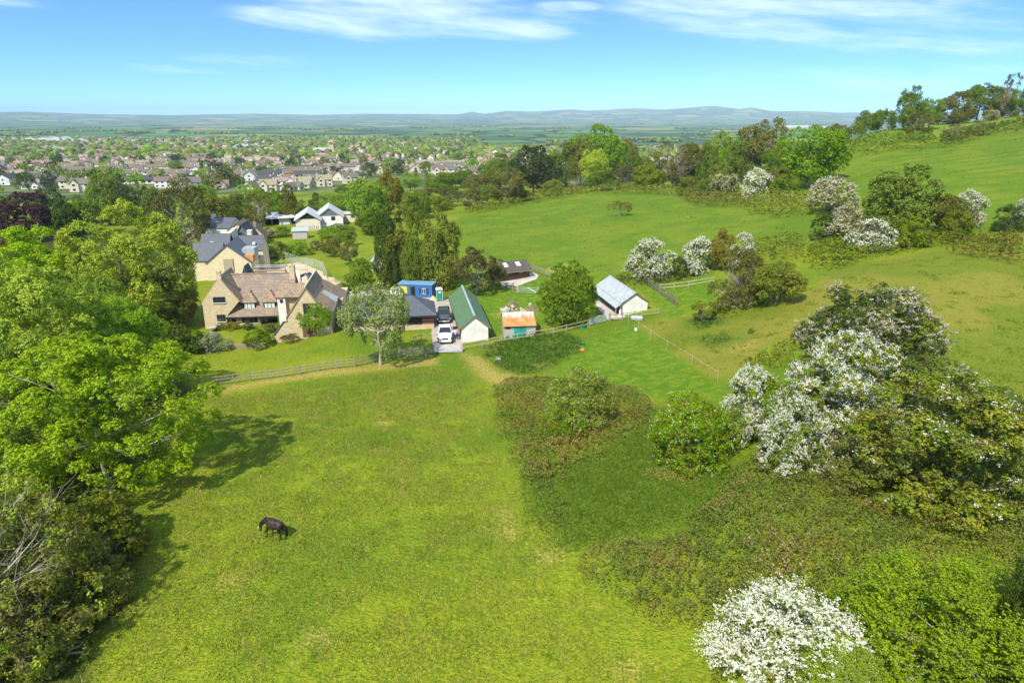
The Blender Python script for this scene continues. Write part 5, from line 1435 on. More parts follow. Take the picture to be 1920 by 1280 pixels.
# ------------------------------------------------------------------ small builders
def window(par, x0, x1, z0, z1, y, n=2, frame=None, pane=None, sill=True, axis='y', t=0.07):
    """a window set in a wall facing -y (axis 'y') or -x (axis 'x'): frame with n panes, sill"""
    frame = frame or M['dark_frame']; pane = pane or M['glass']

    def B(mb, a0, a1, d0, d1, c0, c1):
        return mb.box(a0, a1, y + d0, y + d1, c0, c1) if axis == 'y' else mb.box(y + d0, y + d1, a0, a1, c0, c1)
    fr = MB()
    B(fr, x0, x1, -0.05, 0.06, z0, z0 + t); B(fr, x0, x1, -0.05, 0.06, z1 - t, z1)
    for k in range(n + 1):
        c = x0 + (x1 - x0) * k / n
        B(fr, c - t / 2 - (0 if k else -t / 2), c + t / 2 - (0 if k < n else t / 2), -0.052, 0.058, z0 + t, z1 - t)
    f = fr.build('window', frame, par)
    for k in range(n):
        a = x0 + (x1 - x0) * k / n + t / 2; b = x0 + (x1 - x0) * (k + 1) / n - t / 2
        B(MB(), a, b, -0.02, 0.03, z0 + t, z1 - t).build('pane', pane, f)
    if sill:
        B(MB(), x0 - 0.1, x1 + 0.1, -0.12, 0.02, z0 - 0.1, z0 - 0.004).build('sill', M['render'], f)
    return f


def gable_walls(w, d, e, r, ax=0.5, base=-1.2):
    """closed wall body with gables on the -y and +y ends; ridge runs along y"""
    return MB().prism([(0, base), (w, base), (w, e), (w * ax, r), (0, e)], 'y', 0, d)


def gable_roof(w, d, e, r, ax=0.5, oh=0.3, th=0.14, ov=0.25):
    mb = MB()
    s0 = (r - e) / (w * ax); s1 = (r - e) / (w * (1 - ax))
    k = 0.06
    mb.slab([(-oh, -ov, e - s0 * oh + k), (w * ax, -ov, r + k), (w * ax, d + ov, r + k), (-oh, d + ov, e - s0 * oh + k)], th)
    mb.slab([(w * ax, -ov, r + k), (w + oh, -ov, e - s1 * oh + k), (w + oh, d + ov, e - s1 * oh + k), (w * ax, d + ov, r + k)], th)
    return mb


def sub(mb, dx, dy, dz=0.0, rz=0.0):
    c, s = math.cos(rz), math.sin(rz)
    mb.v = [(x * c - y * s + dx, x * s + y * c + dy, z + dz) for x, y, z in mb.v]
    return mb


def chimney(par, x, y, z0, z1, w=0.6, d=0.5, mat=None, pots=1):
    o = MB().box(x - w / 2, x + w / 2, y - d / 2, y + d / 2, z0, z1).box(x - w / 2 - 0.06, x + w / 2 + 0.06, y - d / 2 - 0.06, y + d / 2 + 0.06, z1 - 0.16, z1 - 0.03).build('chimney', mat or M['stone'], par)
    for k in range(pots):
        MB().tube([(x + (k - (pots - 1) / 2) * 0.35, y, z1), (x + (k - (pots - 1) / 2) * 0.35, y, z1 + 0.32)], [0.12, 0.1], 8).build('chimney_pot', M['brick'], o)
    return o


# ------------------------------------------------------------------ the stone farmhouse
def farmhouse():
    rz = R(7)
    o = thing('stone_farmhouse', 'gabled stone farmhouse with mossy brown stone-slate roofs and two hipped dormers', 'house', (-43.1, 98.2, -3.95), rz)
    S, RF = M['stone'], M['slate_stone']
    # main range: wall, recessed porch, steep roof
    MB().box(0.3, 5.1, 0.25, 8.6, -1.0, 1.75).box(5.1, 10.0, 1.7, 8.6, -1.0, 1.75).prism([(0.25, 1.75), (8.6, 1.75), (4.42, 6.75)], 'x', 0.35, 9.95).build('wall', S, o)
    rf = MB()
    rf.slab([(0.3, -0.45, 1.62), (10.15, -0.45, 1.62), (10.15, 4.42, 7.1), (0.1, 4.42, 7.1)], 0.16)
    rf.slab([(0.1, 4.42, 7.1), (10.15, 4.42, 7.1), (10.15, 9.1, 1.9), (0.1, 9.1, 1.9)], 0.16)
    roof = rf.build('roof', M['slate_red'], o)
    MB().box(0.1, 10.15, 4.3, 4.54, 7.06, 7.2).build('ridge', RF, roof)
    MB().box(0.35, 10.1, -0.58, -0.46, 1.46, 1.56).build('gutter', M['black'], o)
    MB().tube([(0.5, -0.4, 1.5), (0.5, 0.18, 1.3), (0.5, 0.18, -0.3)], 0.05).build('downpipe', M['black'], o)
    window(o, 2.45, 4.75, 0.45, 1.3, 0.21, 4)
    window(o, 1.0, 1.6, 0.3, 1.25, 0.21, 1)
    window(o, 5.9, 8.4, -0.2, 1.5, 1.66, 3, sill=False)
    MB().box(5.05, 5.2, 0.2, 0.4, -0.8, 1.6).build('porch_post', M['timber_dark'], o)
    chimney(o, 9.75, 4.2, 4.0, 8.4, 0.75, 1.0, S, 1)
    # two hipped dormers
    for x0 in (2.75, 5.7):
        x1 = x0 + 1.95; y = 0.55
        d = MB().box(x0 + 0.06, x1 - 0.06, y, y + 1.6, 2.3, 3.62).build('dormer', M['black'], o)
        window(d, x0 + 0.2, x1 - 0.2, 2.55, 3.5, y - 0.06, 3, M['dark_frame'], M['blind'])
        a = (x0 + x1) / 2
        k = MB()
        k.slab([(x0 - 0.22, y - 0.3, 3.58), (x1 + 0.22, y - 0.3, 3.58), (a, y + 1.1, 5.05)], 0.1)
        k.slab([(x0 - 0.22, y - 0.3, 3.60), (a, y + 1.1, 5.07), (a, 2.75, 5.07), (x0 - 0.22, y + 1.2, 3.60)], 0.1)
        k.slab([(a, y + 1.1, 5.07), (x1 + 0.22, y - 0.3, 3.60), (x1 + 0.22, y + 1.2, 3.60), (a, 2.75, 5.07)], 0.1)
        k.build('dormer_roof', RF, d)
    # left gabled wing
    MB().prism([(-2.75, -1.2), (0.45, -1.2), (0.45, 1.7), (2.55, 4.0), (0.1, 7.6), (-2.75, 3.95)], 'y', -0.35, 5.5).build('gable_wall', S, o)
    g = MB()
    g.slab([(-3.1, -0.2, 3.55), (0.1, -0.2, 7.85), (0.1, 6.5, 7.85), (-3.1, 6.5, 3.55)], 0.15)
    g.slab([(0.1, -0.2, 7.85), (2.75, -0.2, 3.85), (2.75, 4.2, 3.85), (0.1, 6.5, 7.85)], 0.15)
    g.build('gable_roof', RF, o)
    chimney(o, 0.1, 0.0, 6.6, 8.6, 0.6, 0.5, S, 0)
    window(o, -1.1, 0.6, 4.0 - 0.1, 4.75, -0.4, 3)
    window(o, -0.9, 0.3, 1.0, 2.05, -0.4, 2)
    MB().tube([(-2.8, -0.42, 3.6), (-2.85, -0.42, -0.3)], 0.05).build('downpipe', M['black'], o)
    # rear gable peeping over the ridge
    MB().prism([(0.9, 4.5), (3.6, 4.5), (2.2, 8.0)], 'y', 6.0, 8.8).build('rear_gable', M['slate_dark'], o)
    # link and pale stair turret
    MB().box(8.75, 12.0, -3.6, 2.0, -1.0, 5.4).build('link_wall', S, o)
    MB().box(8.9, 10.0, -4.2, -3.55, -1.0, 5.45).build('stair_turret', M['render'], o)
    window(o, 9.25, 9.65, 4.6, 5.05, -4.24, 1, sill=False)
    k = MB(); k.slab([(8.6, -4.45, 5.45), (12.6, -4.45, 5.45), (12.6, -1.2, 6.75), (8.6, -1.2, 6.75)], 0.14); k.slab([(8.6, -1.2, 6.75), (12.6, -1.2, 6.75), (12.6, 2.2, 5.4), (8.6, 2.2, 5.4)], 0.14)
    k.build('link_roof', RF, o)
    # front wing with the big gable
    y0, y1 = -9.3, 0.4
    MB().prism([(9.1, -1.2), (17.0, -1.2), (17.0, 4.4), (15.0, 6.05), (13.9, 7.8), (10.8, 3.45), (9.1, 1.35)], 'y', y0, y1).build('wing_wall', S, o)
    q = MB()
    for (xa, za), (xb, zb) in (((10.62, 3.42), (13.9, 8.02)), ((13.9, 8.02), (15.05, 6.2)), ((15.05, 6.2), (17.35, 4.35))):
        q.slab([(xa, y0 - 0.14, za), (xb, y0 - 0.14, zb), (xb, y1 + 0.5, zb + 0.12), (xa, y1 + 0.5, za)], 0.15)
    w = q.build('wing_roof', RF, o)
    MB().slab([(8.75, y0 - 0.14, 1.05), (10.72, y0 - 0.14, 3.5), (10.72, -4.4, 3.5), (8.75, -4.4, 1.05)], 0.12).build('lean_to_roof', M['slate_grey'], w)
    MB().tube([(13.9, y0 - 0.2, 8.12), (13.9, y1 + 0.5, 8.24)], 0.12, 6).build('ridge', M['cream'], w)
    MB().box(10.45, 11.0, y0 - 0.2, y0 + 0.25, 3.3, 3.95).build('kneeler', M['render'], w)
    MB().tube([(9.0, y0 - 0.16, 1.0), (9.2, y0 - 0.1, 0.7), (9.2, y0 - 0.1, -0.6)], 0.06).build('downpipe', M['black'], o)
    d = MB().box(13.0, 14.85, y0 - 0.06, y0 + 0.1, 0.9, 2.7).build('door', M['door_brown'], o)
    MB().box(13.9, 13.95, y0 - 0.075, y0 - 0.06, 0.95, 2.65).build('door_joint', M['black'], d)
    MB().box(12.8, 15.2, y0 - 0.9, y0 - 0.02, -0.4, 0.55).box(12.85, 15.15, y0 - 0.5, y0 - 0.03, 0.55, 0.85).build('doorstep', M['stone_dark'], o)
    window(o, 13.35, 14.3, 4.1, 5.7, y0 - 0.05, 2, M['door_brown'])
    # rear cross roof and swept side dormer
    MB().box(14.4, 18.0, -3.2, 4.2, -1.0, 4.6).build('rear_wall', S, o)
    q = MB(); q.slab([(14.0, -3.5, 4.2 + 1.9), (18.3, -3.5, 4.2), (18.3, 0.4, 4.9), (14.0, 0.4, 7.4)], 0.14); q.slab([(14.0, 0.4, 7.4), (18.3, 0.4, 4.9), (18.3, 4.6, 3.4), (14.0, 4.6, 5.8)], 0.14)
    q.build('rear_roof', M['tile_brown'], o)
    d = MB().hexa([(15.4, -4.6, 4.6), (17.4, -4.6, 4.6), (17.4, -3.3, 4.6), (15.4, -3.3, 4.6)], [(15.4, -4.6, 6.1), (17.4, -4.6, 5.0), (17.4, -3.3, 5.0), (15.4, -3.3, 6.1)]).build('side_dormer', M['lead'], o)
    return o


farmhouse()
# climbers on the wing
def climber(name, label, uvD, w, h, kind, leaf):
    u, v, D = uvD
    x = xper(u, v) * D; z = CAM_H + slope(v) * D
    e = plant_at(name, label, 'climber', (x, D, z), w, h, kind, leaf, 0, depth=w * 0.35, rz=0.3)


climber('wall_climber', 'broad leafy climber spreading over the farmhouse gable beside the brown door', (597, 617, 89.9), 4.6, 3.7, 'shrub', 'bright')
climber('wall_climber', 'thin reddish climber low on the farmhouse gable left of the brown door', (545, 640, 88.9), 2.8, 1.1, 'shrub', 'brown')
climber('wall_climber', 'small leafy sprig climbing left of the loft opening', (562, 600, 89.6), 1.0, 1.1, 'shrub', 'bright')


# ------------------------------------------------------------------ slate-roofed house under repair, and the cottages behind it
def slate_house():
    o = thing('slate_roofed_house', 'new stone house with several grey slate roofs and scaffolding, behind the farmhouse', 'house', (-60.9, 134.0, -4.5), R(7))
    S, RF = M['stone_new'], M['slate_grey']
    gable_walls(8.6, 13.0, 3.0, 6.5, 0.5).build('wall', S, o)
    gable_roof(8.6, 13.0, 3.0, 6.5, 0.5).build('roof', RF, o)
    MB().box(3.3, 5.1, -0.03, 0.2, 1.2, 3.6).build('loft_opening', M['timber_warm'], o)
    MB().box(5.1, 5.3, -0.05, 0.1, 1.0, 3.7).build('loft_dark_frame', M['timber_dark'], o)  # dark timber strip along one side of the loft opening
    # left twin cross roofs
    for k, (ya, yb, e, r) in enumerate(((0.6, 5.4, 3.5, 6.6), (6.0, 11.5, 4.2, 7.4))):
        ym = (ya + yb) / 2
        MB().prism([(ya, -1.0), (yb, -1.0), (yb, e), (ym, r - 0.1), (ya, e)], 'x', -2.6, 2.6).build('wing_wall', S, o)
        q = MB(); q.slab([(-2.9, ya - 0.3, e - 0.25), (3.0, ya - 0.3, e - 0.25), (3.0, ym, r), (-2.9, ym, r)], 0.13); q.slab([(-2.9, ym, r), (3.0, ym, r), (3.0, yb + 0.3, e - 0.25), (-2.9, yb + 0.3, e - 0.25)], 0.13)
        w = q.build('wing_roof', RF, o)
        if k:
            MB().box(-0.9, -0.2, 7.0, 7.7, 5.25, 5.95).build('skylight', M['white'], w)
    # right cross roof with lead box dormer
    q = MB(); q.slab([(4.3, 6.8, 4.0), (9.6, 6.8, 4.0), (9.6, 9.6, 6.8), (4.3, 9.6, 6.8)], 0.13); q.slab([(4.3, 9.6, 6.8), (9.6, 9.6, 6.8), (9.6, 12.4, 4.0), (4.3, 12.4, 4.0)], 0.13)
    w = q.build('cross_roof', RF, o)
    MB().box(7.4, 8.0, 7.5, 8.1, 5.1, 5.6).build('skylight', M['white'], w)
    MB().prism([(7.0, -1.0), (12.2, -1.0), (12.2, 4.0), (9.6, 6.65), (7.0, 4.0)], 'x', 8.4, 9.5).build('cross_wall', S, o)
    MB().box(6.6, 9.0, 2.0, 5.2, 3.0, 5.3).build('box_dormer', M['lead'], o)
    MB().prism([(6.9, 2.9), (9.0, 2.9), (9.0, 4.2), (7.4, 4.2)], 'y', 0.35, 1.9).build('insulation_board', M['orange'], o)
    # zinc clad gable at the back
    sub(gable_walls(3.6, 6.0, 5.6, 8.4), 2.0, 14.5).build('rear_wall', M['zinc'], o)
    sub(gable_roof(3.6, 6.0, 5.6, 8.4), 2.0, 14.5).build('rear_roof', M['slate_dark'], o)
    MB().hexa([(0.6, 9.0, 5.0), (1.6, 9.0, 5.0), (3.2, 13.5, 6.0), (2.2, 13.5, 6.0)], [(0.6, 9.0, 6.2), (1.6, 9.0, 6.4), (3.2, 13.5, 8.0), (2.2, 13.5, 7.8)]).build('parapet', M['cream'], o)
    chimney(o, 6.2, 11.5, 5.0, 7.6, 0.9, 1.4, M['cream'], 0)
    return o


slate_house()


def scaffold(name, label, loc, rz, n, step, dep, lifts, h):
    o = thing(name, label, 'scaffolding', loc, rz)
    for i in range(n):
        for y in (0, dep):
            MB().tube([(i * step, y, -0.3), (i * step, y, h)], 0.035, 5).build('standard', M['galv'], o)
    for z in lifts:
        for y in (0, dep):
            MB().tube([(-0.3, y, z), ((n - 1) * step + 0.3, y, z)], 0.03, 5).build('ledger', M['galv'], o)
            MB().tube([(-0.3, y, z + 1.0), ((n - 1) * step + 0.3, y, z + 1.0)], 0.03, 5).build('guard_rail', M['galv'], o)
        for k in range(3):
            MB().box(-0.2, (n - 1) * step + 0.2, 0.06 + k * dep / 3.2, 0.02 + (k + 0.9) * dep / 3.2, z + 0.04, z + 0.09).build('board', M['timber_warm'], o)
    return o


scaffold('scaffolding', 'scaffolding along the west side of the slate-roofed house', (-64.8, 131.5, -5.3), R(97), 4, 2.2, 1.2, (1.6, 3.2), 4.8)
scaffold('scaffolding', 'low scaffolding around the half-built extension', (-50.5, 132.5, -5.0), R(5), 5, 2.4, 1.3, (2.0,), 4.6)


def cottage(name, label, u, vb, D, w, d, e, r, wall, roof, rz, cat='house', chim=None, win=(), zb=None):
    x = xper(u, vb) * D; z = (CAM_H + slope(vb) * D) if zb is None else zb
    o = thing(name, label, cat, (x, D, z), rz)
    c = MB(); c = sub(gable_walls(w, d, e, r, base=-2.0), -w / 2, 0); c.build('wall', wall, o)
    rf = sub(gable_roof(w, d, e, r), -w / 2, 0).build('roof', roof, o)
    if chim:
        chimney(rf, *chim)
    for k in win:
        window(o, *k)
    return o


cottage('stone_cottage', 'small stone cottage with a brown roof just behind the grey slate roofs', 447, 452, 165, 4.4, 9, 2.6, 4.3, M['stone_new'], M['tile_brown'], R(10))
cottage('stone_cottage', 'stone cottage with steep brown roof and end chimney beside the creamy bush', 482, 461, 184, 4.6, 8, 2.6, 5.2, M['stone'], M['tile_brown'], R(16), chim=(0.0, 0.2, 4.6, 6.4, 0.6, 0.5, M['brick'], 1), win=((-0.5, 0.5, 1.2, 2.1, -0.04, 2),))
cottage('slate_cottage', 'dark slate house with a white chimney, furthest of the roofs behind the farmhouse', 447, 447, 186, 7.5, 7, 3.4, 5.6, M['render'], M['slate_grey'], R(80), chim=(0.0, 6.6, 3.6, 6.4, 1.2, 0.8, M['white'], 0))


# building site bits
def site():
    o = thing('half_built_extension', 'half-built block extension with red steel beam behind the farmhouse ridge', 'building', (-51.5, 131.0, -5.0), R(5))
    MB().box(0, 3.4, 0, 0.25, -0.5, 1.9).build('wall', M['block'], o)
    MB().box(3.4, 7.0, 0.6, 0.85, -0.5, 2.3).build('wall', M['stone_new'], o)
    MB().box(0, 0.25, 0.25, 4.5, -0.5, 1.8).build('wall', M['block'], o)
    MB().box(7.0, 9.8, -0.2, 0.1, -0.5, 2.5).build('wall', M['render'], o)
    MB().box(-0.4, 7.4, -0.35, -0.2, 2.36, 2.5).build('steel_beam', M['steel'], o)
    MB().box(7.1, 7.25, -0.4, -0.25, -0.5, 3.0).build('steel_post', M['steel'], o)
    MB().box(4.0, 5.6, 0.5, 0.58, 0.6, 1.7).build('window_opening', M['dark_room'], o)
    for k in range(4):
        s = thing('stone_pallet', ['pallet of wrapped stone blocks beside the red beam', 'pallet of pale blocks at the extension corner', 'wrapped pallet of blocks nearest the sand heap', 'pallet of sawn stone by the scaffold foot'][k], 'pallet', (-43.5 + k * 1.7, 129.2 + 0.6 * (k % 2), -4.75), R(6 + 9 * k))
        MB().box(-0.55, 0.55, -0.45, 0.45, 0.0, 0.14).build('pallet_base', M['timber_warm'], s)
        MB().box(-0.5, 0.5, -0.42, 0.42, 0.145, 1.0 + 0.2 * (k % 3)).build('block_stack', M['render'] if k % 2 else M['stone_new'], s, bevel=0.04)
    return o


site()


def heap(name, label, cat, loc, rx, ry, h, mat, seed, kind=None):
    rng = np.random.default_rng(seed)
    n = 26
    A, Q = np.meshgrid(np.linspace(0, 2 * math.pi, 36, endpoint=False), np.linspace(0, 1, n), indexing='ij')
    x = np.cos(A) * Q * rx; y = np.sin(A) * Q * ry
    z = h * (1 - Q ** 1.6) * (0.65 + 0.7 * fbm(x * 1.3 + seed, y * 1.3 + 5, 3)) + 0.12 * (fbm(x * 5 + 3, y * 5, 2) - 0.5) - 0.12 * Q
    i = np.arange(36 * n).reshape(36, n); j = np.roll(i, -1, 0)
    f = np.stack([i[:, :-1], i[:, 1:], j[:, 1:], j[:, :-1]], -1).reshape(-1, 4)
    o = link(name, mesh_np(name, np.stack([x, y, z], -1).reshape(-1, 3), f, [mat], smooth=True), None, loc)
    return tag(o, label, cat)


heap('sand_heap', 'big heap of orange building sand beside the site fence', 'heap', (-36.5, 128.5, -4.7), 4.2, 3.2, 1.9, M['sand'], 3)
heap('tarpaulin_heap', 'heap of material under a black tarpaulin behind the sand', 'heap', (-41.0, 133.5, -4.9), 3.2, 1.8, 1.5, M['tarp'], 5)
heap('soil_heap', 'grassy soil heap behind the rubble pile by the rusty shed', 'heap', G(958, 577) + Vector((0, 0, -0.1)), 1.5, 1.2, 1.2, M['turf'], 8)
heap('soil_heap', 'brown soil heap right of the rubble pile', 'heap', G(997, 582) + Vector((0, 0, -0.1)), 1.6, 1.2, 0.9, M['turf'], 9)


def mesh_fence(name, label, px, h=2.0):
    pts = [G(u, v) for u, v in px]
    o = thing(name, label, 'fence', pts[0])
    for a, b in zip(pts[:-1], pts[1:]):
        a = a - pts[0]; b = b - pts[0]
        n = max(1, round((b - a).length / 3.4))
        for k in range(n):
            p = a.lerp(b, (k + 0.02) / n); q = a.lerp(b, (k + 0.98) / n)
            z = Vector((0, 0, h))
            e = MB().tube([p, p + z, q + z, q], 0.025, 5, caps=False).build('panel_frame', M['galv'], o)
            MB().face([p + z * 0.04, q + z * 0.04, q + z * 0.97, p + z * 0.97]).build('mesh_infill', M['net'], e)
    return o


mesh_fence('site_fence', 'wire mesh site fence panels curving round the sand heap', [(535,488),(570,500),(590,502),(606,508),(614,528),(612,545)])


# ------------------------------------------------------------------ outbuildings
def garage():
    o = thing('hipped_garage', 'slate-roofed timber garage on a stone base, behind the willow', 'garage', (-23.6, 91.6, -2.85), R(9))
    w, d, e, r = 12.6, 7.0, 2.3, 4.3
    MB().box(0, w, 0, 0.35, -1.0, 0.75).box(0, 0.35, 0.35, d, -1.0, 0.75).build('stone_base', M['stone'], o)
    # board cladding, one board at a time
    n = 42
    bd = MB().box(0, w / n - 0.02, 0, 0.06, 0.76, e + 0.05).mesh('board', M['plank_red'])
    for k in range(n):
        link('board', bd, o, (k * w / n, 0.12 + 0.012 * (k % 2), 0))
    MB().box(0.1, w - 0.1, 0.2, d - 0.1, 0.2, e).build('wall', M['timber_dark'], o)
    MB().box(9.0, 10.9, 0.05, 0.11, 0.4, 2.1).build('dark_doorway', M['dark_room'], o)
    q = MB(); oh = 0.45; y = d / 2; z = e - 0.1
    q.slab([(-oh, -oh, z), (w + oh, -oh, z), (w - 3.0, y, r), (3.0, y, r)], 0.14)
    q.slab([(w + oh, d + oh, z), (-oh, d + oh, z), (3.0, y, r), (w - 3.0, y, r)], 0.14)
    q.slab([(-oh, d + oh, z), (-oh, -oh, z), (3.0, y, r)], 0.14)
    q.slab([(w + oh, -oh, z), (w + oh, d + oh, z), (w - 3.0, y, r)], 0.14)
    rf = q.build('roof', M['slate_grey'], o)
    MB().tube([(3.0, y, r + 0.03), (w - 3.0, y, r + 0.03)], 0.1, 6).build('ridge', M['slate_dark'], rf)
    MB().box(-0.4, w + 0.4, -0.62, -0.5, e - 0.3, e - 0.18).build('gutter', M['black'], o)
    return o


garage()
b = thing('wheelie_bin', 'blue wheelie bin in the passage between farmhouse and garage', 'bin', G(642, 606))
MB().hexa([(-.25,-.28,.1),(.25,-.28,.1),(.25,.28,.1),(-.25,.28,.1)], [(-.32,-.36,.95),(.32,-.36,.95),(.32,.36,.95),(-.32,.36,.95)]).build('bin_body', M['blue_dark'], b, bevel=0.03)
MB().box(-.34, .34, -.4, .38, .96, 1.05).build('lid', M['blue_dark'], b, bevel=0.02)
for s in (-1, 1):
    MB().disc((s * .3, .3, .1), (1, 0, 0), .1, .06).build('wheel', M['rubber'], b)

wl = thing('garden_wall', 'low stone garden wall running from the silvery bush to the dark bush', 'wall', G(432, 655))
a, b_ = G(432, 655) - G(432, 655), G(500, 652) - G(432, 655)
for k in range(18):
    p = a.lerp(b_, k / 18)
    for c in range(3):
        L = b_.length / 18
        s_ = MB().box(0, L * 0.94, -0.17, 0.17, 0.0, 0.27).build('stone', M['stone_dark'], wl, bevel=0.03)
        s_.location = p + Vector((((c % 2) - 0.5) * L * 0.4, ((k * 7 + c * 3) % 5) * 0.008, -0.1 + c * 0.28))
        s_.rotation_euler = (0, 0, math.atan2(b_.y, b_.x))

# the passage wall between farmhouse and garage
lw = thing('log_store', 'dark log store wall in the passage beside the farmhouse', 'shed', G(632, 600), R(10))
MB().box(-0.8, 1.0, 0, 1.6, -0.3, 1.9).build('wall', M['plank_brown'], lw)
MB().slab([(-1.0, -0.2, 1.95), (1.2, -0.2, 1.95), (1.2, 1.9, 2.4), (-1.0, 1.9, 2.4)], 0.1).build('roof', M['brick'], lw)


def green_stable():
    f = G(866, 643)
    w, d, e, r = 3.55, 17.0, 2.25, 3.75
    o = thing('green_roofed_stable', 'long white stable block with a green sheet roof beside the parked cars', 'stable', f + Vector((0, 0.1, -0.05)), R(9.5))
    gable_walls(w, d, e, r).build('wall', M['white'], o)
    rf = gable_roof(w, d, e, r, oh=0.42, th=0.06, ov=0.18).build('roof', M['green_sheet'], o)
    MB().prism([(w/2 - 0.16, r + 0.02), (w/2, r + 0.14), (w/2 + 0.16, r + 0.02)], 'y', -0.2, d + 0.2).build('ridge_capping', M['galv'], rf)
    for s in (0, 1):
        x0, x1 = (-0.42, w / 2) if s == 0 else (w / 2, w + 0.42)
        z0, z1 = (e - 0.3, r) if s == 0 else (r, e - 0.3)
        MB().slab([(x0, -0.22, z0 + 0.06), (x1, -0.22, z1 + 0.06), (x1, -0.17, z1 + 0.06), (x0, -0.17, z0 + 0.06)], 0.18).build('barge_board', M['timber_dark'], o)
    MB().tube([(w / 2, -0.03, 2.75), (w / 2, 0.05, 2.75)], 0.13, 10).build('round_vent', M['render'], o)
    MB().box(-0.5, -0.44, 0, d, e - 0.32, e - 0.24).build('gutter', M['black'], o)
    for k in range(5):
        y = 1.4 + k * 3.2
        dr = MB().box(-0.06, 0.02, y, y + 1.2, 0.0, 1.15).build('stable_door', M['black'], o)
        MB().box(-0.04, 0.02, y, y + 1.2, 1.2, 2.05).build('door_opening', M['dark_room'], o)
        window(o, y + 1.6, y + 2.5, 1.1, 1.85, -0.03, 2, M['white'], axis='x', sill=False)
    return o


green_stable()


def rusty_shed():
    f = G(948, 637)
    o = thing('rusty_roofed_shed', 'small silvered board shed with a rusty tin roof and teal doors', 'shed', f + Vector((-0.15, 0.3, -0.1)), R(4))
    w, d = 4.15, 4.6
    MB().box(0.08, w - 0.08, 0.08, d, -0.3, 2.05).prism([(0.08, 2.05), (d, 2.05), (d / 2 + 0.3, 3.0)], 'x', 0.1, w - 0.1).build('wall', M['timber_dark'], o)
    n = 9
    for k in range(n):
        z = 0.0 + k * 0.235
        bd = MB().box(0.0, w, 0.0, 0.07, z, z + 0.22)
        if k in (2, 8):
            bd = MB().box(0.0, 0.2 if k == 8 else 1.3, 0.0, 0.07, z, z + 0.2).box(0.75 if k == 8 else 2.95, w, 0.0, 0.07, z, z + 0.2)
        bd.build('board', M['plank_grey'], o)
        MB().box(-0.06, 0.0, 0.0, d, z, z + 0.215).build('board', M['plank_grey'], o)
        MB().box(w, w + 0.06, 0.0, d, z, z + 0.215).build('board', M['timber'], o)
    for k in range(12):
        y = d * k / 12; top = 3.0 - abs(y + 0.2 - d / 2 - 0.3) * 0.37
        MB().box(-0.075, -0.062, y + 0.02, y + d / 12 - 0.02, 2.0, max(2.2, top)).build('gable_board', M['plank_grey'], o)
    MB().box(1.35, 2.1, -0.06, -0.01, 0.12, 1.75).build('door', M['teal'], o)
    MB().box(2.12, 2.9, -0.065, -0.01, 0.8, 1.85).build('door', M['teal'], o)
    MB().box(2.12, 2.9, -0.062, -0.01, 0.1, 0.78).build('lower_door', M['teal'], o)
    MB().box(1.1, 1.34, -0.055, -0.01, 0.1, 1.9).build('door_frame', M['teal_light'], o)
    MB().box(2.91, 3.5, -0.055, -0.01, 1.5, 1.85).build('door_panel', M['teal_light'], o)
    MB().box(1.35, 2.9, -0.02, 0.03, 1.86, 2.02).build('door_gap', M['dark_room'], o)
    window(o, 0.2, 0.72, 1.55, 1.95, -0.03, 2, M['dark_room'], M['dark_room'], sill=False)
    q = MB()
    q.slab([(-0.2, -0.35, 1.95), (w + 0.15, -0.3, 2.0), (w - 0.05, d / 2 + 0.3, 3.15), (-0.15, d / 2 + 0.3, 3.12)], 0.05)
    q.slab([(-0.15, d / 2 + 0.3, 3.12), (w - 0.05, d / 2 + 0.3, 3.15), (w + 0.15, d + 0.4, 2.0), (-0.2, d + 0.4, 2.0)], 0.05)
    q.build('roof', M['rust_sheet'], o)
    return o


rusty_shed()


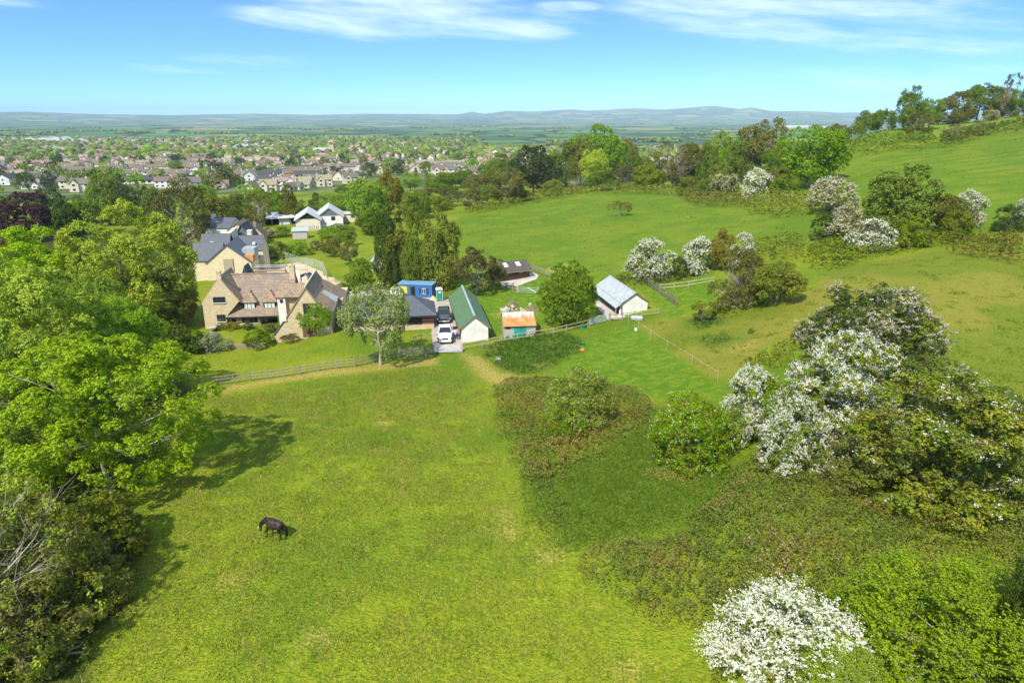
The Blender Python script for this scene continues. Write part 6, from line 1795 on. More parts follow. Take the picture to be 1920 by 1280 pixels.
def white_stable():
    f = G(1168, 592)
    w, d, e, r = 3.75, 11.2, 2.1, 3.35
    o = thing('white_stable', 'white rendered stable with a pale grey sheet roof on a concrete yard', 'stable', f + Vector((-0.1, 0.15, -0.15)), R(11))
    gable_walls(w, d, e, r).build('wall', M['cream'] if 0 else M['white'], o)
    rf = gable_roof(w, d, e, r, oh=0.3, th=0.06, ov=0.15)
    # the roof reaches far out over the stable doors
    rf.slab([(-1.1, -0.15, e - 0.78), (-0.28, -0.15, e - 0.2), (-0.28, d + 0.15, e - 0.2), (-1.1, d + 0.15, e - 0.78)], 0.06)
    r_ = rf.build('roof', M['grey_sheet'], o)
    MB().prism([(w/2 - 0.14, r + 0.03), (w/2, r + 0.12), (w/2 + 0.14, r + 0.03)], 'y', -0.2, d + 0.2).build('ridge_capping', M['galv'], r_)
    for k in range(2):
        y = 2.0 + 4.2 * k
        MB().slab([(w * 0.58, y, r - 0.12), (w * 0.95, y, e + 0.34), (w * 0.95, y + 1.6, e + 0.34), (w * 0.58, y + 1.6, r - 0.12)], 0.05).build('roof_light', M['slate_grey'], r_)
    for s in (0, 1):
        x0, x1 = (-0.3, w / 2) if s == 0 else (w / 2, w + 0.3)
        z0, z1 = (e - 0.2, r) if s == 0 else (r, e - 0.2)
        MB().slab([(x0, -0.2, z0 + 0.06), (x1, -0.2, z1 + 0.06), (x1, -0.14, z1 + 0.06), (x0, -0.14, z0 + 0.06)], 0.16).build('barge_board', M['plank_red'], o)
    MB().box(-0.12, -0.02, -0.02, d, 0.0, 0.35).build('plinth', M['plank_brown'], o)
    for k in range(3):
        y = 1.2 + k * 3.4
        MB().box(-0.07, 0.02, y, y + 1.15, 0.0, 1.15).build('stable_door', M['plank_brown'], o)
        MB().box(-0.05, 0.02, y, y + 1.15, 1.18, 1.95).build('door_opening', M['dark_room'], o)
    MB().box(-1.05, -0.95, -0.1, 0.0, 0.0, 1.35).build('porch_post', M['timber_warm'], o)
    MB().box(-1.0, -0.9, d - 0.1, d, 0.0, 1.35).build('porch_post', M['timber_warm'], o)
    MB().box(-0.16, -0.02, -0.06, 0.02, 0.0, 2.0).build('door_frame', M['plank_red'], o)
    return o


white_stable()
s_ = thing('feed_sack', 'pale feed sack hanging by the white stable doorway', 'sack', G(1163, 591))
MB().hexa([(-.22,-.15,0),(.22,-.15,0),(.22,.15,0),(-.22,.15,0)], [(-.16,-.1,.8),(.16,-.1,.8),(.16,.1,.8),(-.16,.1,.8)]).build('sack_body', M['rope'], s_, bevel=0.08)
MB().box(-.16, .16, -.05, .05, .8, .9).build('sack_neck', M['blind'], s_)


def timber_stable():
    o = thing('brown_timber_stable', 'dark brown timber stable with two white skylights below the sloping field', 'stable', G(934, 530), R(26))
    w, d, e, r = 6.4, 3.9, 2.3, 3.3
    MB().prism([(0, -0.5), (d, -0.5), (d, e), (d * 0.5, r), (0, e)], 'x', 0, w).build('wall', M['plank_brown'], o)
    n = 30
    for k in range(n):
        MB().box(k * w / n, (k + 0.9) * w / n, -0.05 - 0.012 * (k % 2), -0.005, 0, e - 0.05).build('board', M['plank_brown'], o)
    MB().box(2.9, 4.0, -0.09, -0.05, 1.3, 2.1).build('door_opening', M['dark_room'], o)
    MB().box(4.4, 4.9, -0.1, -0.05, 1.4, 2.0).build('pale_shutter', M['timber_warm'], o)
    q = MB(); s = (r - e) / (d / 2)
    q.slab([(-0.25, -0.8, e - 0.8 * s + 0.06), (w + 0.25, -0.8, e - 0.8 * s + 0.06), (w + 0.25, d / 2, r + 0.06), (-0.25, d / 2, r + 0.06)], 0.07)
    q.slab([(-0.25, d / 2, r + 0.06), (w + 0.25, d / 2, r + 0.06), (w + 0.25, d + 0.3, e - 0.3 * s + 0.06), (-0.25, d + 0.3, e - 0.3 * s + 0.06)], 0.07)
    rf = q.build('roof', M['brown_sheet'], o)
    for x in (1.5, 4.1):
        MB().slab([(x, 0.5, e + 0.5 * s + 0.085), (x + 0.85, 0.5, e + 0.5 * s + 0.085), (x + 0.85, 1.55, e + 1.55 * s + 0.085), (x, 1.55, e + 1.55 * s + 0.085)], 0.05).build('skylight', M['white'], rf)
    MB().box(-0.3, w + 0.3, -0.95, -0.83, e - 0.8 * s - 0.1, e - 0.8 * s + 0.02).build('gutter', M['timber'], o)
    return o


timber_stable()


def cabin():
    o = thing('blue_site_cabin', 'blue steel site cabin with dark blue shutters in the yard', 'cabin', (-19.4, 113.2, -3.35), R(-10))
    w, d, h = 6.0, 2.6, 2.45
    n = 20
    pm = MB().box(0.02, w / n - 0.015, -0.03, 0.02, 0.15, h - 0.05).mesh('wall_panel', M['blue_sheet'])
    MB().box(0, w, 0.02, d, 0.1, h).build('wall', M['blue_sheet'], o)
    for k in range(n):
        link('wall_panel', pm, o, (k * w / n, 0, 0))
    MB().box(-0.08, w + 0.08, -0.1, d + 0.1, h, h + 0.1).build('roof', M['blue_roof'], o)
    MB().box(2.2, 3.05, -0.05, -0.03, 0.2, 2.1).build('doorway', M['dark_room'], o)
    MB().box(0.5, 1.6, -0.06, -0.031, 0.9, 2.1).build('yellow_notice', mat_plain('yellow_board', (0.6, 0.5, 0.03), (0.7, 0.6, 0.06), 3.0, 0.6), o)
    for x in (3.7, 4.95):
        MB().box(x, x + 0.45, -0.07, -0.031, 0.9, 1.9).build('shutter', M['blue_dark'], o)
    window(o, 4.2, 4.9, 0.95, 1.85, -0.05, 2, M['white'], sill=False)
    for x in (0.3, 5.6):
        MB().box(x, x + 0.2, 0.2, d - 0.2, -0.2, 0.1).build('support_block', M['concrete'], o)
    t = thing('portable_toilet', 'green portable toilet with a white domed roof beside the blue cabin', 'toilet', G(824, 564), R(12))
    MB().box(-.55, .55, -.55, .55, 0, .12).build('base', M['black'], t)
    MB().box(-.55, .55, -.55, .55, .12, 2.0).build('toilet_wall', M['green_plastic'], t, bevel=0.04)
    MB().box(-.4, .4, -.58, -.552, .15, 1.9).build('door', M['teal'], t)
    for x in (-.53, .47):
        MB().box(x, x + .06, -.6, -.56, .12, 2.0).build('corner_trim', M['white'], t)
    dome = MB()
    dome.hexa([(-.6,-.6,2.0),(.6,-.6,2.0),(.6,.6,2.0),(-.6,.6,2.0)], [(-.42,-.42,2.26),(.42,-.42,2.26),(.42,.42,2.26),(-.42,.42,2.26)])
    dome.build('domed_roof', M['white'], t, bevel=0.08)
    MB().box(-.22, .22, -.59, -.58, 1.45, 1.75).build('notice', M['white'], t)
    p = thing('white_shelter', 'white sheeted pallet stack beside the blue cabin', 'stack', G(745, 560), R(-8))
    MB().hexa([(-1.2,-.5,0),(1.2,-.5,0),(1.2,.9,0),(-1.2,.9,0)], [(-1.0,-.4,1.9),(1.1,-.4,1.6),(1.1,.8,1.6),(-1.0,.8,2.0)]).build('sheeted_stack', M['white'], p, bevel=0.1)
    p = thing('rubble_bag', 'large white builder bag in front of the blue cabin', 'bag', G(772, 574))
    MB().hexa([(-.45,-.45,0),(.45,-.45,0),(.45,.45,0),(-.45,.45,0)], [(-.5,-.5,.9),(.5,-.5,.9),(.5,.5,.9),(-.5,.5,.9)]).build('bag_body', M['white'], p, bevel=0.08)
    heap('bag_sand', 'sand mound beside the green toilet', 'heap', G(813, 564), 0.9, 0.8, 0.9, M['sand'], 12)
    return o


cabin()


def barns():
    o = thing('gabled_barn', 'white-roofed barn with open lattice gable, left of the twin barns', 'barn', G(578, 434) + Vector((-3.6, 0, 0)), R(14))
    gable_walls(7.2, 12, 3.6, 5.9).build('wall', M['cream'], o)
    rf = gable_roof(7.2, 12, 3.6, 5.9, oh=0.5, ov=0.6, th=0.25).build('roof', M['white_sheet'], o)
    MB().prism([(1.0, 3.7), (6.2, 3.7), (3.6, 5.3)], 'y', -0.06, -0.01).build('gable_opening', M['dark_room'], o)
    for k in range(12):
        MB().box(0.4 + k * 0.55, 0.55 + k * 0.55, -0.12, -0.02, 0, 1.6).build('fence_board', M['timber_warm'], o)
    o = thing('gabled_barn', 'white barn with a dark green gable, right of the twin barns', 'barn', G(616, 428) + Vector((-4.2, 2, 0)), R(14))
    gable_walls(8.2, 11, 3.4, 6.2).build('wall', M['white'], o)
    gable_roof(8.2, 11, 3.4, 6.2, oh=0.5, ov=0.5, th=0.28).build('roof', M['white_sheet'], o)
    MB().prism([(1.2, 3.45), (7.0, 3.45), (4.1, 5.6)], 'y', -0.06, -0.01).build('gable_cladding', M['zinc'], o)
    MB().box(4.6, 5.8, -0.06, -0.01, 2.0, 3.2).build('window_opening', M['dark_room'], o)
    MB().box(-1.0, 8.0, -3.2, -1.0, -1.0, 0.9).build('front_lean_to', M['white'], o)
    o = thing('open_fronted_shed', 'long low open-fronted shed with a pale roof, joined to the left barn', 'shed', G(493, 424) + Vector((0, 0, -.2)), R(8))
    w, d = 15.0, 7
    MB().box(0, w, d - 0.3, d, -1, 3.0).build('rear_wall', M['timber_dark'], o)
    for k in range(6):
        MB().box(k * w / 5 - 0.12, k * w / 5 + 0.12, 0, 0.25, -0.5, 2.9).build('post', M['timber'], o)
    MB().box(5.2, 8.6, 0.3, 0.5, -0.5, 2.8).build('pale_partition', M['white_sheet'], o)
    MB().box(0.1, w, 3, 3.1, -0.5, 2.6).build('dark_back', M['dark_room'], o)
    MB().slab([(-0.6, -0.8, 2.7), (w + 0.4, -0.8, 3.1), (w + 0.4, d + 0.4, 4.0), (-0.6, d + 0.4, 3.6)], 0.2).build('roof', M['white_sheet'], o)
    o = thing('flat_roofed_store', 'small flat-roofed pale store beside the dark green gabled barn', 'shed', G(652, 420) + Vector((0, 4, 0)), R(10))
    MB().box(-2.2, 2.2, 0, 4, -0.5, 2.6).build('wall', M['cream'], o)
    MB().box(-2.5, 2.5, -0.3, 4.3, 2.6, 2.85).build('roof', M['white_sheet'], o)
    o = thing('garden_shed', 'small grey shed below the open-fronted shed', 'shed', G(563, 448), R(12))
    MB().box(-2.0, 2.0, 0, 3, -0.5, 2.2).build('wall', M['plank_grey'], o)
    MB().slab([(-2.3, -0.3, 2.25), (2.3, -0.3, 2.25), (2.3, 3.3, 2.9), (-2.3, 3.3, 2.9)], 0.12).build('roof', M['grey_sheet'], o)
    o = thing('garden_hut', 'little hut with a pointed blue-green roof among the garden trees', 'hut', G(697, 512), R(15))
    gable_walls(2.4, 2.2, 2.0, 3.0).build('wall', M['cream'], o)
    gable_roof(2.4, 2.2, 2.0, 3.6, oh=0.25, th=0.08).build('roof', M['lead'], o)
    MB().box(0.8, 1.5, -0.05, 0.02, 0, 1.8).build('door', M['plank_red'], o)


barns()


# ------------------------------------------------------------------ fences and gates
_POST = {}


def post_mesh(w, h, mat):
    k = (w, h, mat.name)
    if k not in _POST:
        _POST[k] = MB().box(-w / 2, w / 2, -w / 2, w / 2, -0.4, h - 0.04).hexa([(-w/2,-w/2,h-.04),(w/2,-w/2,h-.04),(w/2,w/2,h-.04),(-w/2,w/2,h-.04)], [(-w/4,-w/4,h),(w/4,-w/4,h),(w/4,w/4,h),(-w/4,w/4,h)]).mesh('post', mat)
    return _POST[k]


def rail_mesh(t, mat):
    k = ('rail', t, mat.name)
    if k not in _POST:
        _POST[k] = MB().box(0, 1, -0.022, 0.022, -t / 2, t / 2).mesh('rail', mat)
    return _POST[k]


def post_rail(name, label, px, rails=(0.35, 0.72, 1.08), h=1.2, step=1.9, mat=None, w=0.11, t=0.1, seed=1, world=None):
    mat = mat or M['timber']
    rng = random.Random(seed)
    pts = world or [G(u, v) for u, v in px]
    org = pts[0].copy()
    o = thing(name, label, 'fence', org)
    tops = []
    for a, b in zip(pts[:-1], pts[1:]):
        n = max(1, round((b - a).xy.length / step))
        for k in range(n):
            p = a.lerp(b, k / n); p.z = gz(p.x, p.y); tops.append(p - org)
    p = pts[-1].copy(); tops.append(p - org)
    for p in tops:
        q = link('post', post_mesh(w, h, mat), o, p)
        q.rotation_euler = (rng.uniform(-.03, .03), rng.uniform(-.03, .03), rng.uniform(-.3, .3))
    for a, b in zip(tops[:-1], tops[1:]):
        d = b - a
        for z in rails:
            q = link('rail', rail_mesh(t, mat), o, a + Vector((0, 0, z + rng.uniform(-.02, .02))) + Vector((-d.y, d.x, 0)).normalized() * -0.07)
            L = d.length
            q.scale = (L, 1, 1)
            q.rotation_euler = (0, -math.asin(d.z / L) + rng.uniform(-.01, .01), math.atan2(d.y, d.x))
    return o


post_rail('post_and_rail_fence', 'long weathered post-and-rail fence between the lawn and the pasture', [(374,726),(470,714),(562,702),(666,688),(700,680),(747,671)], seed=2, mat=M['timber'])
post_rail('post_and_rail_fence', 'short fence piece between the timber gate and the drive gate', [(799,667),(812,663)], seed=3)
post_rail('post_and_rail_fence', 'two-rail fence from the drive gate past the rusty shed', [(868,657),(940,643),(1000,634),(1037,628),(1062,622),(1102,612)], rails=(0.45, 0.95), h=1.1, step=2.6, mat=M['timber_warm'], seed=4)
post_rail('post_and_rail_fence', 'fence in front of the white stable gable', [(1144,602),(1190,597),(1234,591)], rails=(0.4, 0.95), h=1.15, step=2.2, mat=M['timber'], seed=5)
post_rail('post_and_rail_fence', 'dark three-rail fence climbing behind the white stable', [(1209,531),(1238,552),(1268,573)], rails=(0.35, 0.75, 1.15), h=1.35, step=2.0, mat=M['timber_dark'], w=0.15, seed=6)
post_rail('post_and_rail_fence', 'pale fence running from the dark fence to the brown thicket', [(1237,545),(1290,540),(1338,532)], rails=(0.5, 1.0), h=1.1, step=2.6, mat=M['timber_warm'], seed=7)
post_rail('post_and_rail_fence', 'fence corner behind the brown timber stable', [(998,507),(1014,514),(1031,521)], rails=(0.4, 0.8, 1.15), h=1.25, step=2.2, mat=M['timber'], seed=8)
post_rail('post_and_rail_fence', 'low fence at the concrete edge of the brown timber stable', [(938,540),(950,543),(961,545),(969,548)], rails=(0.5, 1.0), h=1.1, step=2.0, mat=M['timber'], seed=9)
post_rail('post_and_rail_fence', 'garden fence behind the willow beside the parked cars', [(776,645),(790,641),(806,640)], rails=(0.4, 0.95), h=1.1, step=2.0, seed=10)


def bar_gate(name, label, a, b, bars, h, mat, timber=False):
    org = a.copy(); d = b - a; L = d.length
    o = thing(name, label, 'gate', org, math.atan2(d.y, d.x))
    sz = d.z / d.xy.length; L = d.xy.length
    for x, nm in ((0.0, 'gate_post'), (L, 'gate_post')):
        link(nm, post_mesh(0.17 if timber else 0.12, h + 0.2, M['timber'] if timber else mat), o, (x, 0, sz * x))
    for k in range(bars):
        z = 0.18 + (h - 0.25) * k / (bars - 1)
        if timber:
            MB().hexa([(.12,-.02,z),(L-.12,-.02,z+sz*L),(L-.12,.02,z+sz*L),(.12,.02,z)], [(.12,-.02,z+.08),(L-.12,-.02,z+.08+sz*L),(L-.12,.02,z+.08+sz*L),(.12,.02,z+.08)]).build('bar', mat, o)
        else:
            MB().tube([(.1, 0, z), (L - .1, 0, z + sz * L)], 0.028, 6).build('bar', mat, o)
    for x in (0.14, L - 0.14):
        MB().box(x - .04, x + .04, -.035, .035, 0.12 + sz * x, h + sz * x).build('stile', mat, o)
    for p, q in (((.14, .2), (L / 2, h)), ((L / 2, h), (L - .14, .2))):
        MB().tube([(p[0], -.04, p[1] + sz * p[0]), (q[0], -.04, q[1] + sz * q[0])], 0.03, 5).build('brace', mat, o)
    return o


bar_gate('timber_field_gate', 'timber five-bar field gate next to the willow', G(748, 671), G(798, 667), 5, 1.2, M['timber'], True)
bar_gate('metal_drive_gate', 'grey metal gate across the gravel drive in front of the white pickup', G(813, 663), G(866, 661), 7, 1.15, M['galv'])
bar_gate('metal_field_gate', 'galvanised field gate between the dense tree and the white stable', G(1105, 611), G(1143, 602), 7, 1.2, M['galv'])
bar_gate('metal_paddock_gate', 'thin metal gate below the brown timber stable', G(970, 549), G(1009, 552), 4, 1.1, M['galv'])


def tape_fence():
    pts = [G(1178, 607), G(1197, 618), G(1219, 634), G(1250, 655), G(1297, 684), G(1345, 716)]
    o = thing('electric_tape_fence', 'white electric tape on thin posts dividing bright grass from the paddock', 'fence', pts[0])
    loc = [p - pts[0] for p in pts]
    for k, p in enumerate(loc):
        h = 1.15
        MB().tube([p + Vector((0, 0, -.2)), p + Vector((0, 0, h))], 0.017, 6).build('tape_post', M['galv'], o)
    for a, b in zip(loc[:-1], loc[1:]):
        for z in (1.05,):
            MB().tube([a + Vector((0, 0, z)), a.lerp(b, 0.5) + Vector((0, 0, z - .05)), b + Vector((0, 0, z))], 0.007, 4).build('tape', M['rope'], o)


tape_fence()

# ------------------------------------------------------------------ clutter around the yard
rng_ = random.Random(4)
for k in range(34):
    p = G(975 + rng_.gauss(0, 12), 588 + rng_.gauss(0, 5))
    s = rng_.uniform(0.18, 0.42)
    mb = MB()
    bmx = bmesh.new(); bmesh.ops.create_icosphere(bmx, subdivisions=1, radius=1)
    for v in bmx.verts:
        v.co *= rng_.uniform(0.7, 1.15)
    me = bpy.data.meshes.new('rubble_stone'); bmx.to_mesh(me); bmx.free(); me.materials.append(M['rock'])
    o = link('rubble_stone', me, None, p + Vector((0, 0, s * 0.4 + max(0, 0.5 - abs(p.x) * 0.15) * rng_.random())))
    o.scale = (s, s * rng_.uniform(.7, 1.1), s * rng_.uniform(.5, .8)); o.rotation_euler = (rng_.random(), rng_.random(), rng_.random() * 6)
    tag(o, 'loose building stone in the rubble pile behind the rusty shed', 'stone', 'stones of the rubble pile')

o = thing('stock_tub', 'green plastic tub on the grass below the galvanised field gate', 'tub', G(1092, 615))
o.scale = (0.8, 0.8, 0.8)
MB().tube([(0, 0, 0), (0, 0, .45)], [.5, .62], 14).build('tub_body', M['teal'], o); MB().tube([(0, 0, .44), (0, 0, .5)], .66, 14).build('rim', M['green_plastic'], o)
o = thing('stock_tub', 'small green tub on the edge of the nettle patch', 'tub', G(1091, 646))
o.scale = (0.7, 0.7, 0.7)
MB().tube([(0, 0, 0), (0, 0, .35)], [.3, .38], 12).build('tub_body', M['green_plastic'], o); MB().tube([(0, 0, .34), (0, 0, .38)], .4, 12).build('rim', M['teal'], o)
o = thing('orange_bucket', 'orange bucket tipped over on the grass by the nettle patch', 'bucket', G(1091, 659))
o.scale = (0.8, 0.8, 0.8)
b = MB().tube([(-.25, 0, .2), (.3, 0, .26)], [.2, .28], 12).build('bucket_body', M['orange_b'], o); MB().tube([(.29, 0, .26), (.33, 0, .264)], .31, 12).build('rim', M['orange_b'], o)
o = thing('water_trough', 'pale oval water trough beside the white stable fence', 'trough', G(1194, 600), R(-8))
MB().hexa([(-.75,-.3,0),(.75,-.3,0),(.75,.3,0),(-.75,.3,0)], [(-.85,-.38,.5),(.85,-.38,.5),(.85,.38,.5),(-.85,.38,.5)]).build('trough_body', M['galv'], o, bevel=0.12)
MB().box(-.7, .7, -.28, .28, .505, .52).build('water_surface', M['blind'], o)
o = thing('rubbish_sack', 'blue and white rubbish sack lying in the nettle patch', 'sack', G(935, 674))
MB().hexa([(-.5,-.3,0),(.4,-.35,0),(.45,.3,0),(-.45,.35,0)], [(-.3,-.2,.42),(.2,-.2,.36),(.25,.15,.3),(-.25,.2,.45)]).build('sack_body', M['lead'], o, bevel=0.1)
MB().box(-.1, .35, -.36, -.1, .1, .38).build('white_sheet', M['white'], o, bevel=0.05)
o = thing('bath_tub', 'discarded white tub beside the rubble pile', 'tub', G(947, 584), R(15))
MB().hexa([(-.6,-.25,0),(.6,-.25,0),(.6,.25,0),(-.6,.25,0)], [(-.75,-.35,.5),(.75,-.35,.5),(.75,.35,.5),(-.75,.35,.5)]).build('tub_body', M['white'], o, bevel=0.08)
MB().box(-.6, .6, -.25, .25, .505, .515).build('tub_inside', M['lead'], o)
o = thing('water_jug', 'small white water carrier by the electric tape', 'container', G(1192, 620))
MB().box(-.16, .16, -.12, .12, 0, .4).build('carrier_body', M['white'], o, bevel=0.04); MB().tube([(0, 0, .4), (0, 0, .46)], .05, 8).build('cap', M['blue_dark'], o)
o = thing('garden_table', 'round pale garden table before the left farmhouse gable', 'table', G(398, 622))
MB().tube([(0, 0, .7), (0, 0, .74)], .7, 16).build('table_top', M['galv'], o); MB().tube([(0, 0, 0), (0, 0, .7)], .06, 8).build('leg', M['galv'], o); MB().tube([(0, 0, 0), (0, 0, .05)], .35, 10).build('base', M['galv'], o)
o = thing('planter', 'brick-red planter heap at the lane beside the farmhouse', 'planter', G(637, 575), R(8))
MB().box(-1.0, 1.0, -.5, .5, 0, .8).build('planter_wall', M['brick'], o); MB().box(-.9, .9, -.4, .4, .8, .86).build('planter_soil', M['turf'], o)
for lab, u, v in (('dark gate pillar at the lane corner above the garage', 648, 566), ('dark yard post beside the garage corner', 800, 600)):
    o = thing('gate_pillar', lab, 'post', G(u, v))
    MB().box(-.14, .14, -.14, .14, -.3, 1.5).build('pillar_shaft', M['timber_dark'], o); MB().hexa([(-.2,-.2,1.5),(.2,-.2,1.5),(.2,.2,1.5),(-.2,.2,1.5)], [(-.05,-.05,1.68),(.05,-.05,1.68),(.05,.05,1.68),(-.05,.05,1.68)]).build('cap', M['timber_dark'], o)

# the old willow by the fence
plant_px('willow_tree', 'grey-green pollarded willow with a thick pale trunk beside the timber gate', 'tree', 714, 684, 532, 134, 'willow', None, 0, rz=0.4)
# hilltop fence posts
post_rail('hilltop_fence', 'line of posts along the hilltop wood edge', [(1760,246),(1800,236),(1850,228),(1915,219)], rails=(0.9,), h=1.3, step=6.0, mat=M['timber_dark'], w=0.2, t=0.05, seed=12)

# ------------------------------------------------------------------ vehicles
def loft(stations, sides):
    """stations: list of rings (same length); quads between, n-gon caps"""
    mb = MB()
    n = len(stations[0])
    for r in stations:
        mb.v += [tuple(p) for p in r]
    for s in range(len(stations) - 1):
        for k in range(n):
            mb.f.append((s * n + k, s * n + (k + 1) % n, (s + 1) * n + (k + 1) % n, (s + 1) * n + k)); mb.mi.append(0)
    mb.f.append(tuple(range(n))); mb.mi.append(0)
    mb.f.append(tuple((len(stations) - 1) * n + k for k in reversed(range(n)))); mb.mi.append(0)
    return mb


def ring(y, w, zb, zt_, crown=0.05):
    zm = zb + (zt_ - zb) * 0.55
    return [(-w * .92, y, zb), (-w, y, zb + .12), (-w * 1.02, y, zm), (-w * .95, y, zt_ - .04), (-w * .8, y, zt_), (0, y, zt_ + crown), (w * .8, y, zt_), (w * .95, y, zt_ - .04), (w * 1.02, y, zm), (w, y, zb + .12), (w * .92, y, zb)]


def vehicle(name, label, loc, rz, body, L, W, hood, belt, roof, ys, pickup=False, front_pale=False, open_door=False):
    """front of the vehicle faces -y; ys = windscreen foot, roof front, roof rear, rear window foot"""
    o = thing(name, label, 'car', loc, rz)
    w = W / 2
    zb = 0.32
    y0, y1 = -L / 2, L / 2
    st = [ring(y0, w * .78, zb + .1, hood - .28, .02), ring(y0 + .12, w * .92, zb, hood - .12), ring(y0 + .5, w, zb, hood - .02), ring(ys[0], w, zb, belt), ring(ys[1], w, zb, belt)]
    if pickup:
        st += [ring(ys[3], w, zb, belt), ring(y1 - .05, w, zb, belt), ring(y1, w * .97, zb + .08, belt)]
    else:
        st += [ring(ys[2], w, zb, belt), ring(y1 - .2, w, zb, belt - .02), ring(y1, w * .9, zb + .1, belt - .15)]
    loft(st, 11).build('body', body, o, smooth=False, bevel=0.04)
    g = MB(); i = .86
    g.hexa([(-w*.93, ys[0], belt-.01), (w*.93, ys[0], belt-.01), (w*.93, ys[3], belt-.01), (-w*.93, ys[3], belt-.01)], [(-w*.76, ys[1], roof-.05), (w*.76, ys[1], roof-.05), (w*.76, ys[2], roof-.05), (-w*.76, ys[2], roof-.05)])
    cab = g.build('window_band', M['glass'], o)
    MB().hexa([(-w*.78, ys[1]-.03, roof-.06), (w*.78, ys[1]-.03, roof-.06), (w*.78, ys[2]+.03, roof-.06), (-w*.78, ys[2]+.03, roof-.06)], [(-w*.70, ys[1]+.05, roof), (w*.70, ys[1]+.05, roof), (w*.70, ys[2]-.05, roof), (-w*.70, ys[2]-.05, roof)]).build('roof', body, o, bevel=0.03)
    for s in (-1, 1):
        for (ya, yb) in ((ys[0], ys[1]), (ys[3], ys[2]), ((ys[0]+ys[3])/2, (ys[1]+ys[2])/2)):
            MB().tube([(s*w*.94, ya, belt-.02), (s*w*.775, yb, roof-.05)], 0.045, 5).build('pillar', body, o)
        MB().box(s*w*1.0 - .02, s*w*1.0 + .16*s + .02, ys[0] + .1, ys[0] + .28, belt - .02, belt + .16).build('wing_mirror', body, o)
        hl = MB().hexa([(s*w*.9-.17, y0+.01, hood-.42), (s*w*.9+.08*s+.1, y0+.1, hood-.42), (s*w*.9+.08*s+.1, y0+.22, hood-.42), (s*w*.9-.17, y0+.15, hood-.42)], [(s*w*.9-.17, y0+.05, hood-.2), (s*w*.9+.08*s+.1, y0+.14, hood-.2), (s*w*.9+.08*s+.1, y0+.3, hood-.2), (s*w*.9-.17, y0+.2, hood-.2)]).build('headlight', M['chrome'] if not front_pale else M['glass'], o)
        for y in (y0 + .85, y1 - .95):
            wh = MB().disc((s * (w - .06), y, .36), (1, 0, 0), .36, .24, 18).build('wheel', M['rubber'], o)
            MB().disc((s * (w + .055), y, .36), (1, 0, 0), .22, .04, 12).build('rim', M['rim'], wh)
        MB().box(s*w*.9-.08, s*w*.9+.08, y1-.02, y1+.02, belt-.4, belt-.15).build('tail_light', M['red_lamp'], o)
    MB().box(-w*.42, w*.42, y0-.025, y0+.06, hood-.44, hood-.22).build('grille', M['black'], o)
    if front_pale:
        MB().box(-.04, .04, y0-.04, y0-.026, hood-.4, hood-.25).build('badge', M['chrome'], o)
    MB().box(-w*.86, w*.86, y0-.06, y0+.14, zb+.02, zb+.2).build('bumper', body if front_pale else M['chrome'], o, bevel=0.04)
    MB().box(-.27, .27, y0-.075, y0-.062, zb+.06, zb+.18).build('number_plate', M['plate'], o)
    if pickup:
        MB().box(-w*.82, w*.82, ys[3]+.12, y1-.1, belt+.045, belt+.07).build('load_bed', M['timber'], o)
        for s in (-1, 1):
            MB().box(s*w*.9-.05, s*w*.9+.05, ys[3]+.1, y1-.05, belt+.0, belt+.14).build('bed_side', body, o)
        MB().box(-w*.85, w*.85, y1-.12, y1-.04, belt, belt+.14).build('tailgate', body, o)
    if open_door:
        d = MB().box(w + .02, w + .98, ys[1] + .62, ys[1] + .7, zb + .1, belt - .02).build('open_door', body, o, bevel=0.03)
        MB().box(w + .1, w + .9, ys[1] + .63, ys[1] + .69, belt - .02, roof - .1).build('door_window', M['glass'], d)
        MB().box(w + .04, w + .96, ys[1] + .625, ys[1] + .695, roof - .12, roof - .06).build('door_frame', body, d)
    return o


vehicle('pickup_truck', 'white double-cab pickup with a rear door open behind the drive gate', G(832, 646) + Vector((0, 2.4, 0.07)), R(5), M['car_white'], 5.2, 1.86, 1.12, 1.16, 1.78, (-1.1, -.35, .95, 1.15), True, True, True)
vehicle('estate_car', 'dark grey car parked on the gravel behind the white pickup', G(830, 608) + Vector((0, 2.2, 0.07)), R(6), M['car_grey'], 4.7, 1.88, 1.06, 1.12, 1.74, (-1.15, -.4, 1.5, 2.1))


# ------------------------------------------------------------------ skinned figures
def skinned(name, verts, edges, mat, parent=None, loc=None, sub=2, root=0):
    me = bpy.data.meshes.new(name)
    bm = bmesh.new()
    lay = bm.verts.layers.skin.verify()
    vs = []
    for k, (x, y, z, r) in enumerate(verts):
        v = bm.verts.new((x, y, z))
        rr = r if isinstance(r, tuple) else (r, r)
        v[lay].radius = rr
        v[lay].use_root = (k == root)
        vs.append(v)
    for a, b in edges:
        bm.edges.new((vs[a], vs[b]))
    bm.to_mesh(me); bm.free()
    me.materials.append(mat)
    o = link(name, me, parent, loc)
    s = o.modifiers.new('skin', 'SKIN'); s.use_smooth_shade = True
    o.modifiers.new('subdivision', 'SUBSURF').levels = sub
    o.modifiers[-1].render_levels = sub
    return o


M['horse'] = mat_plain('dark_bay_coat', (0.018, 0.012, 0.011), (0.060, 0.038, 0.032), 3.0, 0.5, 0.0, spec=0.3)
M['mane'] = mat_plain('black_hair', (0.006, 0.006, 0.007), (0.016, 0.014, 0.014), 12.0, 0.6)


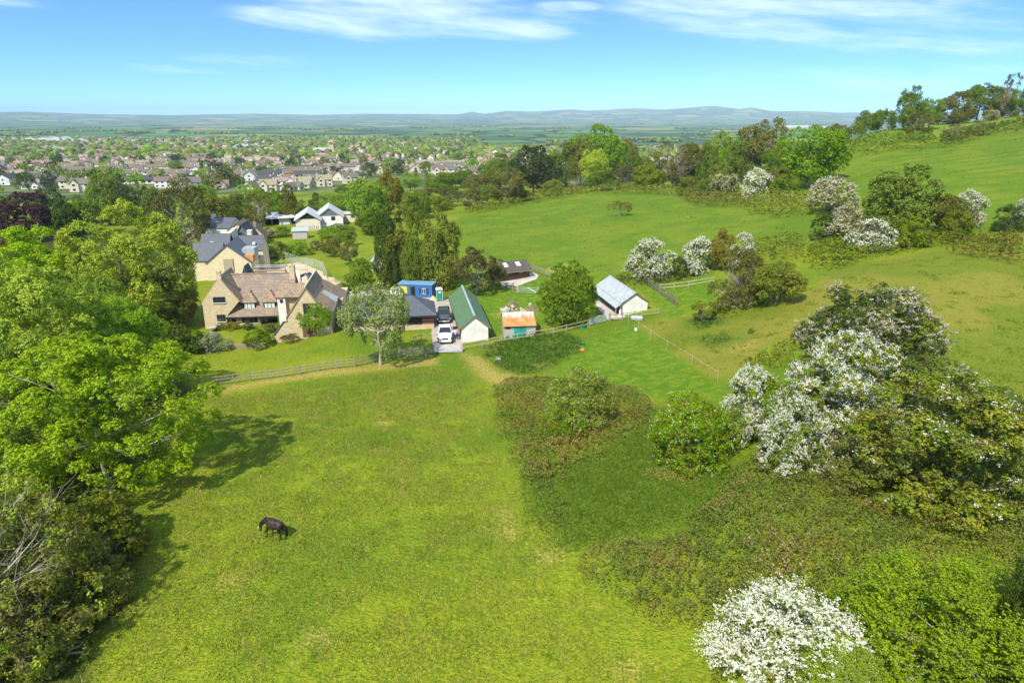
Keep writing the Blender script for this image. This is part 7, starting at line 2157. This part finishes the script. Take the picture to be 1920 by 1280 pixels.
def horse():
    p = G(517, 1008)
    o = thing('grazing_horse', 'dark brown horse grazing in the pasture, white marking on its face', 'horse', p, math.atan2(0.40, -0.92))
    V = [(-.52, 0, 1.17, (.27, .29)),      # 0 pelvis
         (-.12, 0, 1.10, (.29, .32)), (.28, 0, 1.10, (.26, .32)), (.52, 0, 1.18, (.20, .27)),   # 1..3 barrel, chest, withers
         (.80, 0, 1.08, (.13, .20)), (1.04, 0, .86, (.10, .155)), (1.18, 0, .64, (.095, .12)),    # 4..6 neck, poll
         (1.22, 0, .47, (.085, .12)), (1.22, 0, .28, (.062, .075)), (1.21, 0, .17, (.05, .055)),    # 7..9 head, muzzle
         (-.72, 0, 1.20, (.17, .17))]      # 10 croup
    E = [(0, 1), (1, 2), (2, 3), (3, 4), (4, 5), (5, 6), (6, 7), (7, 8), (8, 9), (0, 10)]
    for s, dx in ((1, .10), (-1, -.06)):
        i = len(V)
        V += [(-.56, s * .15, .95, (.15, .19)), (-.47 + dx * .3, s * .16, .76, (.11, .13)), (-.70 + dx, s * .14, .50, (.06, .075)), (-.68 + dx * 1.3, s * .14, .26, .042), (-.67 + dx * 1.4, s * .14, .12, .046), (-.62 + dx * 1.4, s * .14, .035, .055)]
        E += [(0, i)] + [(i + k, i + k + 1) for k in range(5)]
    for s, dx in ((1, .12), (-1, -.10)):
        i = len(V)
        V += [(.40, s * .14, .86, (.11, .14)), (.42 + dx * .4, s * .14, .68, (.075, .09)), (.44 + dx, s * .13, .44, .058), (.43 + dx * 1.2, s * .13, .24, .04), (.43 + dx * 1.3, s * .13, .11, .044), (.47 + dx * 1.3, s * .13, .035, .052)]
        E += [(2, i)] + [(i + k, i + k + 1) for k in range(5)]
    skinned('horse_body', V, E, M['horse'], o, None, 2)
    for s in (-1, 1):
        MB().tube([(1.16, s * .07, .76), (1.15, s * .10, .84), (1.16, s * .11, .92)], [.035, .04, .006], 6).build('ear', M['horse'], o)
    t = MB()
    for k in range(7):
        a = (k - 3) * .02
        t.tube([(-.86, a * .6, 1.22), (-.97, a, 1.02), (-.98, a * 1.4, .7), (-.95, a * 1.8, .38)], [.03, .04, .03, .008], 5)
    t.build('tail', M['mane'], o)
    m = MB()
    for k in range(16):
        f = k / 15
        x = .56 + f * .62; z = 1.43 - f * .58 - .10 * math.sin(f * math.pi) * 0
        z = 1.44 + (.80 - 1.44) * f ** 1.15 + 0.02
        m.hexa([(x - .03, -.02, z - .12), (x + .03, -.02, z - .14), (x + .03, .02, z - .14), (x - .03, .02, z - .12)], [(x - .02, .03, z + .02), (x + .03, .03, z), (x + .03, .05, z), (x - .02, .05, z + .02)])
        m.tube([(x, .02, z), (x + .01, .10, z - .10), (x + .015, .13, z - .26)], [.035, .03, .006], 4)
    m.build('mane', M['mane'], o)
    # white stripe down the forehead and nose
    MB().tube([(1.315, 0, .58), (1.33, 0, .46), (1.30, 0, .33)], [.022, .036, .026], 6).build('face_stripe', M['white'], o)
    for k, (x, y) in enumerate(((-.48, .14), (-.70, -.14), (.63, .13), (.34, -.13))):
        MB().tube([(x, y, 0.0), (x - .015, y, .07)], [.066, .052], 10).build('hoof', M['black'], o)
    return o


horse()


def person():
    base = G(857, 640) + Vector((0, 0.6, 0.07))
    o = thing('person', 'person in an orange-red top bending beside the open pickup door', 'person', base, R(70))
    skin = mat_plain('skin', (0.50, 0.32, 0.24), (0.56, 0.37, 0.28), 5.0, 0.6)
    V = [(0, 0, .95, (.14, .17)), (.05, 0, 1.12, (.13, .17)), (.16, 0, 1.32, (.13, .19)), (.25, 0, 1.44, (.07, .08)), (.29, 0, 1.50, .055), (.33, 0, 1.60, (.085, .10)), (.36, 0, 1.68, (.08, .085))]
    E = [(0, 1), (1, 2), (2, 3), (3, 4), (4, 5), (5, 6)]
    for s in (-1, 1):
        i = len(V); V += [(0, s * .10, .86, .085), (.04 * s, s * .10, .48, .06), (-.02, s * .10, .10, .042), (.12, s * .10, .04, .04)]
        E += [(0, i), (i, i + 1), (i + 1, i + 2), (i + 2, i + 3)]
        i = len(V); V += [(.18, s * .20, 1.38, .06), (.30, s * .25, 1.14, .045), (.48, s * .20, 1.02, .034), (.56, s * .19, 1.0, (.03, .04))]
        E += [(2, i), (i, i + 1), (i + 1, i + 2), (i + 2, i + 3)]
        for k in range(5):
            j = len(V); a = (k - 2) * .018
            V += [(.60 + (.0 if k else -.03), s * .19 + a * 1.2, 1.0 - .01 * abs(k - 2), .009), (.64 + (.0 if k else -.03), s * .19 + a * 1.5, .985 - .01 * abs(k - 2), .008), (.655, s * .19 + a * 1.5, .955, .007)]
            E += [(i + 3, j), (j, j + 1), (j + 1, j + 2)]
    skinned('person_body', V, E, skin, o, None, 1)
    tv = [(.0, 0, .93, (.155, .19)), (.05, 0, 1.12, (.15, .19)), (.16, 0, 1.33, (.15, .21)), (.23, 0, 1.43, (.09, .10))]
    te = [(0, 1), (1, 2), (2, 3)]
    for s in (-1, 1):
        i = len(tv); tv += [(.18, s * .20, 1.38, .075), (.30, s * .25, 1.14, .06), (.44, s * .21, 1.04, .05)]
        te += [(2, i), (i, i + 1), (i + 1, i + 2)]
    skinned('jacket', tv, te, M['orange_b'], o, None, 1)
    lv = [(0, 0, .92, (.15, .18))]; le = []
    for s in (-1, 1):
        i = len(lv); lv += [(0, s * .10, .84, .10), (.04 * s, s * .10, .48, .075), (-.02, s * .10, .12, .06)]
        le += [(0, i), (i, i + 1), (i + 1, i + 2)]
    skinned('trousers', lv, le, M['blue_dark'], o, None, 1)
    skinned('hair', [(.31, 0, 1.66, (.09, .10)), (.33, 0, 1.72, (.08, .09)), (.28, 0, 1.60, (.06, .09))], [(0, 1), (0, 2)], M['mane'], o, None, 1)
    MB().tube([(.41, 0, 1.62), (.435, 0, 1.605)], [.016, .012], 6).build('nose', skin, o)


person()

# ------------------------------------------------------------------ the town on the plain
def mat_tint(name, rough, scale):
    """takes the object's own colour, with streaks and stains"""
    m, t = new_mat(name)
    oi = t.n('ShaderNodeObjectInfo')
    n = t.noise(t.n('ShaderNodeTexCoord').outputs['Object'], scale, 3, 0.6)
    c = t.mul(0.5, oi.outputs['Color'], t.n('ShaderNodeCombineColor', {0: t.step(n, 0.25, 0.75, 0.7, 1.25), 1: t.step(n, 0.25, 0.75, 0.7, 1.25), 2: t.step(n, 0.25, 0.75, 0.7, 1.25)}).outputs[0])
    b = t.n('ShaderNodeBsdfPrincipled', {'Base Color': c, 'Roughness': rough})
    b.inputs['Specular IOR Level'].default_value = 0.2
    t.out(b.outputs[0])
    return m


TW, TR = mat_tint('town_wall', 0.9, 0.5), mat_tint('town_roof', 0.8, 0.8)


def house_meshes(w, d, e, r, cross=None, porch=False):
    """ridge along x, centred; returns wall mesh, roof mesh, chimney mesh, window list"""
    a = MB().prism([(-d / 2, -3), (d / 2, -3), (d / 2, e), (0, r - 0.05), (-d / 2, e)], 'x', -w / 2, w / 2)
    b = MB()
    s = (r - e) / (d / 2)
    for k in (-1, 1):
        b.slab([(-w / 2 - 0.3, k * (d / 2 + 0.4), e - 0.4 * s + 0.1), (w / 2 + 0.3, k * (d / 2 + 0.4), e - 0.4 * s + 0.1), (w / 2 + 0.3, 0, r + 0.1), (-w / 2 - 0.3, 0, r + 0.1)], 0.15)
    if cross:
        x0, cw, cr = cross
        a.prism([(x0 - cw / 2, -3), (x0 + cw / 2, -3), (x0 + cw / 2, e), (x0, cr - 0.05), (x0 - cw / 2, e)], 'y', -d / 2 - 1.6, 0)
        s2 = (cr - e) / (cw / 2)
        for k in (-1, 1):
            b.slab([(x0 + k * (cw / 2 + 0.3), -d / 2 - 1.9, e - 0.3 * s2 + 0.12), (x0, -d / 2 - 1.9, cr + 0.12), (x0, 0, cr + 0.12), (x0 + k * (cw / 2 + 0.3), 0, e - 0.3 * s2 + 0.12)], 0.15)
    c = MB().box(w * 0.32 - 0.4, w * 0.32 + 0.4, -0.35, 0.35, r - 0.6, r + 0.9).box(w * 0.32 - 0.47, w * 0.32 + 0.47, -0.42, 0.42, r + 0.75, r + 0.88)
    wn = MB()
    storeys = (0.9, 3.4) if e > 4 else (0.9,)
    for z in storeys:
        n = max(2, int(w / 3.2))
        for k in range(n):
            x = -w / 2 + (k + 0.5) * w / n
            if cross and abs(x - cross[0]) < cross[1] / 2 + 0.5:
                continue
            wn.box(x - 0.65, x + 0.65, -d / 2 - 0.05, -d / 2 + 0.02, z, z + 1.15)
        if cross:
            wn.box(cross[0] - 0.7, cross[0] + 0.7, -d / 2 - 1.66, -d / 2 - 1.58, z, z + 1.15)
        for k in (-1, 1):
            wn.box(k * w / 2 - 0.04, k * w / 2 + 0.04, -0.6, 0.6, z, z + 1.1)
    return a.mesh('house_wall', TW), b.mesh('house_roof', TR), c.mesh('house_chimney', TW), wn.mesh('house_windows', M['glass'])


HTYPE = {'two-storey house': house_meshes(9, 7.5, 4.9, 7.4), 'bungalow': house_meshes(12, 8.5, 2.6, 5.3), 'terrace': house_meshes(21, 8, 4.9, 7.6),
         'gabled house': house_meshes(10, 7.5, 4.6, 7.4, (-2.3, 4.6, 7.0)), 'chalet bungalow': house_meshes(9, 9.5, 2.6, 6.9), 'gabled bungalow': house_meshes(13, 7.5, 2.6, 5.0, (2.6, 5.2, 5.0))}
WALLS = {'white': (0.72, 0.71, 0.68), 'cream': (0.66, 0.58, 0.44), 'honey stone': (0.52, 0.42, 0.27), 'pale grey': (0.55, 0.53, 0.49), 'brick': (0.42, 0.22, 0.15), 'buff': (0.56, 0.46, 0.33)}
ROOFS = {'grey-brown': (0.155, 0.134, 0.103), 'dark grey': (0.078, 0.078, 0.076), 'brown': (0.196, 0.143, 0.095), 'reddish': (0.270, 0.147, 0.095), 'pinkish': (0.327, 0.216, 0.158), 'pale brown': (0.278, 0.233, 0.166)}
ORD = ['first', 'second', 'third', 'fourth', 'fifth', 'sixth', 'seventh', 'eighth', 'ninth', 'tenth', 'eleventh', 'twelfth', 'thirteenth', 'fourteenth', 'fifteenth', 'sixteenth', 'seventeenth', 'eighteenth']


def town_house(typ, wall, roof, loc, rz, label, group='houses of the town on the plain', s=1.0, windows=True):
    o = thing('town_house', label, 'house', loc, rz, group)
    o.scale = (s, s, s)
    a, b, c, w = HTYPE[typ]
    rg = _RNG.uniform(0.88, 1.1)
    k = link('wall', a, o); k.color = (*[v * rg for v in WALLS[wall]], 1)
    f = link('roof', b, o); f.color = (*[v * _RNG.uniform(0.9, 1.1) for v in ROOFS[roof]], 1)
    h = link('chimney', c, f); h.color = k.color
    if windows:
        link('windows', w, k)
    return o


# the pale bungalows at the foot of the slope
for u, v, typ, wall, roof, rz, lab in (
    (505, 360, 'gabled house', 'cream', 'pale brown', 8, 'large pale house with a dark upper window band, nearest to the conifer'),
    (472, 362, 'chalet bungalow', 'cream', 'grey-brown', 80, 'cream chalet bungalow half hidden by trees beside the large pale house'),
    (548, 357, 'gabled bungalow', 'cream', 'grey-brown', 70, 'cream gabled bungalow right behind the pointed conifer'),
    (575, 352, 'chalet bungalow', 'honey stone', 'pale brown', -12, 'honey-walled chalet bungalow in the pale row above the small dark bush'),
    (538, 346, 'gabled bungalow', 'white', 'pale brown', 15, 'white gabled bungalow in the second line of the pale row'),
    (608, 349, 'gabled house', 'cream', 'pale brown', 20, 'cream house with solar-dark roof patch in the pale row'),
    (657, 344, 'gabled house', 'cream', 'grey-brown', 25, 'cream house with a long dormer at the east end of the pale row'),
    (640, 338, 'chalet bungalow', 'cream', 'brown', 75, 'cream chalet bungalow behind the east end of the pale row'),
    (585, 340, 'bungalow', 'honey stone', 'grey-brown', 5, 'low honey-walled bungalow in the second line of the pale row'),
    (498, 344, 'bungalow', 'white', 'dark grey', 12, 'white bungalow with dark roof behind the large pale house')):
    town_house(typ, wall, roof, G(u, v), R(rz), lab, 'pale row of houses at the foot of the slope', 1.0)

# low school with a long dark roof and a green in front
sc = thing('school_building', 'long low school with a dark hipped roof behind a mown green', 'school', G(262, 345), R(3))
MB().box(-19, 12, 0, 9, -2, 3.0).build('wall', M['cream'], sc)
q = MB(); q.slab([(-20, -1, 2.9), (13, -1, 2.9), (9, 4.5, 6.0), (-16, 4.5, 6.0)], 0.2); q.slab([(13, 10, 2.9), (-20, 10, 2.9), (-16, 4.5, 6.0), (9, 4.5, 6.0)], 0.2); q.slab([(-20, 10, 2.9), (-20, -1, 2.9), (-16, 4.5, 6.0)], 0.2); q.slab([(13, -1, 2.9), (13, 10, 2.9), (9, 4.5, 6.0)], 0.2)
q.build('roof', M['slate_dark'], sc)
sub(gable_walls(8, 12, 3.2, 5.6), 12.5, -2).build('hall_wall', M['cream'], sc); sub(gable_roof(8, 12, 3.2, 5.6), 12.5, -2).build('hall_roof', M['slate_dark'], sc)
for k in range(6):
    window(sc, -17 + k * 4.6, -15 + k * 4.6, 1.0, 2.3, -0.05, 2)
MB().box(15.2, 17.8, -2.1, -2.0, 0, 2.6).build('door', M['dark_room'], sc)


def church():
    p = G(627, 291)
    o = thing('church', 'stone church with a tall square battlemented tower, standing out of the town', 'church', p, R(12))
    S = M['stone']
    MB().box(-4, 4, -4, 4, -4, 24).build('tower', S, o)
    t = o.children[-1]
    for z in (9.0, 16.0, 23.6):
        MB().box(-4.25, 4.25, -4.25, 4.25, z, z + 0.45).build('string_course', S, t)
    for k in range(5):
        for s in (-1, 1):
            MB().box(-4.2 + k * 1.85, -3.2 + k * 1.85, s * 4.1 - 0.2, s * 4.1 + 0.2, 24.05, 25.1).build('merlon', S, t)
            MB().box(s * 4.1 - 0.2, s * 4.1 + 0.2, -4.2 + k * 1.85, -3.2 + k * 1.85, 24.06, 25.09).build('merlon', S, t)
    for x in (-4, 4):
        for y in (-4, 4):
            MB().tube([(x, y, 24), (x, y, 26), (x, y, 29)], [0.55, 0.5, 0.05], 6).build('pinnacle', S, t)
    for s in (-1, 1):
        MB().box(-1.1 + s * 1.6, 1.1 + s * 1.6, -4.1, -3.95, 17.5, 21.5).build('belfry_louvre', M['dark_room'], t)
    sub(gable_walls(11, 30, 8, 12.5), 0, 0, 0, R(90)).build('nave_wall', S, o)
    n = o.children[-1]; n.location = (-4, -5.5, 0)
    r = sub(gable_roof(11, 30, 8, 12.5), 0, 0, 0, R(90)).build('nave_roof', M['lead'], o); r.location = (-4, -5.5, 0)
    for k in range(5):
        MB().box(-31 + k * 5.4, -29 + k * 5.4, -5.58, -5.4, 2.5, 6.5).build('nave_window', M['glass'], n); n.children[-1].location = (4, 5.5, 0)
    sub(gable_walls(8, 12, 6.5, 9.5), 4, -4).build('chancel_wall', S, o); sub(gable_roof(8, 12, 6.5, 9.5), 4, -4).build('chancel_roof', M['tile_brown'], o)
    return o


church()
for lab, u, v, w, d, h, m in (('long white-roofed factory at the far side of the town, largest of the row', 75, 268, 110, 24, 8, 'white_sheet'), ('white factory shed at the end of the long white roof', 138, 268, 60, 22, 7, 'grey_sheet'),
                              ('pale flat-roofed hall between the town trees', 462, 281, 60, 30, 7, 'grey_sheet'), ('pale warehouse beyond the town beside the open fields', 108, 265, 80, 22, 8, 'grey_sheet'),
                              ('white warehouse far out on the plain below the hills', 1490, 240, 240, 70, 12, 'white_sheet'), ('low white works building right of the far warehouse', 1540, 241, 160, 60, 9, 'white_sheet')):
    o = thing('factory_shed', lab, 'factory', G(u, v), R(4))
    MB().box(-w / 2, w / 2, 0, d, -4, h).build('wall', M['pale' if 0 else 'render'], o)
    nb = max(2, int(w / 28))
    for k in range(nb):
        x0 = -w / 2 + k * w / nb; x1 = x0 + w / nb
        MB().prism([(x0 - 0.3, h), (x1 + 0.1, h), ((x0 + x1) / 2, h + w / nb * 0.16)], 'y', -0.6, d + 0.6).build('roof', M[m], o)
        MB().box(x0 + 2, x1 - 2, -0.15, -0.02, 1.0, 4.5).build('loading_door', M['lead'], o)

# rows of houses
_hr = random.Random(23)
CH = G(627, 291)


def sector(u):
    return ('at the far west edge' if u < 90 else 'west of the long school' if u < 215 else 'behind the long school' if u < 320 else 'between school and pale row' if u < 455 else
            'behind the pale row' if u < 600 else 'below the church tower' if u < 680 else 'east of the church tower' if u < 790 else 'behind the hedgerow trees' if u < 930 else 'beyond the dark evergreen')


FARH, TREEPOS, used = [], [], 0
blocked = [(G(u, v).x, G(u, v).y, r) for u, v, r in ((262, 345, 30), (235, 352, 22), (627, 291, 40), (612, 291, 30), (505, 355, 26), (545, 352, 26), (590, 346, 28), (640, 341, 28))]
D = 425.0
row = 0
while D < 2500:
    gapx = 15.5 if D < 1000 else 17.5
    k = D / CP * 0.985
    u0, u1 = -70, (460 if D < 500 else 700 if D < 560 else 960 if D < 800 else 1060 if D < 1000 else 1330 if D < 1600 else 900)
    x = (u0 - 960) / FPX * k
    turn = 0
    while x < (u1 - 960) / FPX * k:
        blk = vnoise(np.array([x / 70.0 + row * 0.37]), np.array([D / 90.0]))[0]
        y = D + _hr.uniform(-5, 5) + 26 * math.sin(x / 130.0 + D / 150.0) * min(1, D / 900)
        u = 960 + FPX * x / (y * CP + (CAM_H + 30) * SP_)
        free = all((x - a) ** 2 + (y - b) ** 2 > r * r for a, b, r in blocked) and not (D < 520 and 150 < u < 440 and _hr.random() < 0.55) and not (690 < u < 810 and D < 620)
        p_house = 0.70 if blk > 0.32 else 0.22
        if D > 1700 and not (u < 470):
            p_house *= 0.35
        if free and _hr.random() < p_house:
            zone = D / 1000 + _hr.gauss(0, 0.12)
            if zone < 0.62:
                wall = _hr.choice(['white', 'cream', 'cream', 'honey stone', 'pale grey', 'white']); roof = _hr.choice(['grey-brown', 'dark grey', 'grey-brown', 'brown'])
            elif zone < 0.95:
                wall = _hr.choice(['honey stone', 'buff', 'cream', 'cream', 'white']); roof = _hr.choice(['grey-brown', 'brown', 'pale brown', 'grey-brown'])
            else:
                wall = _hr.choice(['buff', 'cream', 'brick', 'white']); roof = _hr.choice(['reddish', 'pinkish', 'brown', 'pale brown', 'grey-brown'])
            typ = _hr.choice(['two-storey house', 'gabled house', 'bungalow', 'terrace', 'gabled bungalow', 'chalet bungalow'])
            rz = R(8 + 18 * math.sin(x / 160.0 + D / 210.0) + _hr.gauss(0, 4)) + (math.pi / 2 if _hr.random() < 0.32 else 0)
            if D < 1010 and used < 275:
                lab = '%s %s with %s roof, %s street, %s' % (wall, typ, roof, ORD[min(row, 17)], sector(u))
                town_house(typ, wall, roof, (x, y, gz(x, y)), rz, lab, 'town houses %s' % sector(u), _hr.uniform(0.9, 1.1), windows=D < 640)
                used += 1
            else:
                FARH.append((x, y, rz, typ, wall, roof))
            x += gapx * (1.5 if typ == 'terrace' else 1.0) * _hr.uniform(0.85, 1.2)
        else:
            TREEPOS.append((x + _hr.uniform(-5, 5), y + _hr.uniform(-6, 6)))
            x += gapx * _hr.uniform(0.5, 0.9)
        if _hr.random() < 0.5:
            TREEPOS.append((x + _hr.uniform(-6, 6), y + _hr.choice([-1, 1]) * _hr.uniform(7, 12)))
    D *= 1.052 if D < 1000 else 1.038
    row += 1

# the far houses: too many and too small to pick apart
V, F3, F4, off = [], [], [], 0
hv, hf, hm = [], [], []
_wm, _rm = {}, {}
mats, mi = [], {}
for nm, c in list(WALLS.items()) + [('roof ' + k, v) for k, v in ROOFS.items()]:
    mi[nm] = len(mats); mats.append(mat_plain('far_' + nm.replace(' ', '_'), tuple(v * 0.9 for v in c), tuple(min(1, v * 1.1) for v in c), 0.05, 0.9))
for x, y, rz, typ, wall, roof in FARH:
    w, d, e, r = {'terrace': (21, 8, 4.9, 7.6), 'bungalow': (12, 8.5, 2.6, 5.3)}.get(typ, (10, 8, 4.7, 7.4))
    z = gz(x, y); c, s = math.cos(rz), math.sin(rz)
    P = [(-w/2, -d/2, -3), (w/2, -d/2, -3), (w/2, d/2, -3), (-w/2, d/2, -3), (-w/2, -d/2, e), (w/2, -d/2, e), (w/2, d/2, e), (-w/2, d/2, e), (-w/2, 0, r), (w/2, 0, r)]
    i = len(hv)
    hv += [(a * c - b * s + x, a * s + b * c + y, h + z) for a, b, h in P]
    for q, m_ in (((0, 1, 5, 4), wall), ((2, 3, 7, 6), wall), ((1, 2, 6, 9, 5), wall), ((3, 0, 4, 8, 7), wall), ((4, 5, 9, 8), 'roof ' + roof), ((6, 7, 8, 9), 'roof ' + roof)):
        hf.append(tuple(i + t for t in q)); hm.append(mi[m_])
me = bpy.data.meshes.new('far_town'); me.from_pydata(hv, [], hf)
for m_ in mats:
    me.materials.append(m_)
me.polygons.foreach_set('material_index', hm)
tag(link('far_town_houses', me), kind='stuff')

# trees of the town: the larger ones each by itself, the rest as one mass
_tr = random.Random(8)
near_t = [p for p in TREEPOS if p[1] < 1000]
_tr.shuffle(near_t)
TCOL = [('mid', 'mid green'), ('bright', 'bright green'), ('dark', 'dark'), ('olive', 'olive green'), ('mid', 'mid green'), ('lime', 'yellow-green'), ('yew', 'blackish green')]
near_t.sort(key=lambda p: p[1])
step = max(1, len(near_t) / 270)
picked = set()
for i in range(min(270, len(near_t))):
    x, y = near_t[int(i * step)]
    picked.add((x, y))
    leaf, word = _tr.choice(TCOL)
    u = 960 + FPX * x / (y * CP + (CAM_H + 30) * SP_)
    con = _tr.random() < 0.14
    h = _tr.uniform(6, 13) * (1.3 if con else 1)
    r_ = min(17, int(math.log(y / 425.0) / math.log(1.052)))
    plant_at('town_tree', '%s %s by the %s street, %s' % (word if not con else 'dark', 'conifer' if con else ('tall round tree' if h > 8.5 else 'small garden tree'), ORD[max(0, r_)], sector(u)), 'tree',
             (x, y, gz(x, y) - 0.3), h * (0.45 if con else _tr.uniform(0.8, 1.2)), h, 'farcone' if con else 'far', 'dark' if con else leaf, 0, 'trees between the town houses %s' % sector(u), trunk=False)
rest = [p for p in TREEPOS if p[1] >= 1000]


def blob_mass(name, pts, seed):
    """pts: x, y, width, height -> one mesh of uneven crowns"""
    rng = np.random.default_rng(seed)
    bm = bmesh.new(); bmesh.ops.create_icosphere(bm, subdivisions=2, radius=0.5)
    bv = np.array([v.co[:] for v in bm.verts]); bf = np.array([[v.index for v in f.verts] for f in bm.faces]); bm.free()
    pts = np.array(pts); n = len(pts)
    zz = zt(pts[:, 0], pts[:, 1])
    j = 1 + 0.28 * rng.normal(size=(n, len(bv), 1))
    V = bv[None] * j * np.stack([pts[:, 2], pts[:, 2], pts[:, 3]], -1)[:, None] + np.stack([pts[:, 0], pts[:, 1], zz + pts[:, 3] * 0.42], -1)[:, None]
    F = (bf[None] + (np.arange(n) * len(bv))[:, None, None]).reshape(-1, 3)
    ms = [LEAF[k] for k in ('mid', 'dark', 'olive', 'bright')]
    mi_ = np.repeat(rng.choice(4, n, p=[0.42, 0.28, 0.18, 0.12]), len(bf))
    cl = np.repeat(rng.random(n), len(bv)) * 0.6 + 0.4 * rng.random(n * len(bv))
    tag(link(name, mesh_np(name, V.reshape(-1, 3), F, ms, {'clump': cl}, midx=mi_)), kind='stuff')


pt = [(x, y, _tr.uniform(8, 16), _tr.uniform(6, 13)) for x, y in rest]
# belts of trees around and beyond the town, hedges of the plain
for k in range(95):
    D = 1050 * (8.0 ** _tr.random())
    u = _tr.uniform(-80, 1700); x = (u - 960) / FPX * D
    L = _tr.uniform(40, 260) * (D / 2500) ** 0.5; a = _tr.gauss(0, 0.25) if _tr.random() < 0.75 else _tr.uniform(0.8, 2.2)
    nn = int(L / 9)
    for i in range(nn):
        t_ = (i / nn - 0.5) * L
        pt.append((x + math.cos(a) * t_ + _tr.gauss(0, 3), D + math.sin(a) * t_ + _tr.gauss(0, 4 + L * 0.04), _tr.uniform(9, 18), _tr.uniform(6, 13)))
blob_mass('far_woods', pt, 4)


# two look-alikes in one street: say which end
_by = {}
for o in COL.objects:
    if o.parent is None and o.get('label') and o.name.split('.')[0] in ('town_house', 'town_tree'):
        _by.setdefault(o['label'], []).append(o)
for lab, os_ in _by.items():
    if len(os_) > 1:
        os_.sort(key=lambda q: q.location.x / q.location.y)
        for q, wd in zip(os_, ('western', 'eastern') if len(os_) == 2 else ('westernmost', 'middle', 'easternmost', 'outer')):
            q['label'] = wd + ' ' + lab
